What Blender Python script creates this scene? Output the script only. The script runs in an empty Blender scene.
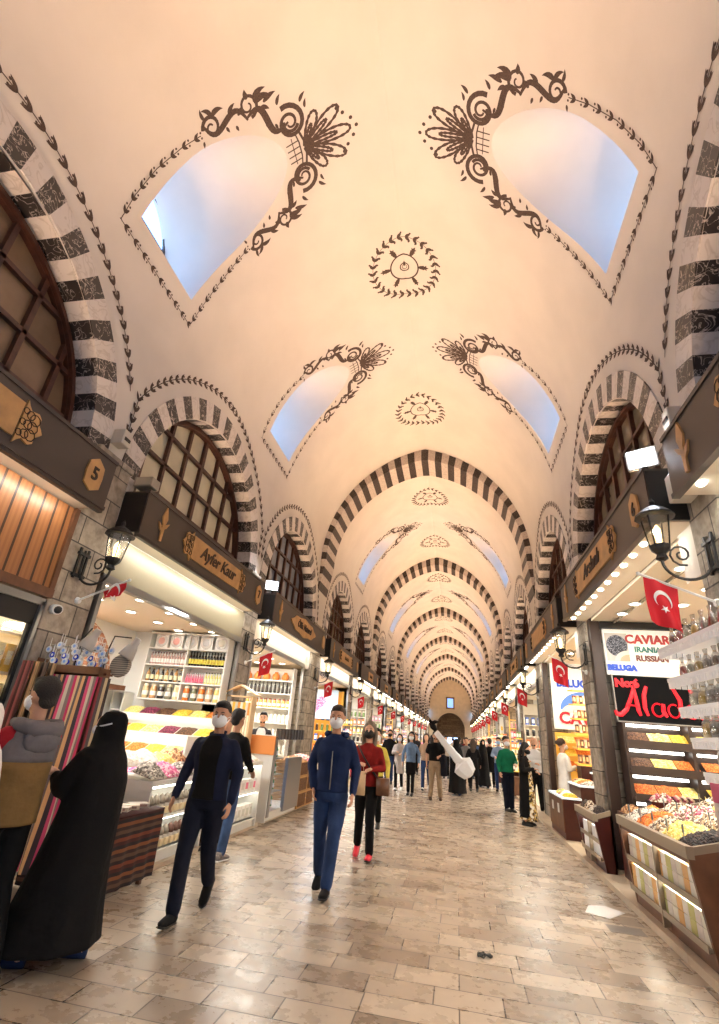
import bpy, bmesh, math, random
from math import sin, cos, pi, radians, sqrt, acos, asin, atan2, hypot
from mathutils import Vector, Matrix, Euler
random.seed(7)
SC = bpy.context.scene
COL = SC.collection

# ------------------------------------------------------------------ camera
CAM_H = 1.54
cam_data = bpy.data.cameras.new('camera')
cam_data.sensor_fit = 'VERTICAL'; cam_data.sensor_height = 36.0
cam_data.lens = 486.21 * 36.0 / 1024.0
cam_data.clip_start = 0.05; cam_data.clip_end = 400
cam = bpy.data.objects.new('camera', cam_data); COL.objects.link(cam)
_r = Vector((0.98108538, 0.17896135, 0.07378555)); _u = Vector((0.00808155, -0.41870653, 0.90808564)); _w = Vector((-0.19340672, 0.89031325, 0.41223314))
cam.matrix_world = Matrix(((_r.x, _u.x, -_w.x, 0), (_r.y, _u.y, -_w.y, 0), (_r.z, _u.z, -_w.z, CAM_H), (0, 0, 0, 1)))
SC.camera = cam

# ------------------------------------------------------------------ sky, exposure
world = bpy.data.worlds.new('sky'); SC.world = world; world.use_nodes = True
wn = world.node_tree.nodes; wl = world.node_tree.links
bg = wn['Background']
tc = wn.new('ShaderNodeTexCoord'); sep = wn.new('ShaderNodeSeparateXYZ'); rmp = wn.new('ShaderNodeValToRGB')
wl.new(tc.outputs['Generated'], sep.inputs[0]); wl.new(sep.outputs['Z'], rmp.inputs[0]); wl.new(rmp.outputs[0], bg.inputs[0])
rmp.color_ramp.elements[0].color = (0.36, 0.60, 1.0, 1); rmp.color_ramp.elements[1].color = (0.16, 0.38, 1.0, 1)
bg.inputs[1].default_value = 5.0
SC.view_settings.view_transform = 'Standard'; SC.view_settings.look = 'None'
SC.view_settings.gamma = 1.0; SC.view_settings.use_curve_mapping = False
SC.view_settings.exposure = 0.18
SC.cycles.use_denoising = True
SC.cycles.max_bounces = 7; SC.cycles.diffuse_bounces = 4; SC.cycles.glossy_bounces = 3; SC.cycles.transparent_max_bounces = 8
SC.cycles.sample_clamp_indirect = 6.0
SC.cycles.use_light_tree = True
UPLIGHT = 15.0       # warm cornice uplights, W per metre of fascia
SHOP_LIGHT = 62.0    # shop ceiling lights, W each
LED_LIGHT = 4.0      # strips under the shop signs, W per metre

# ------------------------------------------------------------------ hall dimensions (metres)
XC, HW = -0.97, 3.12
XL, XR = XC - HW, XC + HW
ZC, AP = 6.34, 10.19          # springing and crown of the vault
VR = (HW * HW + (AP - ZC) ** 2) / (2 * HW); OFF = VR - HW; TA = acos(OFF / VR); SMAX = TA * VR
def wallx(side, d=0.0):       # side -1 left, +1 right; d is depth behind the wall face (negative: towards the aisle)
    return XC + side * (HW + d)

# ------------------------------------------------------------------ mesh builder
def srgb(c):
    return tuple(((v / 255) / 12.92 if v / 255 <= 0.04045 else ((v / 255 + 0.055) / 1.055) ** 2.4) for v in c)

class MB:
    def __init__(s): s.v = []; s.f = []; s.m = []; s.mi = 0
    def add(s, vs, fs, mi=None):
        o = len(s.v); s.v.extend([tuple(p) for p in vs])
        for f in fs: s.f.append([i + o for i in f]); s.m.append(s.mi if mi is None else mi)
        return s
    def box(s, x0, x1, y0, y1, z0, z1, mi=None, M=None):
        if x0 > x1: x0, x1 = x1, x0
        if y0 > y1: y0, y1 = y1, y0
        if z0 > z1: z0, z1 = z1, z0
        vs = [Vector(p) for p in ((x0,y0,z0),(x1,y0,z0),(x1,y1,z0),(x0,y1,z0),(x0,y0,z1),(x1,y0,z1),(x1,y1,z1),(x0,y1,z1))]
        if M is not None: vs = [M @ v for v in vs]
        return s.add(vs, [(0,3,2,1),(4,5,6,7),(0,1,5,4),(1,2,6,5),(2,3,7,6),(3,0,4,7)], mi)
    def hexa(s, b, t, mi=None):      # bottom quad, top quad
        return s.add(list(b) + list(t), [(3,2,1,0),(4,5,6,7),(0,1,5,4),(1,2,6,5),(2,3,7,6),(3,0,4,7)], mi)
    def prism(s, poly, off, mi=None):
        n = len(poly); off = Vector(off); a = [Vector(p) for p in poly]; b = [p + off for p in a]
        return s.add(a + b, [tuple(range(n))[::-1], tuple(range(n, 2*n))] + [(i, (i+1) % n, n + (i+1) % n, n + i) for i in range(n)], mi)
    def loft(s, cs, rs, n=10, lat=None, mi=None, caps=True):
        cs = [Vector(c) for c in cs]; k = len(cs); rings = []; up = Vector(lat) if lat else None
        for i, c in enumerate(cs):
            t = (cs[min(i+1, k-1)] - cs[max(i-1, 0)])
            t = t.normalized() if t.length > 1e-9 else Vector((0,0,1))
            if up is None: up = Vector((1,0,0)) if abs(t.x) < 0.9 else Vector((0,1,0))
            a = up - t * up.dot(t)
            if a.length < 1e-6: a = t.orthogonal()
            a.normalize(); b = t.cross(a)
            if not lat: up = a
            r = rs[i] if isinstance(rs, (list, tuple)) else rs
            ra, rb = r if isinstance(r, (list, tuple)) else (r, r)
            rings.append([c + a * ra * cos(2*pi*j/n) + b * rb * sin(2*pi*j/n) for j in range(n)])
        vs = [p for r in rings for p in r]; fs = []
        for i in range(k-1):
            for j in range(n):
                fs.append((i*n+j, i*n+(j+1) % n, (i+1)*n+(j+1) % n, (i+1)*n+j))
        if caps: fs.append(tuple(range(n))[::-1]); fs.append(tuple((k-1)*n+j for j in range(n)))
        return s.add(vs, fs, mi)
    def tube(s, pts, r, n=8, mi=None): return s.loft(pts, r, n, None, mi)
    def cyl(s, a, b, r, n=12, mi=None, r2=None): return s.loft([a, b], [r, r if r2 is None else r2], n, None, mi)
    def lathe(s, prof, o=(0,0,0), n=16, mi=None, M=None):
        vs = []; k = len(prof)
        for (r, z) in prof:
            for j in range(n): vs.append(Vector((max(r, 1e-4)*cos(2*pi*j/n), max(r, 1e-4)*sin(2*pi*j/n), z)))
        if M is not None: vs = [M @ v for v in vs]
        vs = [v + Vector(o) for v in vs]
        fs = [(i*n+j, i*n+(j+1) % n, (i+1)*n+(j+1) % n, (i+1)*n+j) for i in range(k-1) for j in range(n)]
        fs.append(tuple(range(n))[::-1]); fs.append(tuple((k-1)*n+j for j in range(n)))
        return s.add(vs, fs, mi)
    def ball(s, c, r, n=12, mi=None, M=None):
        rx, ry, rz = (r, r, r) if not isinstance(r, (list, tuple)) else r
        m = max(4, n // 2); vs = [Vector((0,0,-rz))]
        for i in range(1, m):
            t = -pi/2 + pi*i/m
            for j in range(n): vs.append(Vector((rx*cos(t)*cos(2*pi*j/n), ry*cos(t)*sin(2*pi*j/n), rz*sin(t))))
        vs.append(Vector((0,0,rz)))
        if M is not None: vs = [M @ v for v in vs]
        vs = [v + Vector(c) for v in vs]
        fs = [(0, 1+(j+1) % n, 1+j) for j in range(n)]
        for i in range(m-2):
            for j in range(n): fs.append((1+i*n+j, 1+i*n+(j+1) % n, 1+(i+1)*n+(j+1) % n, 1+(i+1)*n+j))
        l = 1+(m-2)*n; fs += [(l+j, l+(j+1) % n, len(vs)-1) for j in range(n)]
        return s.add(vs, fs, mi)
    def grid(s, fn, us, vs_, mi=None):
        n = len(vs_); P = [fn(u, v) for u in us for v in vs_]
        return s.add(P, [(i*n+j, i*n+j+1, (i+1)*n+j+1, (i+1)*n+j) for i in range(len(us)-1) for j in range(n-1)], mi)
    def build(s, name, mats, parent=None, smooth=False, world=True, remesh=None, bevel=None, remesh_it=3):
        me = bpy.data.meshes.new(name)
        off = parent.matrix_world.translation if (parent is not None and world) else Vector((0,0,0))
        if parent is not None and world:
            t = Vector((0,0,0)); q = parent
            while q: t = t + Vector(q.location); q = q.parent
            off = t
        me.from_pydata([(x-off.x, y-off.y, z-off.z) for x, y, z in s.v], [], s.f)
        mats = mats if isinstance(mats, (list, tuple)) else [mats]
        for m in mats: me.materials.append(m)
        for p, i in zip(me.polygons, s.m): p.material_index = min(i, len(mats)-1); p.use_smooth = smooth
        me.update()
        o = bpy.data.objects.new(name, me); COL.objects.link(o)
        if parent is not None: o.parent = parent
        if remesh or bevel:
            if remesh:
                md = o.modifiers.new('r', 'REMESH'); md.mode = 'VOXEL'; md.voxel_size = remesh; md.use_smooth_shade = True
                sm = o.modifiers.new('s', 'SMOOTH'); sm.factor = 0.5; sm.iterations = remesh_it
            if bevel:
                bv = o.modifiers.new('b', 'BEVEL'); bv.width = bevel; bv.segments = 2; bv.limit_method = 'ANGLE'
            dg = bpy.context.evaluated_depsgraph_get()
            nm = bpy.data.meshes.new_from_object(o.evaluated_get(dg), depsgraph=dg)
            o.modifiers.clear(); o.data = nm; nm.name = name
            if not nm.materials: nm.materials.append(mats[0])
            for p in nm.polygons: p.use_smooth = smooth
        return o

def thing(name, label, cat, loc=(0,0,0), group=None, rz=0.0):
    o = bpy.data.objects.new(name, None); COL.objects.link(o); o.empty_display_size = 0.1
    o.location = loc; o.rotation_euler = (0, 0, rz)
    o['label'] = label; o['category'] = cat
    if group: o['group'] = group
    return o
def tag(o, label, cat, group=None, kind=None):
    o['label'] = label; o['category'] = cat
    if group: o['group'] = group
    if kind: o['kind'] = kind
    return o
def struct(o): o['kind'] = 'structure'; return o
def dup(root, loc, label=None, group=None, rz=None, scale=None):
    def rec(o, par):
        c = o.copy(); COL.objects.link(c); c.parent = par
        for ch in o.children: rec(ch, c)
        return c
    c = rec(root, None); c.location = loc
    if rz is not None: c.rotation_euler = (0, 0, rz)
    if scale: c.scale = scale if isinstance(scale, tuple) else (scale,)*3
    if label: c['label'] = label
    if group: c['group'] = group
    return c

def text_mb(txt, size, depth=0.01, shear=0.0, offset=0.0, spacing=1.0, align='CENTER'):
    cu = bpy.data.curves.new('t', 'FONT'); cu.body = txt; cu.size = size; cu.extrude = depth/2; cu.shear = shear
    cu.offset = offset; cu.space_character = spacing; cu.align_x = align; cu.align_y = 'CENTER'; cu.resolution_u = 3
    o = bpy.data.objects.new('t', cu); COL.objects.link(o)
    dg = bpy.context.evaluated_depsgraph_get(); me = bpy.data.meshes.new_from_object(o.evaluated_get(dg), depsgraph=dg)
    vs = [v.co.copy() for v in me.vertices]; fs = [tuple(p.vertices) for p in me.polygons]
    bpy.data.objects.remove(o); bpy.data.meshes.remove(me); bpy.data.curves.remove(cu)
    return vs, fs
def put_text(mb, txt, size, origin, ex, ez, depth=0.01, **k):   # ex: reading direction, ez: up
    vs, fs = text_mb(txt, size, depth, **k); ex = Vector(ex); ez = Vector(ez); en = ex.cross(ez); o = Vector(origin)
    mb.add([o + ex*v.x + ez*v.y + en*v.z for v in vs], fs)

ORD = ['first','second','third','fourth','fifth','sixth','seventh','eighth','ninth','tenth','eleventh','twelfth','thirteenth','fourteenth','fifteenth','sixteenth']

# ------------------------------------------------------------------ materials
_M = {}
def mat(name, c, rough=0.6, metal=0.0, var=0.0, vscale=8.0, bump=0.0, bscale=40.0, emit=None, es=1.0, spec=0.5, alpha=None, c2=None, coat=0.0):
    if name in _M: return _M[name]
    m = bpy.data.materials.new(name); m.use_nodes = True; nt = m.node_tree; b = nt.nodes['Principled BSDF']
    col = srgb(c); b.inputs['Base Color'].default_value = (*col, 1); b.inputs['Roughness'].default_value = rough
    b.inputs['Metallic'].default_value = metal; b.inputs['Specular IOR Level'].default_value = spec
    if coat: b.inputs['Coat Weight'].default_value = coat; b.inputs['Coat Roughness'].default_value = 0.1
    if var or bump or c2:
        t = nt.nodes.new('ShaderNodeTexCoord')
        if var or c2:
            n = nt.nodes.new('ShaderNodeTexNoise'); n.inputs['Scale'].default_value = vscale; n.inputs['Detail'].default_value = 4
            nt.links.new(t.outputs['Object'], n.inputs['Vector'])
            r = nt.nodes.new('ShaderNodeValToRGB'); r.color_ramp.elements[0].position = 0.35; r.color_ramp.elements[1].position = 0.65
            a = srgb(c2) if c2 else tuple(v*(1-var) for v in col); bcol = col if c2 else tuple(min(1, v*(1+var*0.5)) for v in col)
            r.color_ramp.elements[0].color = (*a, 1); r.color_ramp.elements[1].color = (*bcol, 1)
            nt.links.new(n.outputs['Fac'], r.inputs[0]); nt.links.new(r.outputs[0], b.inputs['Base Color'])
        if bump:
            n2 = nt.nodes.new('ShaderNodeTexNoise'); n2.inputs['Scale'].default_value = bscale; n2.inputs['Detail'].default_value = 3
            nt.links.new(t.outputs['Object'], n2.inputs['Vector'])
            bu = nt.nodes.new('ShaderNodeBump'); bu.inputs['Strength'].default_value = bump; bu.inputs['Distance'].default_value = 0.02
            nt.links.new(n2.outputs['Fac'], bu.inputs['Height']); nt.links.new(bu.outputs[0], b.inputs['Normal'])
    if emit: b.inputs['Emission Color'].default_value = (*srgb(emit), 1); b.inputs['Emission Strength'].default_value = es
    if alpha is not None: b.inputs['Alpha'].default_value = alpha
    _M[name] = m; return m

def ramp_mat(name, cols, scale=30.0, rough=0.7, kind='voronoi', bump=0.6, stretch=(1,1,1)):
    """speckled goods: random colour per cell"""
    if name in _M: return _M[name]
    m = bpy.data.materials.new(name); m.use_nodes = True; nt = m.node_tree; b = nt.nodes['Principled BSDF']
    t = nt.nodes.new('ShaderNodeTexCoord'); mp = nt.nodes.new('ShaderNodeMapping'); mp.inputs['Scale'].default_value = stretch
    nt.links.new(t.outputs['Object'], mp.inputs[0])
    v = nt.nodes.new('ShaderNodeTexVoronoi'); v.inputs['Scale'].default_value = scale; nt.links.new(mp.outputs[0], v.inputs['Vector'])
    s = nt.nodes.new('ShaderNodeSeparateColor'); nt.links.new(v.outputs['Color'], s.inputs[0])
    r = nt.nodes.new('ShaderNodeValToRGB'); r.color_ramp.interpolation = 'CONSTANT'
    while len(r.color_ramp.elements) < len(cols): r.color_ramp.elements.new(0.5)
    for i, c in enumerate(cols): r.color_ramp.elements[i].position = i/len(cols); r.color_ramp.elements[i].color = (*srgb(c), 1)
    nt.links.new(s.outputs[0], r.inputs[0]); nt.links.new(r.outputs[0], b.inputs['Base Color']); b.inputs['Roughness'].default_value = rough
    if bump:
        bu = nt.nodes.new('ShaderNodeBump'); bu.inputs['Strength'].default_value = bump; bu.inputs['Distance'].default_value = 0.02; bu.invert = True
        nt.links.new(v.outputs['Distance'], bu.inputs['Height']); nt.links.new(bu.outputs[0], b.inputs['Normal'])
    _M[name] = m; return m

def stripe_mat(name, cols, scale, axis='Y', rough=0.85, wob=0.0):
    if name in _M: return _M[name]
    m = bpy.data.materials.new(name); m.use_nodes = True; nt = m.node_tree; b = nt.nodes['Principled BSDF']
    t = nt.nodes.new('ShaderNodeTexCoord'); s = nt.nodes.new('ShaderNodeSeparateXYZ'); nt.links.new(t.outputs['Object'], s.inputs[0])
    mu = nt.nodes.new('ShaderNodeMath'); mu.operation = 'MULTIPLY'; mu.inputs[1].default_value = scale; nt.links.new(s.outputs[axis], mu.inputs[0])
    fr = nt.nodes.new('ShaderNodeMath'); fr.operation = 'FRACT'; nt.links.new(mu.outputs[0], fr.inputs[0])
    r = nt.nodes.new('ShaderNodeValToRGB'); r.color_ramp.interpolation = 'CONSTANT'
    while len(r.color_ramp.elements) < len(cols): r.color_ramp.elements.new(0.5)
    for i, c in enumerate(cols): r.color_ramp.elements[i].position = i/len(cols); r.color_ramp.elements[i].color = (*srgb(c), 1)
    nt.links.new(fr.outputs[0], r.inputs[0]); nt.links.new(r.outputs[0], b.inputs['Base Color']); b.inputs['Roughness'].default_value = rough
    _M[name] = m; return m

def marble_mat(name, base, vein, rough=0.35, scale=7.0, w=0.03):
    if name in _M: return _M[name]
    m = bpy.data.materials.new(name); m.use_nodes = True; nt = m.node_tree; b = nt.nodes['Principled BSDF']
    t = nt.nodes.new('ShaderNodeTexCoord')
    n = nt.nodes.new('ShaderNodeTexNoise'); n.inputs['Scale'].default_value = scale; n.inputs['Detail'].default_value = 3; n.inputs['Distortion'].default_value = 1.2
    nt.links.new(t.outputs['Object'], n.inputs['Vector'])
    a = nt.nodes.new('ShaderNodeMath'); a.operation = 'SUBTRACT'; a.inputs[1].default_value = 0.5; nt.links.new(n.outputs['Fac'], a.inputs[0])
    ab = nt.nodes.new('ShaderNodeMath'); ab.operation = 'ABSOLUTE'; nt.links.new(a.outputs[0], ab.inputs[0])
    r = nt.nodes.new('ShaderNodeValToRGB'); r.color_ramp.elements[0].position = 0.0; r.color_ramp.elements[1].position = w
    r.color_ramp.elements[0].color = (*srgb(vein), 1); r.color_ramp.elements[1].color = (*srgb(base), 1)
    nt.links.new(ab.outputs[0], r.inputs[0]); nt.links.new(r.outputs[0], b.inputs['Base Color']); b.inputs['Roughness'].default_value = rough
    _M[name] = m; return m

PLASTER = mat('vault_plaster', (220, 212, 203), 0.85, var=0.05, vscale=1.2, bump=0.06, bscale=12)
PAINT = mat('stencil_paint', (66, 52, 46), 0.8, c2=(88, 70, 60), vscale=60)
DARKM = marble_mat('dark_marble', (42, 37, 36), (196, 186, 178), 0.4, 8.0, 0.022)
LIGHTM = marble_mat('light_marble', (216, 208, 202), (196, 186, 178), 0.45, 5.0, 0.05)
DARKP = marble_mat('dark_voussoir', (46, 36, 33), (96, 84, 78), 0.5, 14.0, 0.03)
LIGHTP = marble_mat('pale_voussoir', (204, 192, 182), (176, 160, 150), 0.5, 10.0, 0.06)
TIMBER = mat('window_timber', (74, 40, 27), 0.5, var=0.3, vscale=12)
FASCIA = mat('fascia_board', (66, 56, 51), 0.45, var=0.05, vscale=3)
BLACKB = mat('black_metal', (22, 20, 20), 0.5)
PLY = mat('plywood', (196, 152, 98), 0.5, var=0.18, vscale=6)
CARVE = mat('carved_lines', (52, 34, 24), 0.6)
WHITE = mat('white_laminate', (232, 230, 224), 0.35)
CREAM = mat('cream_wall', (228, 216, 196), 0.7)
STEEL = mat('brushed_steel', (150, 148, 146), 0.3, metal=0.8)
REDFLAG = mat('flag_red', (196, 16, 34), 0.7)
WHITEP = mat('white_paint', (240, 240, 238), 0.5)
LED = mat('led_lamp', (255, 255, 250), 0.4, emit=(255, 250, 235), es=14)
BULB = mat('warm_bulb', (255, 240, 200), 0.4, emit=(255, 226, 160), es=6)
DOWN = mat('downlight_glow', (255, 255, 250), 0.4, emit=(255, 248, 230), es=9)
BROWNW = mat('brown_wood', (104, 66, 42), 0.45, var=0.25, vscale=9)
DARKW = mat('dark_red_wood', (70, 26, 20), 0.35, var=0.15, vscale=6)

def glass_mat(name, tint=(255,255,255), fac=0.12, rough=0.03):
    if name in _M: return _M[name]
    m = bpy.data.materials.new(name); m.use_nodes = True; nt = m.node_tree; nt.nodes.clear()
    o = nt.nodes.new('ShaderNodeOutputMaterial'); x = nt.nodes.new('ShaderNodeMixShader'); t = nt.nodes.new('ShaderNodeBsdfTransparent'); g = nt.nodes.new('ShaderNodeBsdfGlossy')
    t.inputs[0].default_value = (*srgb(tint), 1); g.inputs['Roughness'].default_value = rough
    x.inputs[0].default_value = fac; nt.links.new(t.outputs[0], x.inputs[1]); nt.links.new(g.outputs[0], x.inputs[2]); nt.links.new(x.outputs[0], o.inputs[0])
    _M[name] = m; return m
GLASS = glass_mat('clear_glass')
PANE = mat('old_window_pane', (150, 138, 116), 0.12, var=0.35, vscale=2.0, spec=0.8, coat=0.6)

def stone_mat(name, c1, c2, mortar, sx, sz, rough=0.8, axis='YZ'):
    if name in _M: return _M[name]
    m = bpy.data.materials.new(name); m.use_nodes = True; nt = m.node_tree; b = nt.nodes['Principled BSDF']
    t = nt.nodes.new('ShaderNodeTexCoord'); s = nt.nodes.new('ShaderNodeSeparateXYZ'); nt.links.new(t.outputs['Object'], s.inputs[0])
    c = nt.nodes.new('ShaderNodeCombineXYZ'); ad = nt.nodes.new('ShaderNodeMath'); nt.links.new(s.outputs['X'], ad.inputs[0]); nt.links.new(s.outputs['Y'], ad.inputs[1])
    nt.links.new(ad.outputs[0], c.inputs[0]); nt.links.new(s.outputs['Z'], c.inputs[1])
    br = nt.nodes.new('ShaderNodeTexBrick'); nt.links.new(c.outputs[0], br.inputs['Vector'])
    br.inputs['Color1'].default_value = (*srgb(c1), 1); br.inputs['Color2'].default_value = (*srgb(c2), 1); br.inputs['Mortar'].default_value = (*srgb(mortar), 1)
    br.inputs['Scale'].default_value = 1.0; br.inputs['Brick Width'].default_value = sx; br.inputs['Row Height'].default_value = sz; br.inputs['Mortar Size'].default_value = 0.008
    n = nt.nodes.new('ShaderNodeTexNoise'); n.inputs['Scale'].default_value = 9; n.inputs['Detail'].default_value = 6; nt.links.new(t.outputs['Object'], n.inputs['Vector'])
    mx = nt.nodes.new('ShaderNodeMix'); mx.data_type = 'RGBA'; mx.blend_type = 'MULTIPLY'; mx.inputs[0].default_value = 0.75
    rr = nt.nodes.new('ShaderNodeValToRGB'); rr.color_ramp.elements[0].position = 0.3; rr.color_ramp.elements[0].color = (0.35,0.33,0.31,1); rr.color_ramp.elements[1].position = 0.62
    nt.links.new(n.outputs['Fac'], rr.inputs[0]); nt.links.new(br.outputs['Color'], mx.inputs[6]); nt.links.new(rr.outputs[0], mx.inputs[7])
    nt.links.new(mx.outputs[2], b.inputs['Base Color']); b.inputs['Roughness'].default_value = rough
    bu = nt.nodes.new('ShaderNodeBump'); bu.inputs['Strength'].default_value = 0.7; bu.inputs['Distance'].default_value = 0.03
    nt.links.new(n.outputs['Fac'], bu.inputs['Height']); nt.links.new(bu.outputs[0], b.inputs['Normal'])
    _M[name] = m; return m
STONE = stone_mat('pier_stone', (196, 184, 166), (150, 140, 128), (90, 84, 78), 0.55, 0.32)
BRICKN = stone_mat('niche_brick', (196, 140, 100), (158, 104, 78), (214, 200, 184), 0.22, 0.085)

def floor_mat():
    m = bpy.data.materials.new('marble_paving'); m.use_nodes = True; nt = m.node_tree; b = nt.nodes['Principled BSDF']; L = nt.links.new
    t = nt.nodes.new('ShaderNodeTexCoord')
    nz = nt.nodes.new('ShaderNodeTexNoise'); nz.inputs['Scale'].default_value = 1.3; L(t.outputs['Object'], nz.inputs['Vector'])
    br = nt.nodes.new('ShaderNodeTexBrick'); L(t.outputs['Object'], br.inputs['Vector'])
    br.inputs['Color1'].default_value = (*srgb((200,184,164)),1); br.inputs['Color2'].default_value = (*srgb((140,124,108)),1); br.inputs['Mortar'].default_value = (*srgb((78,66,56)),1)
    br.inputs['Scale'].default_value = 1.0; br.inputs['Brick Width'].default_value = 0.45; br.inputs['Row Height'].default_value = 0.26
    br.inputs['Mortar Size'].default_value = 0.006; br.inputs['Mortar Smooth'].default_value = 0.4; br.inputs['Bias'].default_value = 0.0
    br.offset = 0.37; br.offset_frequency = 2; br.squash = 1.35; br.squash_frequency = 3
    n = nt.nodes.new('ShaderNodeTexNoise'); n.inputs['Scale'].default_value = 5; n.inputs['Detail'].default_value = 7; n.inputs['Roughness'].default_value = 0.65; L(t.outputs['Object'], n.inputs['Vector'])
    rr = nt.nodes.new('ShaderNodeValToRGB'); rr.color_ramp.elements[0].position = 0.2; rr.color_ramp.elements[0].color = (0.5,0.46,0.42,1); rr.color_ramp.elements[1].position = 0.72; L(n.outputs['Fac'], rr.inputs[0])
    mx = nt.nodes.new('ShaderNodeMix'); mx.data_type = 'RGBA'; mx.blend_type = 'MULTIPLY'; mx.inputs[0].default_value = 0.6
    L(br.outputs['Color'], mx.inputs[6]); L(rr.outputs[0], mx.inputs[7]); L(mx.outputs[2], b.inputs['Base Color'])
    r2 = nt.nodes.new('ShaderNodeMapRange'); r2.inputs['From Min'].default_value = 0.3; r2.inputs['From Max'].default_value = 0.7; r2.inputs['To Min'].default_value = 0.20; r2.inputs['To Max'].default_value = 0.38
    L(n.outputs['Fac'], r2.inputs[0]); L(r2.outputs[0], b.inputs['Roughness'])
    bu = nt.nodes.new('ShaderNodeBump'); bu.inputs['Strength'].default_value = 0.35; bu.inputs['Distance'].default_value = 0.01; bu.invert = True
    L(br.outputs['Fac'], bu.inputs['Height'])
    b2 = nt.nodes.new('ShaderNodeBump'); b2.inputs['Strength'].default_value = 0.05; b2.inputs['Distance'].default_value = 0.02; L(nz.outputs['Fac'], b2.inputs['Height']); L(bu.outputs[0], b2.inputs['Normal']); L(b2.outputs[0], b.inputs['Normal'])
    return m
FLOOR = floor_mat()
# ------------------------------------------------------------------ vault, walls, floor
def surf(side, s, y, off=0.0):
    """point on the hall lining: s = arc length from the crown down the side, off = distance into the room"""
    if s < SMAX:
        th = TA - s / VR; r = VR - off
        if s < 0.0: th = TA
        return Vector((XC - side * OFF + side * r * cos(th), y, ZC + r * sin(th)))
    return Vector((XC + side * (HW - off), y, ZC - (s - SMAX)))
def s_of_z(z):
    return SMAX - (z - ZC) if z < ZC else VR * (TA - asin(min(1, (z - ZC) / VR)))

ARCH_C = [2.10, 6.85, 11.60]                 # centres of the shop bays along the hall
RIBS = [13.80 + 10.62 * k for k in range(7)]
for k in range(6):
    c = (RIBS[k] + 1.05 + RIBS[k+1]) / 2; ARCH_C += [c - 2.38, c + 2.38]
WIN_C = [4.22, 9.02] + [(RIBS[k] + 1.05 + RIBS[k+1]) / 2 for k in range(6)]
ROS_C = [6.85, 11.60] + [c for c in ARCH_C[3:13]]
def wshift(c, side): return (-.06 if side < 0 else .19) if abs(c - 4.22) < .01 else 0.0
HB = 1.15
YB, YE = -5.0, RIBS[6] + 1.0
DS = SMAX / 24

def outline(n):     # vault window outline, (s, b) points; starts at base -b corner
    sb = s_of_z(7.37)
    return sb
def win_pt(t):      # t in [0,4): 0-1 base edge, 1-2 right side, 2-3 top, 3-4 left side
    HWW = 0.66; zb = 7.38; zt = 9.50; zk = 8.45
    def z_b(z): return (s_of_z(z), )
    if t < 1: return s_of_z(zb), -HWW + 2 * HWW * t
    def right(q):   # q 0..1 from base up to crown
        if q < 0.42:
            z = zb + (zk - zb) * q / 0.42; b = HWW + 0.05 * sin(pi * q / 0.84)
        else:
            a = (q - 0.42) / 0.58 * pi / 2; z = zk + (zt - zk) * sin(a); b = (HWW + 0.05) * cos(a)
        return s_of_z(z), b
    if t < 2: return right((t - 1) * 0.8)
    if t < 2.5: return right(0.8 + (t - 2) * 2 * 0.2)
    if t < 3: s, b = right(1.0 - (t - 2.5) * 2 * 0.2); return s, -b
    s, b = right(0.8 * (1 - (t - 3))); return s, -b

ceil_n = 0
def vault_piece(y0, y1, wins):
    mb = MB(); sh = MB()
    ys = [y0]; 
    for c in wins:
        ys += [c - HB, c + HB]
    ys.append(y1); s_lines = [i * DS for i in range(25)]
    for side in (-1, 1):
        for i in range(0, len(ys) - 1):
            a, b = ys[i], ys[i + 1]; hole = (i % 2 == 1) and len(wins) > 0
            n = 8 if hole else max(2, int((b - a) / 0.5)); yy = [a + (b - a) * j / n for j in range(n + 1)]
            if not hole: mb.grid(lambda s, y: surf(side, s, y), s_lines, yy)
            else:
                i0, i1 = 6, 21
                mb.grid(lambda s, y: surf(side, s, y), s_lines[:i0 + 1], yy); mb.grid(lambda s, y: surf(side, s, y), s_lines[i1:], yy)
                c = (a + b) / 2; per = []
                for j in range(8): per.append((s_lines[i1], 2*HB * j / 8 - HB, j / 8))
                m = i1 - i0
                for j in range(m): per.append((s_lines[i1 - j], HB, 1 + j / m))
                for j in range(8): per.append((s_lines[i0], HB - 2*HB * j / 8, 2 + j / 8))
                for j in range(m): per.append((s_lines[i0 + j], -HB, 3 + j / m))
                rings = []; K = 5
                for (s, bb, t) in per:
                    so, bo = win_pt(t); bo += wshift(c, side)
                    rings.append([surf(side, s + (so - s) * k / K, c + bb + (bo - bb) * k / K) for k in range(K + 1)])
                P = [p for r in rings for p in r]; N = len(per)
                mb.add(P, [(q * (K+1) + k, ((q+1) % N) * (K+1) + k, ((q+1) % N) * (K+1) + k + 1, q * (K+1) + k + 1) for q in range(N) for k in range(K)])
                # light shaft: horizontal prism outwards
                ends = []
                for r in rings:
                    p = r[-1]; xo = XC + side * (HW + 0.75)
                    cw = c + wshift(c, side); ends.append([Vector((p.x + (xo - p.x) * q / 6, cw + (p.y - cw) * (1 + 0.10 * q / 6), p.z - 0.10 * q / 6 * (p.z - 7.38))) for q in range(7)])
                P = [p for r in ends for p in r]
                sh.add(P, [(q*7+k, q*7+k+1, ((q+1) % N)*7+k+1, ((q+1) % N)*7+k) for q in range(N) for k in range(6)])
    o = struct(mb.build('ceiling', PLASTER, smooth=True))
    if sh.v: sh.build('window_reveal', PLASTER, parent=o, smooth=True)
    return o

vault_piece(YB, RIBS[0] + 1.05, WIN_C[:2])
for k in range(6): vault_piece(RIBS[k] + 1.05, RIBS[k+1] + 1.05, [WIN_C[2 + k]])

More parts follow.
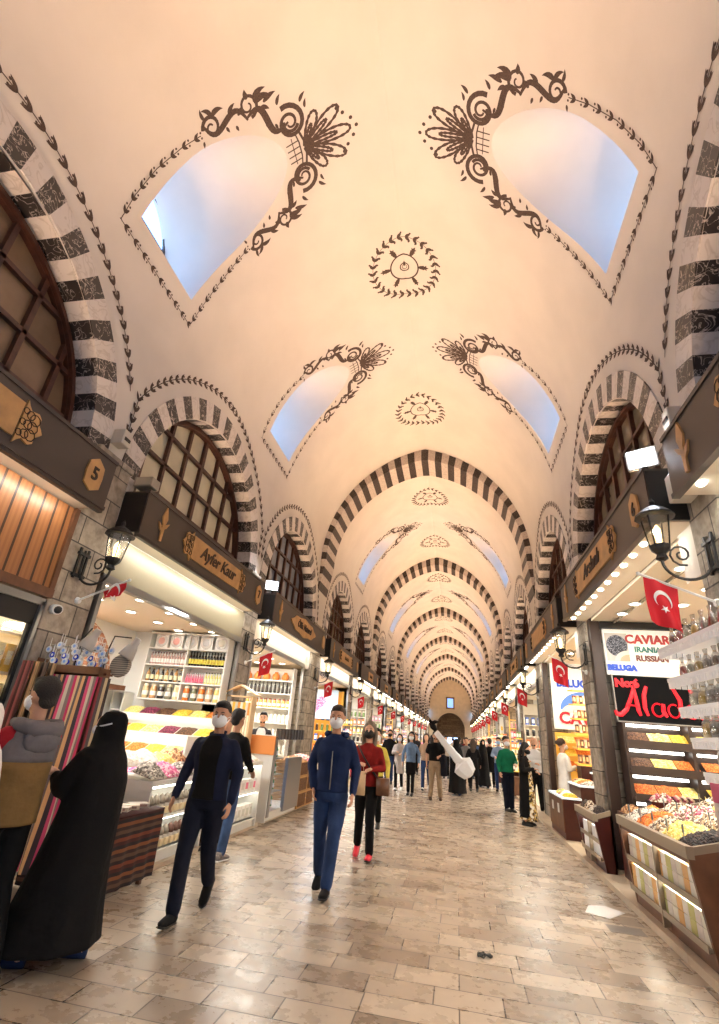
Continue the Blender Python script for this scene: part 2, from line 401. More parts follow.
# skylight windows at the outer end of the shafts: timber frame, bars, glass
SKYF = mat('skylight_frame', (70, 66, 64), 0.5)
wi = 1
for c0_ in WIN_C:
    for side in (-1, 1):
        c = c0_ + wshift(c0_, side); x = XC + side * (HW + 0.72); fr = MB(); pn = MB()
        zb, zt, h = 7.36, 9.32, 0.74
        for (a, b, z0, z1) in ((-h, h, zb, zb + .05), (-h, -h + .05, zb, 8.6), (h - .05, h, zb, 8.6), (-.02, .02, zb, zt), (-h, h, 8.0, 8.03), (-h, h, 8.6, 8.63)):
            fr.box(x - .03, x + .03, c + a, c + b, z0, z1)
        arcp = [Vector((x, c + h * cos(t), 8.6 + (zt - 8.6) * sin(t))) for t in [pi * i / 12 for i in range(13)]]
        fr.tube(arcp, 0.035, 6)
        w = struct(fr.build('window_%d' % wi, SKYF)); wi += 1
        poly = [Vector((x, c - h, zb)), Vector((x, c + h, zb))] + arcp
        pn.prism(poly, (side * 0.01, 0, 0)); pn.build('glass_pane', GLASS, parent=w)

# transverse ribs of alternating voussoirs
def rib_profile(w, h, zs, n):    # pointed arch from left springing to right springing
    R = (w*w + h*h) / (2*w); o = R - w; ta = acos(o / R); pts = []
    for i in range(n + 1):
        u = -1 + 2 * i / n; th = ta * (1 - abs(u)) if False else ta * (1 - (1 - abs(u))) 
        side = -1 if u < 0 else 1; th = ta * (1 - abs(u)); 
        pts.append((side * (-o + R * cos(th)), zs + R * sin(th)))
    return pts
def make_rib(y, idx, depth=1.05, drop=0.45):
    mb = MB(); n = 45
    outer = rib_profile(HW + 0.02, AP - ZC + 0.02, ZC, n); inner = rib_profile(HW - 0.16, AP - drop - ZC + 0.05, ZC, n)
    legs = 4; lh = 0.235
    outer = [(-HW - .02, ZC - lh * (legs - i)) for i in range(legs)] + outer + [(HW + .02, ZC - lh * (i + 1)) for i in range(legs)]
    inner = [(-HW + .16 - .035 * (legs - i), ZC - lh * (legs - i)) for i in range(legs)] + inner + [(HW - .16 + .035 * (i + 1), ZC - lh * (i + 1)) for i in range(legs)]
    for i in range(len(outer) - 1):
        (ax, az), (bx, bz) = outer[i], outer[i+1]; (cx, cz), (dx, dz) = inner[i], inner[i+1]
        A = [Vector((XC + px, y, pz)) for px, pz in ((ax, az), (bx, bz), (dx, dz), (cx, cz))]
        B = [p + Vector((0, depth, 0)) for p in A]
        mb.hexa(A, B, mi=(i + 1 + legs) % 2 if False else ((i - legs - n // 2) % 2))
    return struct(mb.build('trim_%d' % idx, [DARKP, LIGHTP]))
for k, y in enumerate(RIBS): make_rib(y, k + 1)

# ---------------------------------------------------------------- stencil painting on the lining
BSC = 1.0
def ribbon(mb, side, pts, ws, yc, off=0.006, flip=1):
    n = len(pts)
    if not isinstance(ws, (list, tuple)): ws = [ws] * n
    V = []
    for i in range(n):
        a = pts[max(0, i-1)]; b = pts[min(n-1, i+1)]; dx, dy = b[0]-a[0], b[1]-a[1]; L = hypot(dx, dy) or 1e-6
        nx, ny = -dy/L, dx/L; w = ws[i] / 2
        V.append(surf(side, pts[i][0] + nx*w, yc + BSC*flip*(pts[i][1] + ny*w), off)); V.append(surf(side, pts[i][0] - nx*w, yc + BSC*flip*(pts[i][1] - ny*w), off))
    mb.add(V, [(2*i, 2*i+1, 2*i+3, 2*i+2) for i in range(n-1)])
def leaf(mb, side, p, ang, L, w, yc, flip=1, bend=0.0):
    pts = []; ws = []; m = 6
    for i in range(m + 1):
        t = i / m; a = ang + bend * t
        pts.append((p[0] + L*t*cos(a), p[1] + L*t*sin(a))); ws.append(w * sin(pi * (0.06 + 0.94 * t) ** 0.8) + 0.003)
    ribbon(mb, side, pts, ws, yc, flip=flip)
def dot(mb, side, p, r, yc, flip=1):
    mb.add([surf(side, p[0] + r*cos(t), yc + BSC*flip*(p[1] + r*sin(t)), 0.006) for t in [2*pi*i/7 for i in range(7)]], [tuple(range(7))])
def garland(mb, side, pts, yc, flip=1, step=0.13, size=0.095, w=0.042, stem=0.012, both=True):
    # resample path
    acc = 0; out = [(pts[0], 0)]
    for a, b in zip(pts, pts[1:]):
        L = hypot(b[0]-a[0], b[1]-a[1])
        if L < 1e-6: continue
        t = step - acc
        while t <= L:
            out.append(((a[0]+(b[0]-a[0])*t/L, a[1]+(b[1]-a[1])*t/L), atan2(b[1]-a[1], b[0]-a[0]))); t += step
        acc = L - (t - step)
    ribbon(mb, side, pts, stem, yc, flip=flip)
    for i, (p, a) in enumerate(out[1:]):
        if i % 2 == 0:
            leaf(mb, side, p, a + 0.55, size, w, yc, flip); leaf(mb, side, p, a - 0.55, size, w, yc, flip)
        else:
            for sg in (1, -1): dot(mb, side, (p[0] + 0.035*cos(a + sg*1.3), p[1] + 0.035*sin(a + sg*1.3)), 0.016, yc, flip)

def spiral(cx, cy, r0, r1, a0, turns, n=26):
    return [(cx + (r0 + (r1-r0)*i/n) * cos(a0 + turns*2*pi*i/n), cy + (r0 + (r1-r0)*i/n) * sin(a0 + turns*2*pi*i/n)) for i in range(n+1)]
def scurve(p0, p1, bulge, n=18):
    dx, dy = p1[0]-p0[0], p1[1]-p0[1]; L = hypot(dx, dy); nx, ny = -dy/L, dx/L
    return [(p0[0] + dx*t + nx*bulge*sin(2*pi*t)*L, p0[1] + dy*t + ny*bulge*sin(2*pi*t)*L) for t in [i/n for i in range(n+1)]]

def window_ornament(side):
    mb = MB(); yc = 0.0; global BSC; BSC = 0.90
    garland(mb, side, [(4.62, -0.98), (4.62, 0.98)], yc, step=0.11, size=0.10, w=0.042)
    for fl in (1, -1):
        g = lambda *a, **k: garland(mb, side, *a, yc=yc, flip=fl, **k)
        side_pts = [(4.62, 0.96), (4.2, 0.99), (3.7, 1.0), (3.2, 0.97), (2.86, 0.93)]
        g(side_pts, step=0.11, size=0.10, w=0.042)
        R = lambda pts, ws: ribbon(mb, side, pts, ws, yc, flip=fl)
        Lf = lambda p, a, L, w, bend=0: leaf(mb, side, p, a, L, w, yc, flip=fl, bend=bend)
        def tap(n, w0, w1): return [w0 + (w1-w0)*sin(pi*i/(n-1)) for i in range(n)]
        # lower scroll: spiral, S stem, upper spiral
        sp = spiral(2.66, 0.93, 0.15, 0.03, 0.2, 1.4); R(sp, [0.055*(1-i/len(sp)*0.6) for i in range(len(sp))])
        st = scurve((2.78, 1.02), (2.10, 0.74), 0.17); R(st, tap(len(st), 0.03, 0.085))
        sp = spiral(2.04, 0.90, 0.16, 0.03, -1.6, -1.4); R(sp, [0.05*(1-i/len(sp)*0.6) for i in range(len(sp))])
        st = scurve((2.12, 0.76), (1.52, 0.44), -0.20); R(st, tap(len(st), 0.03, 0.10))
        sp = spiral(1.50, 0.42, 0.24, 0.04, 1.2, 1.75, 36); R(sp, [0.075*(1-i/len(sp)*0.65) for i in range(len(sp))])
        sp = spiral(1.50, 0.42, 0.13, 0.10, 3.6, 0.5, 10); R(sp, 0.05)
        # acanthus leaves
        for (p, a, L, w, bd) in (((2.60, 1.04), 2.4, 0.20, 0.07, 0.7), ((2.60, 1.04), 1.5, 0.18, 0.06, -0.7), ((2.72, 1.06), 1.0, 0.14, 0.05, 0.5), ((2.35, 0.94), 2.2, 0.16, 0.06, .4), ((2.22, 0.86), 2.3, 0.13, 0.06, .3),
                                 ((1.93, 0.90), 1.9, 0.24, 0.09, 0.8), ((1.93, 0.88), 2.5, 0.26, 0.09, 0.6), ((2.02, 0.98), 1.2, 0.12, 0.07, 0.4), ((1.80, 0.84), 2.6, 0.22, 0.07, 0.3), ((1.86, 0.80), -2.9, 0.14, 0.06, 0.3),
                                 ((1.28, 0.62), 2.0, 0.15, 0.05, 0.4), ((1.22, 0.52), 1.5, 0.12, 0.04, 0.4), ((1.62, 0.72), 1.8, 0.14, 0.05, .4),
                                 ((2.45, 0.82), -1.9, 0.09, 0.04, 0), ((2.30, 0.76), -1.8, 0.08, 0.04, 0), ((1.85, 0.58), -1.8, 0.10, 0.04, 0), ((1.72, 0.50), -1.9, 0.09, 0.04, 0), ((2.85, 0.84), -1.2, 0.08, .035, 0)):
            Lf(p, a, L, w, bd)
    # bridge with prongs
    ribbon(mb, side, [(1.40, -0.24), (1.36, -0.1), (1.36, 0.1), (1.40, 0.24)], 0.035, yc)
    ribbon(mb, side, [(1.47, -0.24), (1.44, -0.1), (1.44, 0.1), (1.47, 0.24)], 0.022, yc)
    ribbon(mb, side, [(1.40, -0.24), (1.44, -0.28), (1.47, -0.24)], 0.02, yc); ribbon(mb, side, [(1.40, 0.24), (1.44, 0.28), (1.47, 0.24)], 0.02, yc)
    for b in (-0.13, -0.04, 0.05, 0.14): ribbon(mb, side, [(1.45, b), (1.66, b + 0.01)], 0.018, yc)
    ribbon(mb, side, [(1.55, -0.2), (1.55, 0.2)], 0.014, yc)
    # palmette: three beaded loops each side and centre
    def loop(a, L, w):
        P = []
        for i in range(25):
            t = i / 24; u = sin(pi * t); r = L * (1 - abs(1 - 2*t)) ** 0.8 if False else L * sin(pi * t) ** 0.85
            o = w * cos(pi * t) * (0.25 + r / L)
            P.append((1.36 - (r*cos(a) - o*sin(a)), (r*sin(a) + o*cos(a))))
        ribbon(mb, side, P, [0.03 + 0.02 * (i % 2) for i in range(25)], yc)
    loop(0.0, 0.76, 0.12); loop(0.0, 0.54, 0.04)
    for sg in (1, -1):
        loop(sg * 0.52, 0.72, 0.12); loop(sg * 0.52, 0.48, 0.04); loop(sg * 1.0, 0.50, 0.10); loop(sg * 1.0, 0.32, 0.03)
        for q in ((0.68, 0.24), (0.76, 0.33), (0.57, 0.13)): dot(mb, side, (q[0], sg * q[1]), 0.03, yc)
    dot(mb, side, (0.50, 0), 0.03, yc)
    BSC = 1.0
    return mb
for side in (-1, 1):
    mb = window_ornament(side); first = None
    for c in WIN_C:
        cw = c + wshift(c, side)
        if first is None: first = struct(mb.build('trim_8', PAINT)); first.location.y = cw
        else:
            o = first.copy(); COL.objects.link(o); o.location.y = cw

def rosette():
    mb = MB()
    def P(r, a): return (r*cos(a), r*sin(a))
    def sf(x, y, off=0.006):
        s = abs(x); sd = 1 if x >= 0 else -1; return surf(sd, s, y, off)
    def rib2(pts, ws):
        n = len(pts); V = []
        for i in range(n):
            a = pts[max(0, i-1)]; b = pts[min(n-1, i+1)]; dx, dy = b[0]-a[0], b[1]-a[1]; L = hypot(dx, dy) or 1e-6
            nx, ny = -dy/L, dx/L; w = (ws[i] if isinstance(ws, list) else ws) / 2
            V.append(sf(pts[i][0]+nx*w, pts[i][1]+ny*w)); V.append(sf(pts[i][0]-nx*w, pts[i][1]-ny*w))
        mb.add(V, [(2*i, 2*i+1, 2*i+3, 2*i+2) for i in range(n-1)])
    def lf(p, a, L, w):
        rib2([(p[0]+L*t/5*cos(a), p[1]+L*t/5*sin(a)) for t in range(6)], [w*sin(pi*(0.08+0.92*t/5)**0.8)+0.002 for t in range(6)])
    def ring(r, w, n=40): rib2([P(r, 2*pi*i/n) for i in range(n+1)], w)
    ring(0.285, 0.03); ring(0.09, 0.022, 20); 
    lf((0.0, -0.02), -pi/2, 0.12, 0.05); rib2([P(0.05, t) for t in [pi*2*i/10 for i in range(11)]], 0.012)
    N = 26
    for i in range(N):
        a = 2*pi*i/N; p = P(0.66, a)
        lf(p, a + pi/2 + 0.7, 0.13, 0.06); lf(p, a + pi/2 - 0.7, 0.13, 0.06)
        for dr in (-0.085, 0.085): 
            q = P(0.66 + dr, a + 0.12); lf((q[0]-0.02, q[1]), 0, 0.04, 0.04)
    ring(0.66, 0.010, 52)
    for i in range(6):
        a = 2*pi*i/6; p = P(0.29, a)
        lf(p, a, 0.22, 0.085)
        for t, sg in ((0.36, 1), (0.36, -1), (0.42, 1), (0.42, -1)): lf(P(t, a), a + sg*0.9, 0.07, 0.035)
    return mb
rb = rosette(); first = None
for c in ROS_C:
    if first is None: first = struct(rb.build('trim_9', PAINT)); first.location.y = c
    else:
        o = first.copy(); COL.objects.link(o); o.location.y = c

# ---------------------------------------------------------------- side walls with arched window bays
AR, AI, AZ = 2.24, 1.90, 4.29        # voussoir ring outer/inner radius, centre height
Z_LOW = 3.05                          # top of the shop openings
def bay_limits(i):
    c = ARCH_C[i]
    a = (ARCH_C[i-1] + c) / 2 if i else YB; b = (c + ARCH_C[i+1]) / 2 if i < len(ARCH_C) - 1 else YE
    for r in RIBS:      # the wall under a rib
        m = r + 0.52
        if abs(a - m) < 1.2: a = m
        if abs(b - m) < 1.2: b = m
    return a, b
def wall_bay(side, i):
    a, b = bay_limits(i); c = ARCH_C[i]; X = wallx(side); mb = MB(); zt = ZC
    N = 24; arc = [(c + AI*cos(pi - pi*j/N), AZ + AI*sin(pi - pi*j/N)) for j in range(N+1)]
    hole = [(c - AI, Z_LOW)] + arc + [(c + AI, Z_LOW)]
    outer = []
    for (y, z) in hole:
        if y == c - AI and z == Z_LOW: outer.append((a, Z_LOW)); continue
        if y == c + AI and z == Z_LOW: outer.append((b, Z_LOW)); continue
        t = atan2(z - AZ, y - c)
        if t > 3*pi/4: outer.append((a, AZ + (zt - AZ) * (pi - t) / (pi/4)))
        elif t < pi/4: outer.append((b, AZ + (zt - AZ) * t / (pi/4)))
        else:
            u = (3*pi/4 - t) / (pi/2); outer.append((a + (b - a) * u, zt))
    V = [Vector((X, y, z)) for y, z in hole] + [Vector((X, y, z)) for y, z in outer]; n = len(hole)
    mb.add(V, [(j, j+1, n+j+1, n+j) for j in range(n-1)])
    o = mb.build('wall_left' if side < 0 else 'wall_right', PLASTER); return struct(o)
def ring_trim(side, i, idx):
    """alternating marble voussoirs, face and intrados, with legs down to the shop sign"""
    c = ARCH_C[i]; mb = MB(); N = 29; lh = 0.205
    X0 = wallx(side, -0.015); X1 = wallx(side, 0.36)
    P = [(c - AR, c - AI, AZ - lh*(k)) for k in range(6, 0, -1)]
    segs = []
    for k in range(3, 0, -1): segs.append((((c-AR, AZ-lh*k), (c-AR, AZ-lh*(k-1))), ((c-AI, AZ-lh*k), (c-AI, AZ-lh*(k-1))), k % 2))
    def wobble(t): return (c + AR*cos(t), AZ + AR*sin(t) + 0.07*max(0, sin(t))**6), (c + AI*cos(t), AZ + AI*sin(t) + 0.04*max(0, sin(t))**6)
    for j in range(N):
        t0 = pi - pi*j/N; t1 = pi - pi*(j+1)/N; o0, i0 = wobble(t0); o1, i1 = wobble(t1)
        segs.append(((o0, o1), (i0, i1), (j + 1) % 2 if False else (1 if j % 2 else 0)))
    for k in range(1, 4): segs.append((((c+AR, AZ-lh*(k-1)), (c+AR, AZ-lh*k)), ((c+AI, AZ-lh*(k-1)), (c+AI, AZ-lh*k)), k % 2))
    def fx(z): # keep face on the lining above the springing
        return 0.0 if z < ZC else (HW - (-OFF + sqrt(VR*VR - (z-ZC)**2)))
    for (oo, ii, m) in segs:
        A = [Vector((X0 - side*fx(p[1]), p[0], p[1])) for p in (oo[0], oo[1], ii[1], ii[0])]; B = [Vector((X1, p.y, p.z)) for p in A]
        mb.hexa(A, B, mi=m)
    return struct(mb.build('trim_%d' % idx, [DARKM, LIGHTM]))
def vine(side, i, idx):
    a, b = bay_limits(i); c = ARCH_C[i]; mb = MB(); RV = 2.50; pts = []
    for j in range(61):
        t = pi - pi*j/60; y = c + RV*cos(t); z = AZ + RV*sin(t) + 0.06*max(0, sin(t))**6
        lo, hi = max(a + 0.07, c - 2.62), min(b - 0.07, c + 2.62)
        if y < lo or y > hi: continue
        pts.append((s_of_z(z), y))
    if pts[0][0] < s_of_z(4.75): pts = [(s_of_z(4.7), pts[0][1])] + pts + [(s_of_z(4.7), pts[-1][1])]
    k = len(pts) // 2
    garland(mb, side, pts[:k+1], 0.0, step=0.085, size=0.13, w=0.045, stem=0.014)
    garland(mb, side, pts[k:][::-1], 0.0, step=0.085, size=0.13, w=0.045, stem=0.014)
    return struct(mb.build('trim_%d' % idx, PAINT))
def lunette(side, i, idx):
    c = ARCH_C[i]; X = wallx(side, 0.30); fr = MB(); r = AI + 0.02
    def bar(y0, z0, y1, z1, w=0.055, d=0.07, dx=0.0):
        v = Vector((0, y1-y0, z1-z0)); L = v.length; v.normalize(); n = Vector((0, -v.z, v.y)) * (w/2); p = Vector((X + side*dx, y0, z0)); q = Vector((X + side*dx, y1, z1)); e = Vector((d*side, 0, 0))
        fr.hexa([p-n, q-n, q+n, p+n], [p-n+e, q-n+e, q+n+e, p+n+e])
    arc = [(c + r*cos(pi - pi*j/28), AZ + r*sin(pi - pi*j/28)) for j in range(29)]
    for (p, q) in zip(arc, arc[1:]): 
        bar(p[0], p[1], q[0], q[1], 0.20, 0.09); bar(p[0]*.965+c*.035, p[1]*.965+AZ*.035, q[0]*.965+c*.035, q[1]*.965+AZ*.035, 0.05, 0.05, -0.05)
    bar(c-r, Z_LOW+.4, c-r, AZ, 0.2); bar(c+r, Z_LOW+.4, c+r, AZ, 0.2)
    for k in range(-3, 4):
        y = k * 0.50; h = sqrt(max(0, r*r - y*y)); bar(c+y, Z_LOW+.45, c+y, AZ+h-.05, 0.06 if k else 0.08, 0.08)
    for z in (3.55, 4.06, 4.57, 5.08, 5.59):
        h = r if z < AZ else sqrt(max(0, r*r - (z-AZ)**2)); bar(c-h, z, c+h, z, 0.055, 0.06)
    w = struct(fr.build('window_%d' % idx, TIMBER))
    pn = MB(); xx = X + side*0.06
    pn.prism([Vector((xx, c-r, Z_LOW+.4))] + [Vector((xx, p[0], p[1])) for p in arc] + [Vector((xx, c+r, Z_LOW+.4))], (side*0.01, 0, 0))
    pn.build('glass_pane', PANES.get((side, i), PANE), parent=w)
PANES = {(-1, 1): mat('cream_reflection_pane', (214, 206, 178), .3, var=.2, vscale=1.5), (-1, 2): mat('grey_blue_reflection_pane', (150, 158, 172), .2, var=.25, vscale=2, coat=.5), (-1, 0): mat('brown_pane', (120, 98, 78), .25, var=.2, vscale=2)}  # cream and grey-blue panes have their reflections painted into the colour
tn = 10; wn_ = 20
for i in range(len(ARCH_C)):
    for side in (-1, 1):
        wall_bay(side, i); ring_trim(side, i, tn); vine(side, i, tn+1); tn += 2
        lunette(side, i, wn_); wn_ += 1

# floor, marble kerbs, closing walls
KL, KR = -3.28, 1.86
mb = MB(); mb.add([(-6.6, YB, 0), (4.6, YB, 0), (4.6, YE + 12, 0), (-6.6, YE + 12, 0)], [(0, 1, 2, 3)]); struct(mb.build('floor', FLOOR))
KERB = mat('kerb_marble', (206, 188, 164), 0.35, var=0.12, vscale=3)
mb = MB(); y = YB
while y < YE: mb.box(KR, KR + 0.9, y, y + 1.17, 0.0, 0.07); mb.box(KL - 0.8, KL, y, y + 1.17, 0.0, 0.05); y += 1.18
struct(mb.build('baseboard_side', KERB))
mb = MB(); mb.box(-7, 5, YB - .2, YB, 0, 12); struct(mb.build('wall_back', PLASTER))
# end wall: niche with stone arch, small window, doorway
EW = mat('end_plaster', (205, 190, 165), 0.85, var=0.08, vscale=2)
EST = stone_mat('end_stone', (150, 126, 100), (118, 98, 80), (84, 70, 58), 0.6, 0.3)
cx = XC - 0.0; yy = YE; mb = MB(); NR = 2.05; nz = 3.0
hole = [(cx - NR, 0)] + [(cx + NR*cos(pi - pi*j/20), nz + NR*1.05*sin(pi - pi*j/20)) for j in range(21)] + [(cx + NR, 0)]
outer = [(-7, 0)]
for j in range(21):
    t = pi - pi*j/20; outer.append((cx + 7*cos(t), 3.0 + 8.5*sin(t)))
outer.append((5.2, 0)); n = len(hole)
mb.add([Vector((x, yy, z)) for x, z in hole] + [Vector((x, yy, z)) for x, z in outer], [(j, j+1, n+j+1, n+j) for j in range(n-1)])
e = struct(mb.build('wall_end', EW))
mb = MB()
for (p, q) in zip(hole, hole[1:]): mb.add([Vector((p[0], yy, p[1])), Vector((q[0], yy, q[1])), Vector((q[0], yy+2.5, q[1])), Vector((p[0], yy+2.5, p[1]))], [(0,1,2,3)])
mb.add([Vector((cx-NR-.5, yy+2.5, 1.9)), Vector((cx+NR+.5, yy+2.5, 1.9)), Vector((cx+NR+.5, yy+2.5, 6)), Vector((cx-NR-.5, yy+2.5, 6))], [(0,1,2,3)])
for sg in (-1, 1): mb.add([Vector((cx+sg*1.05, yy+2.5, 0)), Vector((cx+sg*2.6, yy+2.5, 0)), Vector((cx+sg*2.6, yy+2.5, 1.9)), Vector((cx+sg*1.05, yy+2.5, 1.9))], [(0,1,2,3)])
mb.build('stone_niche', EST, parent=e)
mb = MB(); mb.box(cx-.42, cx+.42, yy-.02, yy+.02, 5.9, 7.15); o = struct(mb.build('window_80', mat('end_window_sky_glow', (150, 190, 255), 0.3, emit=(120, 175, 255), es=1.2)))  # solid pane emits blue in place of an opening to the sky
mb = MB()
for (a, b, z0, z1) in ((-.62, -.42, 5.7, 7.35), (.42, .62, 5.7, 7.35), (-.62, .62, 7.15, 7.35), (-.62, .62, 5.7, 5.9)): mb.box(cx+a, cx+b, yy-.08, yy+.01, z0, z1)
mb.build('window_frame', EST, parent=o)
# ------------------------------------------------------------------ shop fronts: piers, signs, lamps
def sname(i, side): 
    w = 'left' if side < 0 else 'right'
    return '%s shop on the %s' % (ORD[i], w)
def area_light(name, loc, size, size_y, energy, color, d, yaxis=(0,1,0), parent=None, spread=None):
    l = bpy.data.lights.new(name, 'AREA'); l.shape = 'RECTANGLE'; l.size = size; l.size_y = size_y; l.energy = energy; l.color = color
    if spread: l.spread = spread
    o = bpy.data.objects.new(name, l); COL.objects.link(o)
    z = -Vector(d).normalized(); xv = Vector(yaxis); xv = (xv - z * xv.dot(z)).normalized(); yv = z.cross(xv)
    o.matrix_world = Matrix(((xv.x, yv.x, z.x, loc[0]), (xv.y, yv.y, z.y, loc[1]), (xv.z, yv.z, z.z, loc[2]), (0, 0, 0, 1)))
    if parent is not None:
        mw = o.matrix_world.copy(); o.parent = parent; o.matrix_parent_inverse = Matrix.Identity(4); mw.translation = mw.translation - Vector(parent.location); o.matrix_basis = mw
    return o
def shop_span(side, i):
    a, b = bay_limits(i); a = max(a, -1.5)
    return (a + 0.36, b - 0.30) if side < 0 else (a + 0.08, b - 0.42)

NAMES = {(-1, 1): 'Ayfer Kaur', (-1, 2): 'Ölfia Naturel', (1, 1): 'Arslanlı'}
NUMS = {(-1, 0): '5', (-1, 1): '7', (1, 1): '6', (1, 0): '4'}
def lbl_no(i, side): return ORD[i]

def emblem(mb, X, side, y, z, s=1.0):     # carved tulip sprig
    ex = Vector((0, 1, 0)) * s; ez = Vector((0, 0, 1)) * s; n = Vector((-side * 0.018, 0, 0)); o = Vector((X, y, z))
    for P in ([(-.02,-.2),(.02,-.2),(.03,0),(.0,.06),(-.03,0)], [(-.02,.02),(-.06,.12),(-.03,.2),(.0,.27),(.03,.2),(.06,.12),(.03,.03)], [(.0,-.05),(.07,.0),(.12,.08),(.06,.05),(.0,.0)], [(-.0,-.09),(-.07,-.05),(-.11,.03),(-.05,.0)]):
        mb.prism([o + ex*p[0] + ez*p[1] for p in P], n)
def carved_end(pl, cv, X, side, y, z, dirn, s=1.0):
    """scalloped filigree end of a name panel"""
    n = Vector((-side * 0.02, 0, 0)); P = []
    for i in range(15):
        t = i / 14; a = -pi/2 + pi * t; r = 0.17 + 0.03 * cos(t * 2*pi*4)
        P.append(Vector((X, y + dirn * s * (0.24 * cos(a) + 0.02*cos(t*8*pi)), z + s * r * sin(a) * 1.1)))
    pl.prism(P if True else P[::-1], n)
    for q in range(9):
        r = 0.03 + 0.012 * (q % 3); cy = y + dirn * s * (0.035 + 0.055 * (q % 3)); cz = z + s * (-0.11 + 0.11 * (q // 3)) * (1 - 0.3 * (q % 3) / 2)
        cv.tube([Vector((X - side * 0.024, cy + s*r*cos(t), cz + s*r*sin(t))) for t in [2*pi*k/8 for k in range(9)]], 0.005, 4)

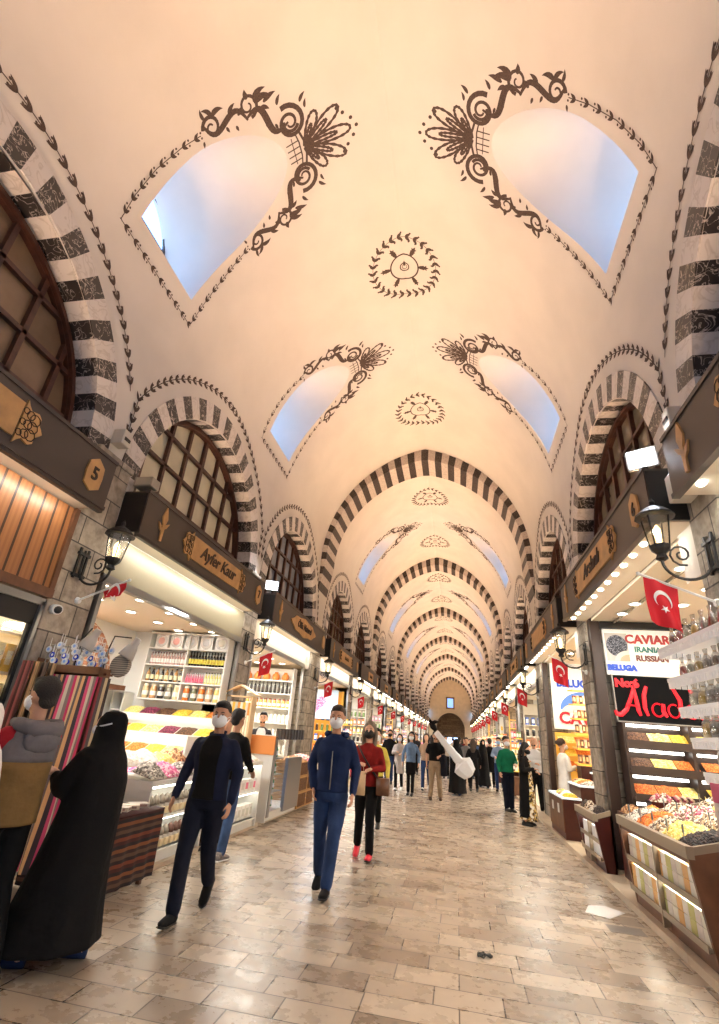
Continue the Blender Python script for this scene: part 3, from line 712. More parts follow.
for side in (-1, 1):
    for i in range(len(ARCH_C)):
        y0, y1 = shop_span(side, i); c = (y0 + y1) / 2; L = y1 - y0; X = wallx(side, -0.35); near = i < 4
        zb, zt = (3.52, 4.09)
        if side < 0: lab = {0: 'dark shop sign numbered 5 over the wood slatted front on the left', 1: 'dark shop sign reading Ayfer Kaur in black script', 2: 'dark shop sign with oval wooden panel beyond the Ayfer Kaur sign'}.get(i, 'dark shop sign, %s along the left wall' % ORD[i])
        else: lab = {0: 'dark shop sign with big carved panel at the right picture edge', 1: 'dark shop sign numbered 6 with a row of lamps beneath, right side', 2: 'dark shop sign just beyond the sign numbered 6'}.get(i, 'dark shop sign, %s along the right wall' % ORD[i])
        t = thing('shop_sign', lab, 'shop sign', (wallx(side), c, zb), 'shop signs along both walls')
        mb = MB(); mb.box(wallx(side, 0.02), X, y0, y1, zb + 0.03, zt); mb.box(X - side*0.012, X + side*0.05, y0 - .01, y1 + .01, zt - 0.02, zt + 0.02); mb.box(X - side*0.012, X+side*0.05, y0-.01, y1+.01, zb, zb+.04)
        mb.build('board', FASCIA, parent=t)
        mb = MB(); mb.box(wallx(side, 0.0), X + side*.01, y0 - .012, y0 + .0, zb + .02, zt - .03); mb.build('end_panel', BLACKB, parent=t)
        # underside
        mb = MB(); mb.box(wallx(side, 0.02), X + side*.05, y0 + .03, y1 - .03, zb + .015, zb + .03); mb.build('soffit', CREAM, parent=t)
        if side > 0 and i < 3:
            k = 12
            for q in range(k): MB().ball((X + side*0.11, y0 + .25 + (L-.5)*q/(k-1), zb + .005), (.035, .05, .018), 8).build('led_lamp', LED, parent=t, smooth=True)
        elif side < 0 and i < 4: MB().box(X + side*0.062, X + side*0.07, y0 + .1, y1 - .1, zb - .02, zb).build('led_strip', LED, parent=t); MB().box(X, X + side*.055, y0, y1, zb - .035, zb + .002).build('front_lip', FASCIA, parent=t)
        else: MB().box(X + side*0.09, X + side*0.12, y0 + .1, y1 - .1, zb - .002, zb + .014).build('led_strip', LED, parent=t)
        area_light('strip_light', (X + side*0.11, c, zb - .03), L - .3, 0.05, LED_LIGHT * L * (3 if (side, i) == (1, 0) else 1), (1, .96, .86), (side * 0.45, 0, -1), parent=t)
        # warm cornice uplighter on top
        area_light('cornice_lamp', (wallx(side, -0.25), c, zt + .06), L - .4, 0.10, UPLIGHT * L, (1, .65, .40), (-side * .50, 0, 1), parent=t, spread=radians(100))
        up = MB(); up.box(wallx(side, -.28), wallx(side, -.16), y0 + .2, y1 - .2, zt + .0, zt + .035); up.build('uplighter', STEEL, parent=t)
        # name panel
        pw = 0.62 if near else 0.5; pl = MB(); cv = MB(); tx = MB(); zc = (zb + zt) / 2
        if (side, i) in ((-1, 2),):
            P = [Vector((X, c + 1.0*cos(a)*(1 + .06*cos(6*a)), zc + .21*sin(a)*(1+.1*cos(8*a)))) for a in [2*pi*k/32 for k in range(32)]]; pl.prism(P, (-side*.02, 0, 0))
        else:
            wd = 0.85 if near else 0.6
            cc = 2.05 if i == 0 else c
            pl.box(X, X - side*.02, cc - wd, cc + wd, zc - .17, zc + .17)
            if near:
                carved_end(pl, cv, X, side, cc - wd, zc, -1); cv.build('carving', CARVE, parent=t); cv = MB(); carved_end(pl, cv, X, side, cc + wd, zc, 1)
        p = pl.build('name_panel', PLY, parent=t)
        p.parent = t
        if (side, i) == (-1, 0) or (side, i) == (1, 0):
            pass
        nm = NAMES.get((side, i))
        if nm:
            sz = 0.27 if i == 1 else 0.22
            put_text(tx, nm, sz, (X - side*.026, c, zc + .01), (0, -side, 0), (0, 0, 1), 0.012, shear=0.35, offset=0.004)
        elif i > 2:
            for q in range(5): tx.tube([Vector((X - side*.024, c - .3 + .13*q, zc - .05)), Vector((X - side*.024, c - .26 + .13*q, zc + .06)), Vector((X - side*.024, c - .21 + .13*q, zc - .05))], 0.008, 4)
        if cv.v: cv.build('carving', CARVE, parent=t)
        if tx.v: tx.build('lettering', CARVE, parent=t)
        em = MB()
        ye = ((y1 - .4) if (side > 0 and i == 1) else (y0 + .42)) if i else 3.72; emblem(em, X, side, ye, zc - .02, 1.0); 
        if near and not (side < 0 and i == 0): em.build('tulip_emblem', PLY, parent=t)
        # number plaque at the other end
        yp = y1 - .28
        if side > 0 and i == 1: yp = y0 + .35
        if i < 6 and not (side > 0 and i == 0):
            pq = MB(); P = [Vector((X, yp + a, zc + b)) for a, b in ((0,-.19),(.11,-.13),(.12,.0),(.11,.12),(0,.19),(-.11,.12),(-.12,0),(-.11,-.13))]; pq.prism(P, (-side*.02, 0, 0)); q = pq.build('number_plaque', PLY, parent=t)
            if (side, i) in NUMS:
                tx = MB(); put_text(tx, NUMS[(side, i)], 0.2, (X - side*.024, yp, zc), (0, -side, 0), (0, 0, 1), .01, offset=.004); tx.build('numeral', CARVE, parent=t)

# piers, shop rooms
ROOMD = 2.2
def room(side, i, wallmat=WHITE, zc=3.05):
    y0, y1 = shop_span(side, i); a, b = bay_limits(i); a = max(a, -1.5)
    X0, X1 = wallx(side, 0.30), wallx(side, ROOMD); mb = MB()
    yy0, yy1 = a + (.33 if side < 0 else .1), b - (.33 if side < 0 else .42)
    def q(*p): mb.add([Vector(v) for v in p], [(0, 1, 2, 3)])
    q((X1, yy0, 0), (X1, yy1, 0), (X1, yy1, zc), (X1, yy0, zc))
    q((wallx(side,.0), yy0, 0), (X1, yy0, 0), (X1, yy0, zc), (wallx(side,.0), yy0, zc)); q((wallx(side,.0), yy1, 0), (X1, yy1, 0), (X1, yy1, zc), (wallx(side,.0), yy1, zc))
    mb.build
    if zc < 3.45: q((wallx(side,.02), yy0, zc), (wallx(side,.02), yy1, zc), (wallx(side,.02), yy1, 3.56), (wallx(side,.02), yy0, 3.56))
    w = struct(mb.build('wall_shop', wallmat)); 
    cm = MB(); cm.box(wallx(side, .04), X1, yy0, yy1, zc, zc + .05); struct(cm.build('ceiling', CREAM))
    fm = MB(); fm.box(wallx(side, 0), X1, yy0, yy1, 0.0, 0.10); struct(fm.build('floor', KERB))
    return yy0, yy1
def pier(side, y0, y1):
    mb = MB(); mb.box(wallx(side, -0.035), wallx(side, 0.5), y0, y1, 0, 4.33); mb.box(wallx(side, -0.06), wallx(side, 0.4), y0 - .02, y1 + .02, 4.30, 4.38)
    struct(mb.build('wall_left' if side < 0 else 'wall_right', STONE, bevel=0.015))

def wall_lantern(side, y, z, lab, reach=0.36):
    X = wallx(side, -0.04); t = thing('wall_lantern', lab, 'wall lamp', (X, y, z), 'lanterns on the stone piers')
    d = -side; mb = MB()
    for dy in (-.06, .06): mb.box(X, X + d*.02, y + dy - .012, y + dy + .012, z - .22, z + .12)
    mb.box(X, X + d*.03, y - .09, y + .09, z - .20, z - .17); mb.box(X, X + d*.03, y - .09, y + .09, z + .04, z + .07)
    mb.tube([(X + d*.02, y, z + .10), (X + d*.02, y, z - .16)], .014, 6)
    mb.tube([(X + d*(.02 + reach*.52*(1 - cos(a))), y, z - .12 - .16*sin(a)) for a in [pi*k/14 for k in range(15)]], .013, 6)
    mb.tube([(X + d*(.24 + (.10 - .08*k/16)*cos(a)), y, z - .06 + (.10 - .08*k/16)*sin(a)) for k, a in [(k, -1.9 + 1.5*2*pi*k/16) for k in range(17)]], .009, 5)
    mb.build('bracket', BLACKB, parent=t)
    lx = X + d*(.03 + reach); lz = z + .04
    mb = MB(); mb.lathe([(.02, -.16), (.05, -.14), (.035, -.10), (.075, -.06), (.085, -.03), (.08, -.02)], (lx, y, lz), 8); mb.lathe([(.13, .235), (.16, .24), (.155, .26), (.10, .31), (.04, .345), (.02, .36), (.025, .39), (.004, .43)], (lx, y, lz), 12)
    for k in range(4):
        a = pi/4 + k*pi/2; mb.tube([(lx + .08*cos(a), y + .08*sin(a), lz - .03), (lx + .115*cos(a), y + .115*sin(a), lz + .24)], .007, 4)
    mb.build('lantern_frame', BLACKB, parent=t)
    mb = MB(); mb.lathe([(.075, -.03), (.11, .235)], (lx, y, lz), 8); mb.build('lantern_glass', glass_mat('lantern_glass', (255, 252, 244), .25, .2), parent=t)
    mb = MB(); mb.lathe([(.015, -.03), (.02, .03), (.03, .08), (.028, .13), (.005, .17)], (lx, y, lz), 8); mb.build('lamp_bulb', BULB, parent=t)
    return t

def flag_mesh(side, X, y, z, w=0.34, h=0.24, tilt=0.35):
    """flag hanging from a slanted pole, cloth in the x-z plane facing along the aisle, draped"""
def turkish_flag(side, y, z, lab, size=1.0, droop=0.0, furl=1.0):
    X = wallx(side, -0.04); d = -side; t = thing('small_flag', lab, 'flag', (X, y, z), 'small red flags on the piers')
    L = .62 * size; e = Vector((d*.92, 0, .39)); p0 = Vector((X, y, z)); mb = MB(); mb.tube([p0, p0 + e*L], .011*size, 6); mb.ball(p0 + e*L, .018*size, 8); mb.lathe([(.04, 0), (.03, .03)], (0,0,0), 8, M=Matrix.Translation(p0) @ Matrix.Rotation(d*pi/2, 4, 'Y'))
    mb.build('flag_pole', WHITEP, parent=t)
    # cloth hangs from outer part of the pole
    a0 = p0 + e*L*.50; W = .27*size; H = .38*size*furl
    def pt(u, v, off=0.0):   # u along pole 0..1, v down 0..1
        q = a0 + e*(W*u*(1 - droop*.5*v)); q = q + Vector((d*.02*v, 0, -H*v)); q.y += .03*size*sin(u*7 + v*3)*(.3+v) - off
        return q
    us = [k/10 for k in range(11)]; vs = [k/10 for k in range(11)]
    mb = MB(); mb.grid(lambda u, v: pt(u, v), us, vs); mb.grid(lambda u, v: pt(u, v, -.003), us, vs); cl = mb.build('flag_cloth', REDFLAG, parent=t, smooth=True)
    mb = MB()
    def uv(cx, cy): return pt(.5 + cx, .42 + cy, .006)
    n = 20; R1, R2 = .27, .215
    # crescent
    P = []
    for k in range(n + 1):
        a = radians(40 + 280*k/n); P.append((R1*cos(a), R1*sin(a)))
    Q = []
    for k in range(n + 1):
        a = radians(50 + 260*k/n); Q.append((.07 + R2*cos(a), R2*sin(a)))
    V = [uv(p[1]*d, -p[0]*W/H*-1 if False else p[0]*W/H) for p in P] + [uv(p[1]*d, p[0]*W/H) for p in Q]
    mb.add(V, [(k, k+1, n+2+k, n+1+k) for k in range(n)])
    S = []
    for k in range(10):
        a = pi*k/5; r = .12 if k % 2 == 0 else .048; S.append(uv(r*sin(a)*d, .30*W/H + r*cos(a)*W/H))
    mb.add(S + [uv(0, .30*W/H)], [(k, (k+1) % 10, 10) for k in range(10)])
    mb.build('crescent_and_star', WHITEP, parent=cl)
    return t

# piers between bays on both sides
for side in (-1, 1):
    for i in range(len(ARCH_C)):
        a, b = bay_limits(i); wide = any(abs(b - (r + .52)) < .1 for r in RIBS)
        h = .33 if not wide else .55
        lo, hi = (b - h, b + h) if side < 0 else (b - h - .10, b + h - .22)
        if (side, i) == (-1, 0): lo = 4.19
        pier(side, lo, hi); pc = (lo + hi) / 2
        if i < 12:
            nm = ORD[i]; sd = 'left' if side < 0 else 'right'
            ly = {(-1, 0): 4.45, (1, 0): 4.30, (-1, 1): 9.15, (1, 1): 8.85}.get((side, i), pc)
            wall_lantern(side, ly, 3.17 if (side, i) == (1, 0) else 3.05, 'black scrolled wall lantern on the %s stone pier from the front, %s side' % (nm, sd))
            fy = ly + .12
            turkish_flag(side, fy if side < 0 else ly + .08, 2.62 if side < 0 else 2.72, 'small red crescent flag on the %s pier from the front, %s side' % (nm, sd), size=1.0, droop=.15, furl=.3 if (side, i) == (-1, 0) else 1.0)

# security camera, detectors, floodlights
def small_box(name, lab, cat, c, s, m, extra=None):
    t = thing(name, lab, cat, c); mb = MB(); mb.box(c[0]-s[0]/2, c[0]+s[0]/2, c[1]-s[1]/2, c[1]+s[1]/2, c[2]-s[2]/2, c[2]+s[2]/2); mb.build('housing', m, parent=t, bevel=.012)
    if extra: extra(t)
    return t
OFFW = mat('off_white_plastic', (214, 206, 192), 0.4)
def det_extra(c, side):
    def f(t):
        mb = MB(); mb.box(c[0]-side*.085-.005, c[0]-side*.085+.005, c[1]-.05, c[1]+.05, c[2]-.04, c[2]+.0); mb.build('sensor_lens', BLACKB, parent=t)
    return f
c = (wallx(-1, -.08), 4.42, 4.60); small_box('alarm_detector', 'white alarm box on the wall above the first left pier', 'detector', c, (.16, .16, .2), OFFW, det_extra(c, -1))
c = (wallx(1, -.08), 4.32, 4.50); small_box('alarm_detector', 'white alarm box on the wall above the first right pier', 'detector', c, (.16, .14, .2), OFFW, det_extra(c, 1))
c = (wallx(-1, -.2), 4.93, 4.24)
def fl(t):
    mb = MB(); mb.box(c[0]-.10, c[0]+.12, c[1]-.092, c[1]-.088, c[2]-.05, c[2]+.05); mb.build('lamp_face', mat('floodlight_off', (190,180,160), .2), parent=t)
small_box('flood_lamp', 'grey floodlight, switched off, on top of the Ayfer Kaur sign', 'floodlight', c, (.26, .18, .13), mat('grey_casting', (150,142,130), .5), fl)
def flood(loc, side, lab):
    t = thing('flood_lamp', lab, 'floodlight', loc); X, Y, Z = loc
    M = Matrix.Translation(loc) @ Matrix.Rotation(-side*.5, 4, 'Z') @ Matrix.Rotation(.25, 4, 'X'); mb = MB(); mb.box(-.14, .14, 0, .06, -.10, .10, M=M); mb.build('housing', mat('grey_casting', (150,142,130), .5), parent=t)
    mb = MB(); mb.box(-.12, .12, -.012, 0, -.085, .085, M=M); mb.build('lamp_face', mat('flood_glow', (255,255,255), .3, emit=(225, 236, 255), es=22), parent=t)
    mb = MB(); mb.tube([(X, Y + .05, Z), (X + side*.02, Y + .08, Z - .10), (X, Y+.08, Z - .16)], .012, 5); mb.build('bracket', BLACKB, parent=t)
    area_light('flood_beam', (M @ Vector((0, -.03, 0)))[:], .22, .16, 14, (.86, .92, 1), (M.to_3x3() @ Vector((0, -1, 0))), yaxis=(1, 0, 0), parent=t)
flood((wallx(1, -.30), 4.66, 4.27), 1, 'glaring white floodlight above the sign numbered 6')
flood((wallx(-1, -.26), 9.50, 4.24), -1, 'bright small floodlight above the third left shop sign')
# box behind sign corner (right)
c = (wallx(1, -.14), 4.36, 3.78); small_box('junction_box', 'white junction box at the corner of the right front sign', 'box', c, (.18, .16, .26), OFFW)
# security camera on first left pier
t = thing('security_camera', 'white dome security camera on the first left stone pier', 'camera', (wallx(-1, -.04), 4.30, 2.46))
mb = MB(); mb.cyl((wallx(-1, -.03), 4.30, 2.46), (wallx(-1, -.16), 4.22, 2.44), .05, 14); mb.build('housing', WHITEP, parent=t)
mb = MB(); mb.ball((wallx(-1, -.17), 4.215, 2.437), .038, 12); mb.build('lens', BLACKB, parent=t)
# ------------------------------------------------------------------ goods prototypes
SPICE = {
 'yellow': ramp_mat('heap_yellow', [(240,196,60),(232,176,40),(248,214,96)], 60),
 'orange': ramp_mat('heap_orange', [(226,120,40),(214,96,30),(236,150,66)], 70),
 'paleyellow': ramp_mat('heap_paleyellow', [(250,228,130),(246,216,104),(252,238,170)], 50),
 'brown': ramp_mat('heap_brown', [(96,64,44),(120,84,56),(74,48,34)], 60),
 'purple': ramp_mat('heap_purple', [(120,44,70),(160,70,100),(96,36,56)], 60),
 'pink': ramp_mat('heap_pink', [(236,130,170),(250,200,215),(214,90,140)], 40),
 'white': ramp_mat('heap_white', [(250,244,232),(240,228,210),(255,252,246)], 35),
 'greytea': ramp_mat('heap_greytea', [(150,140,128),(206,198,186),(96,88,82),(230,222,208)], 45),
 'mixed': ramp_mat('heap_mixed', [(228,214,190),(90,66,50),(190,160,120),(246,236,214),(120,92,70)], 42),
 'rosemix': ramp_mat('heap_rosemix', [(228,210,190),(170,60,90),(120,90,66),(246,232,214),(206,120,140)], 42),
 'yellowmix': ramp_mat('heap_yellowmix', [(250,226,110),(90,150,140),(246,206,70),(255,240,170)], 34),
 'orangemix': ramp_mat('heap_orangemix', [(240,150,60),(250,190,80),(230,110,60),(248,214,130)], 34),
 'blacktea': ramp_mat('heap_blacktea', [(34,26,24),(56,42,36),(24,18,18),(84,66,56)], 55),
 'green': ramp_mat('heap_green', [(126,134,84),(90,100,60),(160,160,110)], 50),
 'nuts': ramp_mat('heap_nuts', [(196,148,96),(150,98,60),(222,186,140),(120,74,46)], 40),
}
_hm = {}
def heap(kind, x0, x1, y0, y1, z, h, label, group=None, slope=0.0, slopedir=1, cat='spice heap', rough=0.012, n=14):
    """a mound filling one bin; slope raises the side away from the customer"""
    rnd = random.Random(int((x0*7919 + y0*104729 + z*31)*100)); mb = MB(); cx, cy = (x0+x1)/2, (y0+y1)/2
    ph = [rnd.uniform(0, 6) for _ in range(4)]
    V = []
    for i in range(n+1):
        for j in range(n+1):
            u, v = i/n, j/n; e = (sin(pi*u)**.55) * (sin(pi*v)**.55)
            b = h*e*(.8 + .2*sin(3*u+ph[0])*cos(2.5*v+ph[1])) + (rnd.uniform(-rough, rough) if 0 < i < n and 0 < j < n else 0)
            V.append((x0+(x1-x0)*u, y0+(y1-y0)*v, z + b + slope*(u if slopedir > 0 else 1-u)))
    mb.add(V, [(i*(n+1)+j, i*(n+1)+j+1, (i+1)*(n+1)+j+1, (i+1)*(n+1)+j) for i in range(n) for j in range(n)])
    # skirt
    ring = [i*(n+1) for i in range(n+1)] + [n*(n+1)+j for j in range(1, n+1)] + [i*(n+1)+n for i in range(n-1, -1, -1)] + [j for j in range(n-1, 0, -1)]
    low = [(V[k][0], V[k][1], V[k][2] - .006) for k in ring]; o = len(mb.v); mb.v += low; m = len(ring)
    for k in range(m): mb.f.append([ring[k], ring[(k+1) % m], o+(k+1) % m, o+k]); mb.m.append(0)
    mb.f.append([o+k for k in range(m)][::-1]); mb.m.append(0)
    o = mb.build('spice_heap', SPICE[kind], smooth=True)
    tag(o, label, cat, group, 'stuff'); return o

def heap_y(kind, x0, x1, y0, y1, z0, z1, h, label, group=None, n=10):
    """mound on a tray sloping along y (low in front y0)"""
    rnd = random.Random(int((x0*7919 + y0*104729 + z0*31)*100)); mb = MB(); V = []
    for i in range(n+1):
        for j in range(n+1):
            u, v = i/n, j/n; e = (sin(pi*u)**.6)*(sin(pi*v)**.6)
            V.append((x0+(x1-x0)*u, y0+(y1-y0)*v, z0+(z1-z0)*v + h*e + (rnd.uniform(-.006,.006) if 0<i<n and 0<j<n else 0)))
    mb.add(V, [(i*(n+1)+j, (i+1)*(n+1)+j, (i+1)*(n+1)+j+1, i*(n+1)+j+1) for i in range(n) for j in range(n)])
    o = mb.build('spice_heap', SPICE[kind], smooth=True); tag(o, label, 'spice heap', group, 'stuff'); return o

C_ = {}
def cm(c, rough=.45, **k): return mat('c_%d_%d_%d_%d' % (*c, int(rough*100)), c, rough, **k)
class Proto:
    """first call builds the thing, later calls copy it"""
    cache = {}
    @staticmethod
    def put(key, build, loc, label, cat, group, rz=0.0, scale=None):
        if key not in Proto.cache:
            t = thing(key[0], label, cat, (0, 0, 0), group); build(t); Proto.cache[key] = t
            t.location = loc; t.rotation_euler = (0, 0, rz)
            if scale: t.scale = scale if isinstance(scale, tuple) else (scale,)*3
            return t
        return dup(Proto.cache[key], loc, label, group, rz, scale)
def bottle(loc, col, lab, cap, label, group, h=.26, r=.034, **k):
    def b(t):
        m = MB(); m.lathe([(r*.9, 0), (r, .01), (r, h*.58), (r*.85, h*.68), (r*.38, h*.78), (r*.36, h*.93)], n=10); m.build('glass_body', cm(col, .15), parent=t, smooth=True)
        m = MB(); m.lathe([(r*1.02, h*.14), (r*1.02, h*.48)], n=10); m.build('paper_label', cm(lab), parent=t)
        m = MB(); m.lathe([(r*.42, h*.90), (r*.42, h), (r*.3, h*1.01)], n=8); m.build('cap', cm(cap), parent=t)
    return Proto.put(('bottle', col, lab, cap, h, r), b, loc, label, 'bottle', group, **k)
def jar(loc, col, lid, label, group, h=.18, r=.05, lab=(240,236,224), **k):
    def b(t):
        m = MB(); m.lathe([(r*.92, 0), (r, .012), (r, h*.72), (r*.8, h*.82), (r*.78, h*.86)], n=12); m.build('glass_body', cm(col, .2), parent=t, smooth=True)
        m = MB(); m.lathe([(r*.86, h*.84), (r*.88, h*.98), (r*.7, h)], n=12); m.build('lid', cm(lid), parent=t)
        if lab:
            m = MB(); m.lathe([(r*1.02, h*.2), (r*1.02, h*.5)], n=12); m.build('paper_label', cm(lab), parent=t)
    return Proto.put(('jar', col, lid, lab, h, r), b, loc, label, 'jar', group, **k)
def carton(loc, col, col2, label, group, s=(.12, .06, .16), name='carton', cat='box', **k):
    w, d, h = s
    def b(t):
        m = MB(); m.box(-w/2, w/2, -d/2, d/2, 0, h); m.build('box_body', cm(col, .4), parent=t, bevel=.004)
        m = MB(); m.box(-w*.36, w*.36, -d/2 - .002, -d/2, h*.25, h*.75); m.box(-w/2-.002, -w/2, -d*.3, d*.3, h*.25, h*.75); m.box(w/2, w/2+.002, -d*.3, d*.3, h*.25, h*.75); m.build('printed_panel', cm(col2, .4), parent=t)
    return Proto.put((name, col, col2, s), b, loc, label, cat, group, **k)
def bag(loc, col, col2, label, group, w=.16, h=.24, d=.07, **k):
    """clear plastic gift packet with gathered top"""
    def b(t):
        m = MB(); m.loft([(0,0,0),(0,0,h*.3),(0,0,h*.62),(0,0,h*.78),(0,0,h)], [(w/2,d/2),(w*.52,d*.55),(w*.45,d*.42),(w*.12,d*.2),(w*.3,d*.25)], 10, lat=(1,0,0)); m.build('clear_wrap', glass_mat('packet_film', (236,234,230), .30, .2), parent=t, smooth=True)
        m = MB(); m.loft([(0,0,h*.02),(0,0,h*.3),(0,0,h*.55),(0,0,h*.62)], [(w*.42,d*.42),(w*.44,d*.46),(w*.34,d*.36),(w*.1,d*.1)], 8, lat=(1,0,0)); m.build('filling', cm(col2, .5), parent=t, smooth=True)
        m = MB(); m.lathe([(w*.13, h*.76), (w*.13, h*.80)], n=8, M=Matrix.Diagonal((1, .9, 1, 1))); m.build('tie', cm((190,160,110)), parent=t)
    return Proto.put(('gift_packet', col, col2, w, h), b, loc, label, 'packet', group, **k)
def plate_box(loc, col, label, group, **k):
    def b(t):
        m = MB(); m.box(-.13, .13, 0, .06, 0, .26); m.build('box_body', cm((244,242,238), .3), parent=t, bevel=.005)
        R = Matrix.Translation((0, -.004, .13)) @ Matrix.Rotation(pi/2, 4, 'X')
        m = MB(); m.lathe([(.115, 0), (.115, .012), (.09, .016), (.07, .008), (.0, .008)], n=20, M=R); m.build('plate', cm((222,216,214), .25), parent=t, smooth=False)
        m = MB(); m.lathe([(.072, .006), (.05, .020), (.0, .022)], n=16, M=R); m.build('sweets', cm(col, .5), parent=t)
    return Proto.put(('boxed_plate', col), b, loc, label, 'boxed plate', group, **k)
def tallcap(loc, col, label, group, **k):
    """squat glass with pointed paper-covered top"""
    def b(t):
        m = MB(); m.lathe([(.032,0),(.038,.01),(.042,.11),(.040,.13)], n=10); m.build('glass_body', cm((208,200,190), .2), parent=t, smooth=True)
        m = MB(); m.lathe([(.045,.125),(.045,.16),(.03,.20),(.005,.225)], n=10); m.build('pointed_cover', cm(col, .6), parent=t, smooth=True)
        m = MB(); m.box(-.02,.05,-.03,.03,.02,.09); m.box(.0,.046,-.028,.028,.03,.08); m.build('tag', cm((238,214,170), .5), parent=t)
    return Proto.put(('covered_glass', col), b, loc, label, 'jar', group, **k)
def small_card(loc, label, group, **k):
    def b(t):
        m = MB(); m.box(-.03, .03, -.003, .003, .04, .10); m.build('card_face', cm((92, 96, 100), .5), parent=t); m = MB(); m.cyl((0,0,-.02),(0,0,.05),.004,5); m.build('pin', STEEL, parent=t)
    return Proto.put(('price_card',), b, loc, label, 'price card', group, **k)

def ceiling_spot(loc, lab, group='recessed spotlights'):
    def b(t):
        m = MB(); m.lathe([(.085, .0), (.10, -.006), (.10, -.014), (.078, -.014)], n=16); m.build('rim', WHITE, parent=t)
        m = MB(); m.lathe([(.076, -.008), (.07, -.016), (.0, -.018)], n=16); m.build('lamp_face', DOWN, parent=t)
    return Proto.put(('ceiling_spotlight',), b, loc, lab, 'spotlight', group)

def shelf_unit(label, x0, x1, y, depth, zs, m, dividers=(), back=True, name='shelf_unit', ztop=None, zb=.10):
    """open shelves facing the camera (towards -y); y is the back plane"""
    t = thing(name, label, 'shelves', ((x0+x1)/2, y - depth/2, 0.10)); zt = ztop or zs[-1]
    for z in zs: 
        mb = MB(); mb.box(x0, x1, y - depth, y, z - .012, z + .012); mb.build('shelf', m, parent=t)
    for x in [x0, x1] + list(dividers):
        mb = MB(); mb.box(x - .012, x + .012, y - depth, y, zb, zt); mb.build('upright', m, parent=t)
    if back: mb = MB(); mb.box(x0, x1, y - .012, y, zb, zt); mb.build('back_panel', m, parent=t)
    return t
# ------------------------------------------------------------------ left side, front shops
def roller(side, y0, y1, label, m, z0=2.95, z1=3.5):
    X = wallx(side, -.03); t = thing('shutter_housing', label, 'shutter', (X, (y0+y1)/2, z0))
    mb = MB(); mb.box(X, X + side*.25, y0, y1, z0 + .04, z1); mb.build('housing_panel', m, parent=t)
    mb = MB(); mb.box(X - side*.03, X + side*.03, y0, y1, z0 - .02, z0 + .05); mb.box(X - side*.015, X + side*.03, y0, y1, z0 + .055, z0 + .075); mb.build('bottom_bar', STEEL, parent=t)
    for yy in (y0 + .03, y1 - .03):
        mb = MB(); mb.box(X - side*.03, X + side*.04, yy - .03, yy + .03, .10, z0); mb.build('guide_rail', STEEL, parent=t)
    return t
HOUS = mat('shutter_panel', (156, 146, 122), 0.4)
# shop 0: wooden slatted valance and gold lit window
y0, y1 = room(-1, 0, CREAM)
t = thing('wooden_valance', 'slatted brown wooden panel under the front left sign', 'wood panel', (wallx(-1), 1.5, 2.55))
mb = MB(); SLAT = stripe_mat('wood_slats', [(152,100,60),(160,108,66),(148,96,58),(158,106,64),(150,98,60),(60,36,24)], 1/.16, 'Y', .35)
X = wallx(-1, -.06)
mb.hexa([(X,-1.2,2.62),(X,4.16,2.62),(X-.1,4.16,2.62),(X-.1,-1.2,2.62)], [(X-.02,-1.2,3.52),(X-.02,4.16,3.52),(X-.1,4.16,3.52),(X-.1,-1.2,3.52)]); mb.build('slat_panel', SLAT, parent=t)
mb = MB(); mb.box(X-.1, X+.03, -1.2, 4.18, 2.54, 2.63); mb.build('bottom_rail', BROWNW, parent=t); mb = MB(); mb.box(X-.1, X+.02, 4.12, 4.18, 2.6, 3.52); mb.build('end_board', BROWNW, parent=t)
t = thing('glazed_shop_door', 'black framed shop window with gold packets behind glass', 'shop window', (wallx(-1), 2.6, .1))
X = wallx(-1, .05); mb = MB()
mb.box(X+.03, X+.06, 0.6, 4.16, 2.27, 2.46); mb.box(X+.03, X+.06, 4.09, 4.13, .1, 2.3); mb.box(X+.03, X+.06, 2.3, 2.40, .1, 2.3); mb.box(X+.03,X+.06,.6,4.1,.1,.35); mb.build('door_frame', BLACKB, parent=t)
mb = MB(); mb.box(X+.03, X+.09, 4.13, 4.17, .1, 2.5); mb.box(X+.03, X+.09, .6, 4.17, 2.46, 2.53); mb.build('steel_trim', STEEL, parent=t)
mb = MB(); mb.box(X+.035, X+.04, .6, 4.1, .35, 2.27); mb.build('glass_pane', GLASS, parent=t)
t = shelf_unit('tall gold lit shelves inside the first left shop window', -5.7, -4.62, 4.0, .4, [.5, .85, 1.2, 1.55, 1.9, 2.25], CREAM)
GOLD = (236, 190, 80)
for z in (.5, .85, 1.2, 1.55, 1.9):
    for k in range(9): carton((-5.62 + k*.115, 3.72, z + .012), GOLD, (250,226,150), 'gold packet on the shelves of the first left shop', 'gold packets', s=(.10, .08, .26), name='gold_packet', cat='packet')
t = thing('display_rack', 'rack of gold packets right behind the first left shop glass', 'display rack', (-4.35, 3.1, .1))
mb = MB()
for z in (.4, .75, 1.1, 1.45, 1.8, 2.15): mb.box(-4.50, -4.13, 2.2, 4.12, z-.012, z+.012)
mb.build('shelf_boards', CREAM, parent=t); mb = MB(); mb.box(-4.51, -4.50, 2.2, 4.12, .1, 2.2); mb.build('back_panel', CREAM, parent=t)
for z in (.75, 1.1, 1.45, 1.8):
    for k in range(14): carton((-4.20, 2.50 + k*.12, z + .012), (244, 200, 84) if (k + int(z*10)) % 3 else (250, 232, 170), (252,240,190), 'yellow packet on the rack behind the first left glass', 'window packets', s=(.12, .10, .25), name='yellow_packet', cat='packet')
area_light('shop_lamp', (-4.7, 2.6, 2.95), 1.2, 1.2, SHOP_LIGHT*1.3, (1, .9, .7), (0, 0, -1))
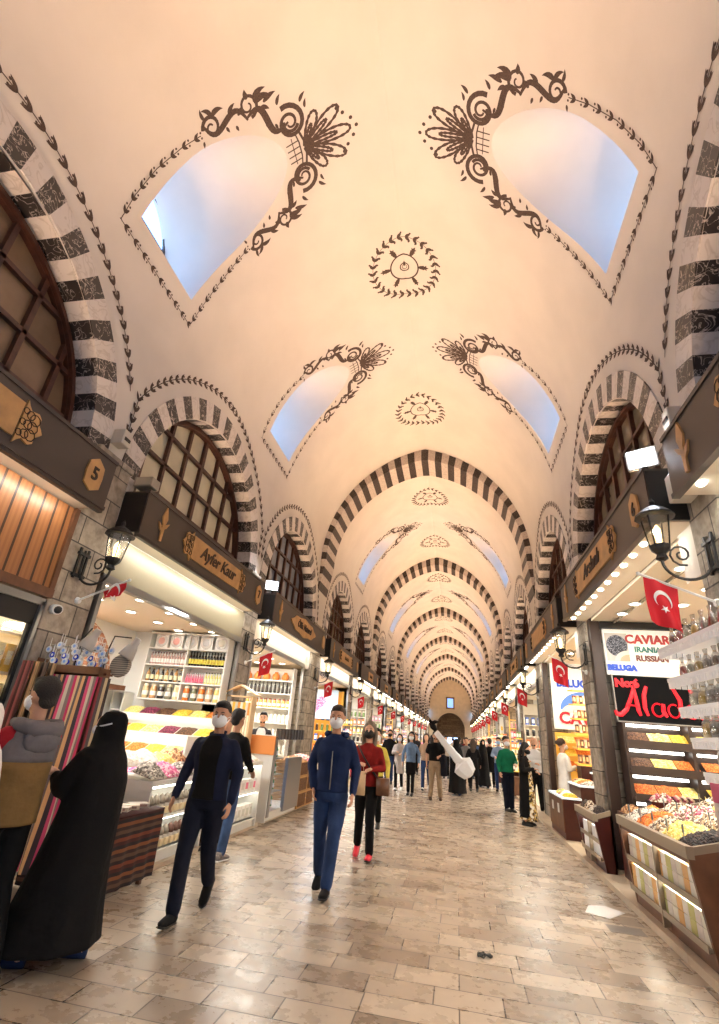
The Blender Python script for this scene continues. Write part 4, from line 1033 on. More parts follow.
for z in (1.08, 1.43, 1.78, 2.13): area_light('shelf_lamp', (-4.28, 3.3, z), .05, 1.5, 5, (1, .88, .6), (.15, 0, -1), yaxis=(1, 0, 0))

# shop 1: Ayfer Kaur
y0, y1 = room(-1, 1, WHITE); roller(-1, 4.85, 8.92, 'beige shutter housing under the Ayfer Kaur sign', HOUS)
k = 0
for x in (-4.45, -5.15):
    for y in (5.4, 6.2, 7.0, 7.8, 8.5): ceiling_spot((x, y, 3.05), 'round white spotlight in the Ayfer Kaur shop ceiling')
area_light('shop_lamp', (-5.6, 6.6, 2.98), .5, 3.4, SHOP_LIGHT*3.2, (1, .97, .9), (0, 0, -1))
t = thing('brick_niche', 'round arched brick niche on the white back wall of the shop', 'niche', (-6.28, 7.3, 1.9))
mb = MB(); P = [Vector((-6.27, 7.3 + 1.05*cos(a), 2.0 + 1.0*sin(a))) for a in [pi*q/20 for q in range(21)]]; mb.prism(P, (.03, 0, 0)); mb.build('brick_facing', BRICKN, parent=t)
mb = MB(); mb.box(-6.27, -5.95, 5.9, 8.5, 1.92, 2.0); mb.build('wooden_ledge', BROWNW, parent=t)
SH = (.10,)
SHX0, SHX1, SHY = -5.75, -4.14, 8.88
t = shelf_unit('white wall shelves with bottles and jars, Ayfer Kaur shop', SHX0, SHX1, SHY, .28, [1.82, 2.12, 2.42, 2.72, 3.0], WHITE, dividers=(-4.93,), ztop=3.03, zb=1.80)
G = 'goods on the Ayfer Kaur wall shelves'
for q in range(5): plate_box((SHX0 + .20 + q*.31, SHY - .2, 2.735), [(226,176,166),(230,168,160),(206,208,214),(214,214,220),(220,214,200)][q], ['leftmost boxed plate of pink sweets on the top shelf', 'second boxed plate of pink sweets on the top shelf', 'first grey boxed plate on the top shelf, left of the upright', 'grey boxed plate on the top shelf, right of the upright', 'beige boxed plate on the right end of the top shelf'][q], 'boxed plates')
for q in range(13): bottle((SHX0 + .07 + q*.058, SHY - .2, 2.435), (206,170,160), (246,240,236), (90,40,40), 'pale pink bottle with dark cap on the bottle shelf', 'pink bottles', h=.22, r=.025)
for q in range(12): bottle((-4.88 + q*.06, SHY - .2, 2.435), (34,30,24), (236,220,90), (20,20,20), 'dark bottle with yellow label on the bottle shelf', 'dark bottles with yellow labels', h=.26, r=.026)
for q in range(8): bottle((SHX0 + .08 + q*.095, SHY - .2, 2.135), [(176,130,70),(40,30,26)][q % 2], (240,232,190), [(60,40,30),(200,160,80)][q % 2], ['amber', 'black'][q % 2] + ' necked bottle with cream label, shelf below the pink bottles', 'decorated bottles', h=.23, r=.034)
for q in range(8): bottle((-4.88 + q*.045, SHY - .2, 2.135), (226,150,170), (240,110,140), (40,30,30), 'small pink bottle on the middle shelf', 'small pink bottles', h=.18, r=.018)
for q in range(6): bottle((-4.50 + q*.055, SHY - .2, 2.135), (240,230,140), (250,246,200), (30,30,30), 'small yellow bottle on the middle shelf', 'small yellow bottles', h=.20, r=.02)
for q in range(5): jar((SHX0 + .10 + q*.155, SHY - .19, 1.835), [(206,186,140),(214,160,110),(44,40,38),(120,116,96),(220,206,160)][q], (236,226,200), ['tan', 'orange brown', 'black', 'grey green', 'cream'][q] + ' filled glass jar, left half of the lowest jar shelf', 'glass jars', h=.25, r=.058)
for q in range(5): jar((-4.83 + q*.15, SHY - .19, 1.835), [(226,116,40),(110,108,80),(232,122,44),(214,170,130),(226,200,120)][q], (236,226,200), ['leftmost orange', 'olive', 'second orange', 'beige pink', 'pale yellow'][q] + ' glass jar, right half of the jar shelf', 'glass jars', h=.25, r=.056)
# stepped spice trays under the shelves
t = thing('stepped_spice_stand', 'white stepped spice stand below the jar shelves', 'display stand', (-4.85, 8.3, .1))
kinds = ['paleyellow', 'yellow', 'orange', 'purple', 'paleyellow', 'yellow', 'brown', 'orange']
rows = [(1.56, 8.48, 8.80), (1.28, 8.14, 8.48), (1.00, 7.80, 8.14), (.74, 7.42, 7.80)]
for r, (z, ya, yb) in enumerate(rows):
    mb = MB(); mb.box(-5.95, -3.98, ya, yb, z - .06, z - .035); mb.box(-5.95, -3.98, ya - .012, ya, z - .10, z + .015); mb.build('tray', WHITE, parent=t)
    mb = MB(); mb.box(-5.9, -4.02, ya + .02, ya + .05, z - .075, z - .06); mb.build('light_strip', LED, parent=t)
    n = 6; w = 1.94 / n
    for q in range(n):
        kd = kinds[(q * 3 + r * 2) % 8] if r < 3 else ['pink', 'white', 'greytea', 'pink', 'white', 'purple'][q]
        heap_y(kd, -5.94 + q*w + .01, -5.94 + (q+1)*w - .01, ya + .01, yb - .02, z - .03, z + .12, .05, '%s heap, %s from the left, on the %s tray of the white spice stand' % (kd.replace('paleyellow', 'pale yellow').replace('greytea', 'grey'), ORD[q], ['top', 'second', 'third', 'lowest'][r]), 'spice heaps on the white stepped stand')
mb = MB(); mb.box(-5.97, -3.97, 8.80, 8.86, .1, 1.66); mb.box(-5.98, -5.95, 7.42, 8.86, .1, 1.5); mb.box(-3.98, -3.95, 7.42, 8.86, .1, 1.3); mb.build('stand_body', WHITE, parent=t)
# left small cabinet under the ledge
t = shelf_unit('white glazed cabinet under the wooden ledge', -6.2, -5.98, 8.86, .3, [.5, .9, 1.3, 1.6, 1.9], WHITE)
# front counter with lit shelves of covered glasses
def lit_counter(name, label, x0, x1, y0, y1, ztop, body, side, shelves=(.12, .48), endm=None, front_open=True, base=.12):
    """counter along the aisle; x1 is the aisle face"""
    t = thing(name, label, 'counter', ((x0+x1)/2, (y0+y1)/2, .05)); s = 1 if x1 > x0 else -1
    mb = MB(); mb.box(x0, x1, y0, y1, ztop - .05, ztop); mb.build('counter_top', body, parent=t)
    mb = MB(); mb.box(x0, x1 - s*.04, y0, y1, .05, .05 + base); mb.build('plinth', endm or body, parent=t)
    for yy in (y0, y1 - .025): mb = MB(); mb.box(x0, x1, yy, yy + .025, .05, ztop - .05); mb.build('end_panel', endm or body, parent=t)
    mb = MB(); mb.box(x0, x0 + s*.02, y0, y1, .05, ztop - .05); mb.box(x1 - s*.36, x1 - s*.34, y0, y1, .05, ztop - .05); mb.build('back_panel', body, parent=t)
    for z in shelves: mb = MB(); mb.box(x1 - s*.34, x1 - s*.01, y0, y1, z - .015, z); mb.build('shelf', body, parent=t)
    for z in list(shelves)[1:] + [ztop - .05]:
        mb = MB(); mb.box(x1 - s*.06, x1 - s*.04, y0 + .05, y1 - .05, z - .03, z - .018); mb.build('light_strip', LED, parent=t)
    return t
lit_counter('display_counter', 'white lit counter with covered glasses below spice bins', -3.95, -3.30, 5.62, 7.05, .88, WHITE, -1, shelves=(.17, .50))
for z, r in ((.50, 0), (.17, 1)):
    for q in range(12):
        tallcap((-3.40, 5.72 + q*.112, z), [(130,118,104), (92,58,44)][(q > 5) * r], 'covered glass on the %s shelf of the white front counter' % ['upper', 'lower'][r], 'covered glasses in the white counter', rz=0)
for q, kd in enumerate(['greytea', 'white', 'pink', 'white', 'greytea', 'paleyellow', 'pink', 'nuts']):
    a = q // 2; b = q % 2
    heap(kd, [-3.62, -3.94][b], [-3.33, -3.64][b], 5.64 + a*.35, 5.97 + a*.35, .90 + .10*b, .13, '%s heap on the white front counter, %s row, %s from the camera' % (kd.replace('greytea','grey tea').replace('paleyellow','pale yellow'), ['aisle side', 'shop side'][b], ORD[a]), 'heaps on the white front counter', slope=.06, slopedir=-1)
lit_counter('display_counter', 'white low lit counter behind the man in jeans', -3.75, -3.22, 7.35, 8.80, .98, WHITE, -1, shelves=(.17, .55))
for q in range(9): carton((-3.36, 7.46 + q*.16, .55), (242,238,232), [(240,120,150),(220,210,200)][q % 2], ['pink', 'grey'][q % 2] + ' fronted white box on the upper shelf of the low white counter', 'boxes in the low counter', s=(.13, .12, .18), name='sweet_box', rz=pi/2)
for q in range(9): carton((-3.36, 7.46 + q*.16, .17), (238,234,228), (206,200,190), 'white box on the bottom shelf of the low white counter', 'boxes in the low counter', s=(.13, .12, .2), name='gift_box', rz=pi/2)
for q in range(5): heap(['white','nuts','paleyellow','rosemix','white'][q], -3.72, -3.26, 7.38 + q*.28, 7.64 + q*.28, .99, .09, '%s heap on the low white counter, %s from the camera' % (['cream', 'brown', 'pale yellow', 'reddish', 'white'][q], ORD[q]), 'heaps on the low white counter', slope=.05, slopedir=-1)

# textile stall by the first pier: striped cloth over a tall stand, low table with dark striped cloth
STR = stripe_mat('kilim_stripes', [(206,60,110),(226,196,160),(110,96,100),(228,180,130),(70,60,70),(216,84,130),(214,204,190),(140,126,126)], 1/.24, 'X')
STR2 = stripe_mat('dark_kilim', [(60,24,22),(110,52,34),(30,22,26),(84,60,48),(44,28,30),(120,70,40),(26,22,28)], 1/.21, 'Z')
STR3 = stripe_mat('side_kilim', [(196,170,130),(120,96,80),(150,60,70),(90,80,84),(206,186,150),(60,50,50)], 1/.25, 'Y')
def drape(P0, P1, H, amp, n=30, m=14, flare=.0, thick=.006, out=(0,-1,0)):
    mb = MB(); P0, P1, o = Vector(P0), Vector(P1), Vector(out)
    f = lambda u, v, k=0: P0.lerp(P1, u) + Vector((0,0,-H*v)) + o*(amp*sin(u*26 + 1.3*sin(v*3))*v**.7 + flare*v*v - k)
    us = [i/n for i in range(n+1)]; vs = [i/m for i in range(m+1)]; mb.grid(f, us, vs); mb.grid(lambda u, v: f(u, v, thick), us, vs); return mb
t = thing('trinket_stand', 'tall market stand hung with striped woven cloth, by the first pier', 'market stand', (-3.72, 4.55, .0))
mb = MB(); mb.box(-4.03, -3.36, 4.34, 4.50, 1.82, 1.86); mb.box(-4.03, -3.36, 4.34, 4.36, 1.80, 1.93); mb.box(-4.045, -4.03, 4.3, 4.50, 1.8, 1.98); mb.box(-3.37, -3.35, 4.34, 4.50, 1.8, 1.92); mb.build('tray', BROWNW, parent=t)
for (x, y) in ((-4.01, 4.40), (-3.40, 4.40), (-4.01, 4.47), (-3.40, 4.47)): mb = MB(); mb.box(x-.02, x+.02, y-.02, y+.02, 0, 1.82); mb.build('leg', BROWNW, parent=t)
a = drape((-4.03, 4.325, 1.84), (-3.34, 4.33, 1.84), 1.55, .035, flare=.05); cl = a.build('striped_cloth', STR, smooth=True); tag(cl, 'pink and grey striped woven cloth hanging from the trinket stand', 'cloth')
a = drape((-3.33, 4.34, 1.84), (-3.33, 4.50, 1.84), 1.5, .02, n=14, out=(1,0,0)); cl = a.build('woven_cloth', STR3, smooth=True); tag(cl, 'beige striped cloth on the aisle side of the trinket stand', 'cloth')
for q, (x, c) in enumerate(((-3.82, (150,120,90)), (-3.87, (96,80,70)), (-3.92, (176,140,100)), (-3.97, (110,60,60)))):
    a = drape((x-.06, 4.24 - q*.04, 1.93), (x+.06, 4.24 - q*.04, 1.93), 1.6, .02, n=8, flare=.0 ); cl = a.build('hanging_scarf', stripe_mat('scarf_%d' % q, [c, tuple(int(v*.6) for v in c), tuple(min(255, int(v*1.3)) for v in c)], 1/.06, 'X'), smooth=True); tag(cl, '%s hanging scarf left of the striped cloth' % ['brown', 'dark grey', 'tan', 'wine red'][q], 'scarf', 'scarves beside the trinket stand')
t = thing('low_cloth_table', 'low table covered with dark brown striped cloth', 'table', (-3.45, 5.15, .0))
mb = MB(); mb.box(-3.95, -3.10, 4.80, 5.58, .60, .64); mb.build('table_top', BROWNW, parent=t)
for (x, y) in ((-3.9, 4.85), (-3.15, 4.85), (-3.9, 5.5), (-3.15, 5.5)): mb = MB(); mb.box(x-.02, x+.02, y-.02, y+.02, 0, .6); mb.build('leg', BROWNW, parent=t)
mb = drape((-3.95, 4.78, .66), (-3.09, 4.78, .66), .60, .012); 
b2 = drape((-3.085, 4.78, .66), (-3.085, 5.60, .66), .60, .012, out=(1,0,0)); mb.add(b2.v, b2.f); mb.box(-3.95, -3.08, 4.77, 5.6, .645, .66)
cl = mb.build('table_cloth', STR2, smooth=True); tag(cl, 'dark brown and rust striped cloth over the low table', 'cloth')
for q in range(4): carton((-3.3, 4.95 + q*.16, .66), [(226,214,196),(200,190,176)][q % 2], (150,120,110), ['cream', 'beige'][q % 2] + ' flat packet lying on the dark striped cloth', 'packets on the dark cloth', s=(.2, .12, .04), name='flat_packet', cat='packet', rz=.3*q)
# trinkets: glass eye beads hanging on strings, white charms
BLUE = mat('bead_blue', (30, 60, 200), .1); t0 = None
t = thing('charm_rail', 'wire rail on the trinket stand carrying hanging charms', 'rail', (-3.72, 4.5, 1.9))
mb = MB(); 
for y in (4.37, 4.42, 4.47): mb.tube([(-4.02, y, 1.87), (-4.01, y, 2.12), (-3.42, y, 2.08), (-3.40, y, 1.86)], .005, 5)
mb.build('wire', STEEL, parent=t)
def charm(loc, big, label):
    def b(t):
        m = MB(); R = Matrix.Rotation(pi/2, 4, 'X'); m.lathe([(.001,-.006),(.024,-.005),(.026,0),(.024,.005),(.001,.006)], n=12, M=R); m.build('blue_disc', BLUE if big else cm((236,240,250), .1), parent=t)
        m = MB(); m.lathe([(.001,.005),(.013,.0065),(.001,.008)], n=10, M=R); m.ball((0, -.009, 0), .004, 6); m.build('white_eye', WHITEP if big else cm((150,190,250), .1), parent=t)
        m = MB(); m.cyl((0,0,.02),(0,0,.09),.0025,4); m.build('string', WHITEP, parent=t)
    return Proto.put(('eye_charm', big), b, loc, label, 'charm', 'hanging eye charms', scale=1.05 if big else 1.25)
for y in (4.35, 4.41, 4.47):
    for q in range(17):
        zz = 1.97 - .02*(q/17) + .05*((q*7 + int(y*100)) % 4); bigc = (q % 4 == 1 and y < 4.45) 
        charm((-4.0 + q*.037 + .012*((q*5) % 3), y, zz), bigc, 'blue glass eye charm hanging on the trinket stand' if bigc else 'white glass charm hanging on the trinket stand')
def clamp_lamp(x, y, z, lab, hx):
    t = thing('clamp_lamp', lab, 'lamp', (hx, 4.46, 1.95)); mb = MB(); mb.tube([(hx, 4.46, 1.86), (hx, 4.46, 2.1), (hx + .05, 4.44, 2.24), (x - .02, y, z + .12)], .008, 6); mb.build('lamp_arm', BLACKB, parent=t)
    R = Matrix.Translation((x, y, z)) @ Matrix.Rotation(.35, 4, 'Y') @ Matrix.Rotation(-.2, 4, 'X')
    mb = MB(); mb.lathe([(.078, -.08), (.080, -.075), (.055, .03), (.038, .06), (.034, .12), (.02, .13), (.018, .125), (.03, .05), (.05, .02), (.074, -.078)], n=18, M=R); mb.build('lamp_shade', mat('grey_shade', (176,172,168), .35), parent=t, smooth=True)
    mb = MB(); mb.ball((R @ Vector((0,0,-.03)))[:], .035, 10); mb.build('lamp_bulb', mat('lamp_bulb_cool', (255,255,255), .3, emit=(235,240,255), es=30), parent=t)
    area_light('lamp_glow', (R @ Vector((0,0,-.07)))[:], .06, .06, 22, (.95,.97,1), R.to_3x3() @ Vector((0,0,-1)), parent=t)
clamp_lamp(-3.52, 4.30, 2.16, 'grey metal clamp lamp above the left of the trinket stand', -3.75)
clamp_lamp(-3.20, 4.50, 2.12, 'grey metal clamp lamp leaning out at the right of the trinket stand', -3.42)
t = thing('round_tin', 'round ribbed grey tin behind the clamp lamps on the ledge', 'tin', (-3.33, 4.9, 1.9)); mb = MB(); mb.lathe([(.10, -.03), (.11, 0), (.10, .03), (.02, .03)], (-3.30, 4.55, 1.97), 20, M=Matrix.Rotation(pi/2, 4, 'X')); mb.build('tin_body', stripe_mat('ribbed_tin', [(110,104,98),(170,162,150)], 1/.02, 'Z'), parent=t)
mb = MB(); mb.box(-3.42, -3.32, 4.40, 4.50, 1.86, 1.88); mb.build('holder', BROWNW, parent=t)

# shop 2 (beyond Ayfer Kaur): glass fridge, wicker crates, house-shaped stand
y0, y1 = room(-1, 2, CREAM); roller(-1, 9.5, 13.2, 'pale shutter housing beyond the Ayfer Kaur shop', CREAM, z0=3.05, z1=3.5)
area_light('shop_lamp', (-5.0, 11.4, 2.98), 1.2, 3.0, SHOP_LIGHT*3.0, (1, .95, .85), (0, 0, -1))
for x in (-4.5, -5.2):
    for y in (10.0, 10.9, 11.8, 12.7): ceiling_spot((x, y, 3.05), 'round spotlight in the ceiling of the second lit left shop')
t = shelf_unit('cream wall shelves of dark bottles, second lit left shop', -6.0, -4.2, 13.1, .28, [.9, 1.25, 1.6, 1.95, 2.3, 2.62], WHITE, ztop=2.95)
for q in range(16): bottle((-5.9 + q*.11, 12.92, 2.312), (30,24,22), (60,50,44), (20,18,18), 'black bottle on the top shelf of the second lit left shop', 'black bottles', h=.28, r=.035)
for q in range(14): jar((-5.9 + q*.125, 12.92, 1.962), (214,150,70), (110,40,30), 'amber jar with red lid, second lit left shop', 'amber jars', h=.22, r=.045)
for z in (.912, 1.262, 1.612):
    for q in range(16): jar((-5.9 + q*.11, 12.92, z), (226,220,206), (240,236,230), 'white jar on the lower shelves, second lit left shop', 'white jars', h=.2, r=.042)
t = thing('copper_pot_display', 'glowing orange display of pots on top of the bottle shelves', 'display', (-5.1, 12.95, 2.64)); mb = MB()
for q in range(6): mb.lathe([(.07,0),(.10,.05),(.09,.13),(.04,.18),(.05,.2)], (-5.75 + q*.26, 12.95, 2.64), 12)
mb.build('pots', cm((220,130,60), .3), parent=t)
t = thing('wall_lettering_board', 'grey board with raised letters high on the second lit left shop back wall', 'signboard', (-6.2, 11.3, 2.6)); mb = MB(); mb.box(-6.27, -6.2, 10.0, 12.6, 2.35, 2.85); mb.build('board', cm((170,160,130), .5), parent=t)
mb = MB(); put_text(mb, 'LUTFUL', .36, (-6.19, 11.3, 2.6), (0,1,0), (0,0,1), .02, offset=.006); mb.build('lettering', cm((90,84,70)), parent=t)
# fridge
t = thing('glass_fridge', 'white glass fridge counter with an orange top panel and blue lit front', 'fridge', (-3.5, 9.9, .05))
mb = MB(); mb.box(-3.85, -3.18, 9.12, 9.15, .05, 1.07); mb.box(-3.845, -3.80, 9.151, 10.9, .055, 1.36); mb.box(-3.84, -3.2, 9.152, 10.9, .06, .18); mb.build('fridge_body', WHITE, parent=t)
mb = MB(); mb.box(-3.86, -3.17, 9.105, 9.15, 1.07, 1.37); mb.build('orange_panel', mat('orange_panel', (236,150,78), .5), parent=t)
mb = MB(); mb.box(-3.22, -3.16, 9.153, 9.25, .12, 1.34); mb.box(-3.22, -3.16, 10.0, 10.9, .12, 1.0); mb.build('steel_edge', STEEL, parent=t)
mb = MB(); mb.box(-3.20, -3.18, 9.25, 10.0, .18, 1.32); mb.build('glass_front', GLASS, parent=t)
for z in (.45, .72, .99): mb = MB(); mb.box(-3.78, -3.25, 9.2, 9.98, z, z + .015); mb.build('shelf', STEEL, parent=t)
mb = MB(); mb.box(-3.80, -3.78, 9.2, 10.0, .185, 1.30); mb.box(-3.27, -3.25, 9.22, 9.24, .2, 1.35); mb.build('blue_light', mat('fridge_blue', (150,200,255), .4, emit=(110,170,255), es=4), parent=t)
mb = MB()
for q in range(9): mb.box(-3.2, -3.14, 9.2 + q*.19, 9.28 + q*.19, 1.32, 1.50)
mb.build('slat_crest', cm((60,54,50)), parent=t)
for z in (.195, .465, .735, 1.005):
    for q in range(6): bottle((-3.4, 9.32 + q*.12, z), [(40,90,200),(60,150,110)][q % 2], (230,240,250), (240,240,240), ['blue', 'green'][q % 2] + ' drink bottle inside the blue lit fridge', 'bottles in the fridge', h=.22, r=.04)
def crate(loc, lab):
    def b(t):
        m = MB()
        for z in (.02, .09, .16, .23): 
            m.box(-.28, .28, -.30, -.285, z, z + .05); m.box(-.28, .28, .285, .30, z, z + .05); m.box(.265, .28, -.3, .3, z, z + .05); m.box(-.28, -.265, -.3, .3, z, z + .05)
        m.build('slats', cm((206,160,100), .6), parent=t); m = MB(); m.box(-.27, .27, -.29, .29, 0, .02); m.build('bottom', cm((190,146,90), .6), parent=t)
        m = MB(); 
        for q in range(12): m.box(.28, .284, -.26 + .045*q, -.235 + .045*q, .03, .26)
        m.build('weave', cm((96,60,36), .6), parent=t)
    return Proto.put(('wicker_crate',), b, loc, lab, 'crate', 'stacked wicker crates')
names = ['bottom', 'middle', 'top']
for r in range(3):
    for q in range(2): crate((-3.46, 11.25 + q*.62, .05 + r*.285), '%s wicker crate of the stack %s the fridge' % (names[r], ['right beside', 'one further from'][q]))
for q in range(2): heap(['nuts', 'rosemix'][q], -3.7, -3.2, 10.98 + q*.62, 11.5 + q*.62, .88, .16, ['brown', 'reddish'][q] + ' dried goods heaped on the wicker crates', 'goods on the crates')
t = thing('house_shaped_stand', 'pale wooden house shaped stand with books, beside the second pier', 'display stand', (-3.98, 9.2, .0))
xx = -3.75; mb = MB(); 
for x in (-4.12, -3.62): mb.box(x-.015, x+.015, 8.86, 9.07, 1.0, 2.0)
mb.build('post', cm((226,196,150)), parent=t)
mb = MB()
for z in (1.02, 1.98): mb.box(-4.13, -3.61, 8.86, 9.07, z-.012, z+.012)
mb.build('shelf', cm((226,196,150)), parent=t)
for (p, q) in (((-4.2, 2.0), (-3.87, 2.16)), ((-3.87, 2.16), (-3.54, 2.0))):
    mb = MB(); mb.hexa([(p[0],8.84,p[1]),(q[0],8.84,q[1]),(q[0],9.09,q[1]),(p[0],9.09,p[1])], [(p[0],8.84,p[1]+.025),(q[0],8.84,q[1]+.025),(q[0],9.09,q[1]+.025),(p[0],9.09,p[1]+.025)]); mb.build('roof_board', cm((226,190,136)), parent=t)
mb = MB(); mb.box(-4.12,-3.62,8.86,9.07,.05,1.0); mb.build('cupboard', cm((230,210,176)), parent=t)
for q in range(9): carton((-4.06 + q*.05, 8.96, 1.035), [(230,150,60),(236,230,214),(240,190,70),(214,206,190)][q % 4], (250,240,210), ['orange', 'white', 'yellow', 'grey'][q % 4] + ' long packet standing in the house shaped stand', 'packets in the house shaped stand', s=(.045, .16, .85), name='long_packet', cat='packet')
# ------------------------------------------------------------------ right side, front shops
y0, y1 = room(1, 0, CREAM); area_light('shop_lamp', (3.2, 1.5, 2.95), 1.2, 2.0, SHOP_LIGHT*1.6, (1, .96, .88), (0, 0, -1))
y0, y1 = room(1, 1, CREAM, zc=3.5); area_light('shop_lamp', (3.3, 6.3, 3.44), 1.2, 2.6, SHOP_LIGHT*2.2, (1, .96, .88), (0, 0, -1))
for x in (2.50, 3.1):
    for y in (5.0, 5.8, 6.6, 7.4, 8.0): ceiling_spot((x, y, 3.5), 'round spotlight in the ceiling of the shop with the black Aladdin sign')
_pre = set(COL.objects)
# door frame posts
t = thing('door_post', 'dark brown upright frame beside the caviar sign', 'door frame', (2.15, 8.3, .1))
mb = MB(); mb.box(2.06, 2.20, 8.22, 8.36, .1, 3.5); mb.build('front_post', mat('dark_frame', (58,42,36), .4), parent=t)
mb = MB(); mb.box(2.2, 4.3, 8.16, 8.30, 3.30, 3.40); mb.build('top_rail', BLACKB, parent=t)
t = thing('vase', 'blue and white vase on the ledge above the caviar sign', 'vase', (2.86, 8.24, 3.05))
mb = MB(); mb.lathe([(.05,0),(.09,.05),(.10,.12),(.07,.2),(.035,.24),(.035,.27),(.06,.30),(.055,.30)], (3.02, 8.20, 3.40-.0), 16, M=Matrix.Diagonal((1,1,.9,1))); mb.build('vase_body', marble_mat('blue_white', (214,220,232), (60,84,150), .2, 18, .06), parent=t, smooth=True); t.location = (3.02, 8.2, 3.4); 
for ch in t.children: ch.location = (0, 0, 0); 
for ch in t.children:
    for v in ch.data.vertices: v.co = v.co - (Vector((3.02, 8.2, 3.4)) - Vector((2.86, 8.24, 3.05)))
# caviar sign
SGY = 8.24
t = thing('caviar_sign', 'white sign reading CAVIAR IRANIAN RUSSIAN above the black sign', 'sign', (3.1, SGY, 2.7))
mb = MB(); mb.box(2.24, 4.08, SGY, SGY + .05, 2.62, 3.30); mb.build('sign_board', mat('sign_white', (240,238,228), .4, emit=(250,246,236), es=.35), parent=t)
mb = MB(); put_text(mb, 'CAVIAR', .18, (2.86, SGY - .012, 3.15), (1,0,0), (0,0,1), .02, offset=.006); mb.build('red_lettering', cm((190,60,60)), parent=t)
mb = MB(); put_text(mb, 'IRANIAN', .115, (2.89, SGY - .012, 3.00), (1,0,0), (0,0,1), .015, offset=.003); mb.build('green_lettering', cm((50,130,120)), parent=t)
mb = MB(); put_text(mb, 'RUSSIAN', .115, (2.89, SGY - .012, 2.87), (1,0,0), (0,0,1), .015, offset=.004); mb.build('brown_lettering', cm((120,60,50)), parent=t)
mb = MB(); put_text(mb, 'BELUGA', .11, (2.45, SGY - .012, 2.72), (1,0,0), (0,0,1), .02, offset=.008); mb.build('blue_lettering', cm((40,90,220)), parent=t)
mb = MB(); mb.box(2.26, 2.58, SGY - .008, SGY, 2.82, 3.24); pc = mb.build('picture', cm((214,210,206)), parent=t)
mb = MB(); mb.prism([Vector((2.42 + .15*cos(a), SGY - .012, 3.05 + .16*sin(a))) for a in [2*pi*q/24 for q in range(24)]], (0,.004,0)); mb.build('caviar_heap', ramp_mat('caviar', [(70,76,90),(120,126,140),(44,48,60),(160,164,176)], 90, bump=0), parent=pc)
mb = MB(); mb.prism([Vector((2.58, SGY-.018, 2.82))] + [Vector((2.58 - .21*sin(a), SGY - .018, 2.82 + .16*cos(a))) for a in [pi/2*q/10 for q in range(11)]], (0,.004,0)); mb.build('dish', cm((236,232,224)), parent=pc)
mb = MB(); mb.prism([Vector((2.58, SGY-.022, 2.82))] + [Vector((2.58 - .14*sin(a), SGY - .022, 2.82 + .10*cos(a))) for a in [pi/2*q/10 for q in range(11)]], (0,.004,0)); mb.build('dish_filling', cm((214,180,150)), parent=pc)
mb = MB(); mb.box(3.22, 4.1, SGY - .008, SGY, 2.9, 3.24); mb.build('dark_picture', ramp_mat('caviar2', [(60,70,90),(110,120,140),(40,46,60)], 60, bump=0), parent=t)
# Aladdin sign with handmade strokes
t = thing('black_sign', 'black sign with No:6 and big red cursive Aladdin lettering', 'sign', (3.1, SGY, 2.0))
mb = MB(); mb.box(2.30, 4.08, SGY, SGY + .05, 1.98, 2.61); mb.build('sign_board', mat('sign_black', (6,6,9), .7, spec=.15), parent=t)
mb = MB(); mb.box(2.28, 4.08, SGY - .02, SGY + .04, 1.955, 1.98); mb.box(2.28, 2.30, SGY - .02, SGY + .04, 1.96, 2.62); mb.build('sign_frame', STEEL, parent=t)
REDL = mat('red_letters', (214, 20, 40), .35, emit=(230, 16, 36), es=.5)
mb = MB(); put_text(mb, 'No:6', .16, (2.48, SGY - .015, 2.50), (1,0,0), (0,0,1), .03, offset=.008); mb.build('small_lettering', REDL, parent=t)
def stroke(mb, pts, w, X0, Z0, S, y):
    pts = [(a, b*.88) for a, b in pts]
    n = 3; P = []
    for a, b in zip(pts, pts[1:]):
        for k in range(n): P.append((a[0]+(b[0]-a[0])*k/n, a[1]+(b[1]-a[1])*k/n))
    P.append(pts[-1])
    mb.loft([Vector((X0 + p[0]*S, y, Z0 + p[1]*S)) for p in P], [(w*(.55 + .45*sin(pi*min(1, (i+2)/(len(P)+2)))), .012) for i in range(len(P))], 8, lat=None)
def circ(cx, cy, rx, ry, a0, a1, n=14): return [(cx + rx*cos(radians(a0+(a1-a0)*k/n)), cy + ry*sin(radians(a0+(a1-a0)*k/n))) for k in range(n+1)]
mb = MB(); yL = SGY - .02; S = .50; X0, Z0 = 2.28, 2.04
for pts in ([(-.02,.18),(.02,.06),(.14,.05),(.30,.22),(.46,.60),(.56,.92)], [(.56,.92),(.60,.50),(.62,.20),(.66,.05)], [(.30,.34),(.45,.36),(.66,.34)],
            [(.92,.98),(.82,.70),(.80,.30),(.86,.06)], circ(1.14,.26,.15,.2,60,400), [(1.30,.46),(1.28,.22),(1.36,.06)],
            circ(1.56,.26,.15,.2,60,400), [(1.62,.96),(1.76,.60),(1.74,.22),(1.80,.06)], circ(2.02,.26,.15,.2,60,400), [(2.06,.96),(2.22,.60),(2.20,.22),(2.28,.06)], [(2.44,.46),(2.42,.2),(2.48,.06)], [(2.62,.44),(2.62,.05)], [(2.62,.34),(2.76,.46),(2.86,.38),(2.86,.06)]):
    stroke(mb, pts, .031, X0, Z0, S, yL)
mb.ball((X0 + 2.42*S, yL, Z0 + .62*S), .018, 8); mb.build('cursive_lettering', REDL, parent=t)
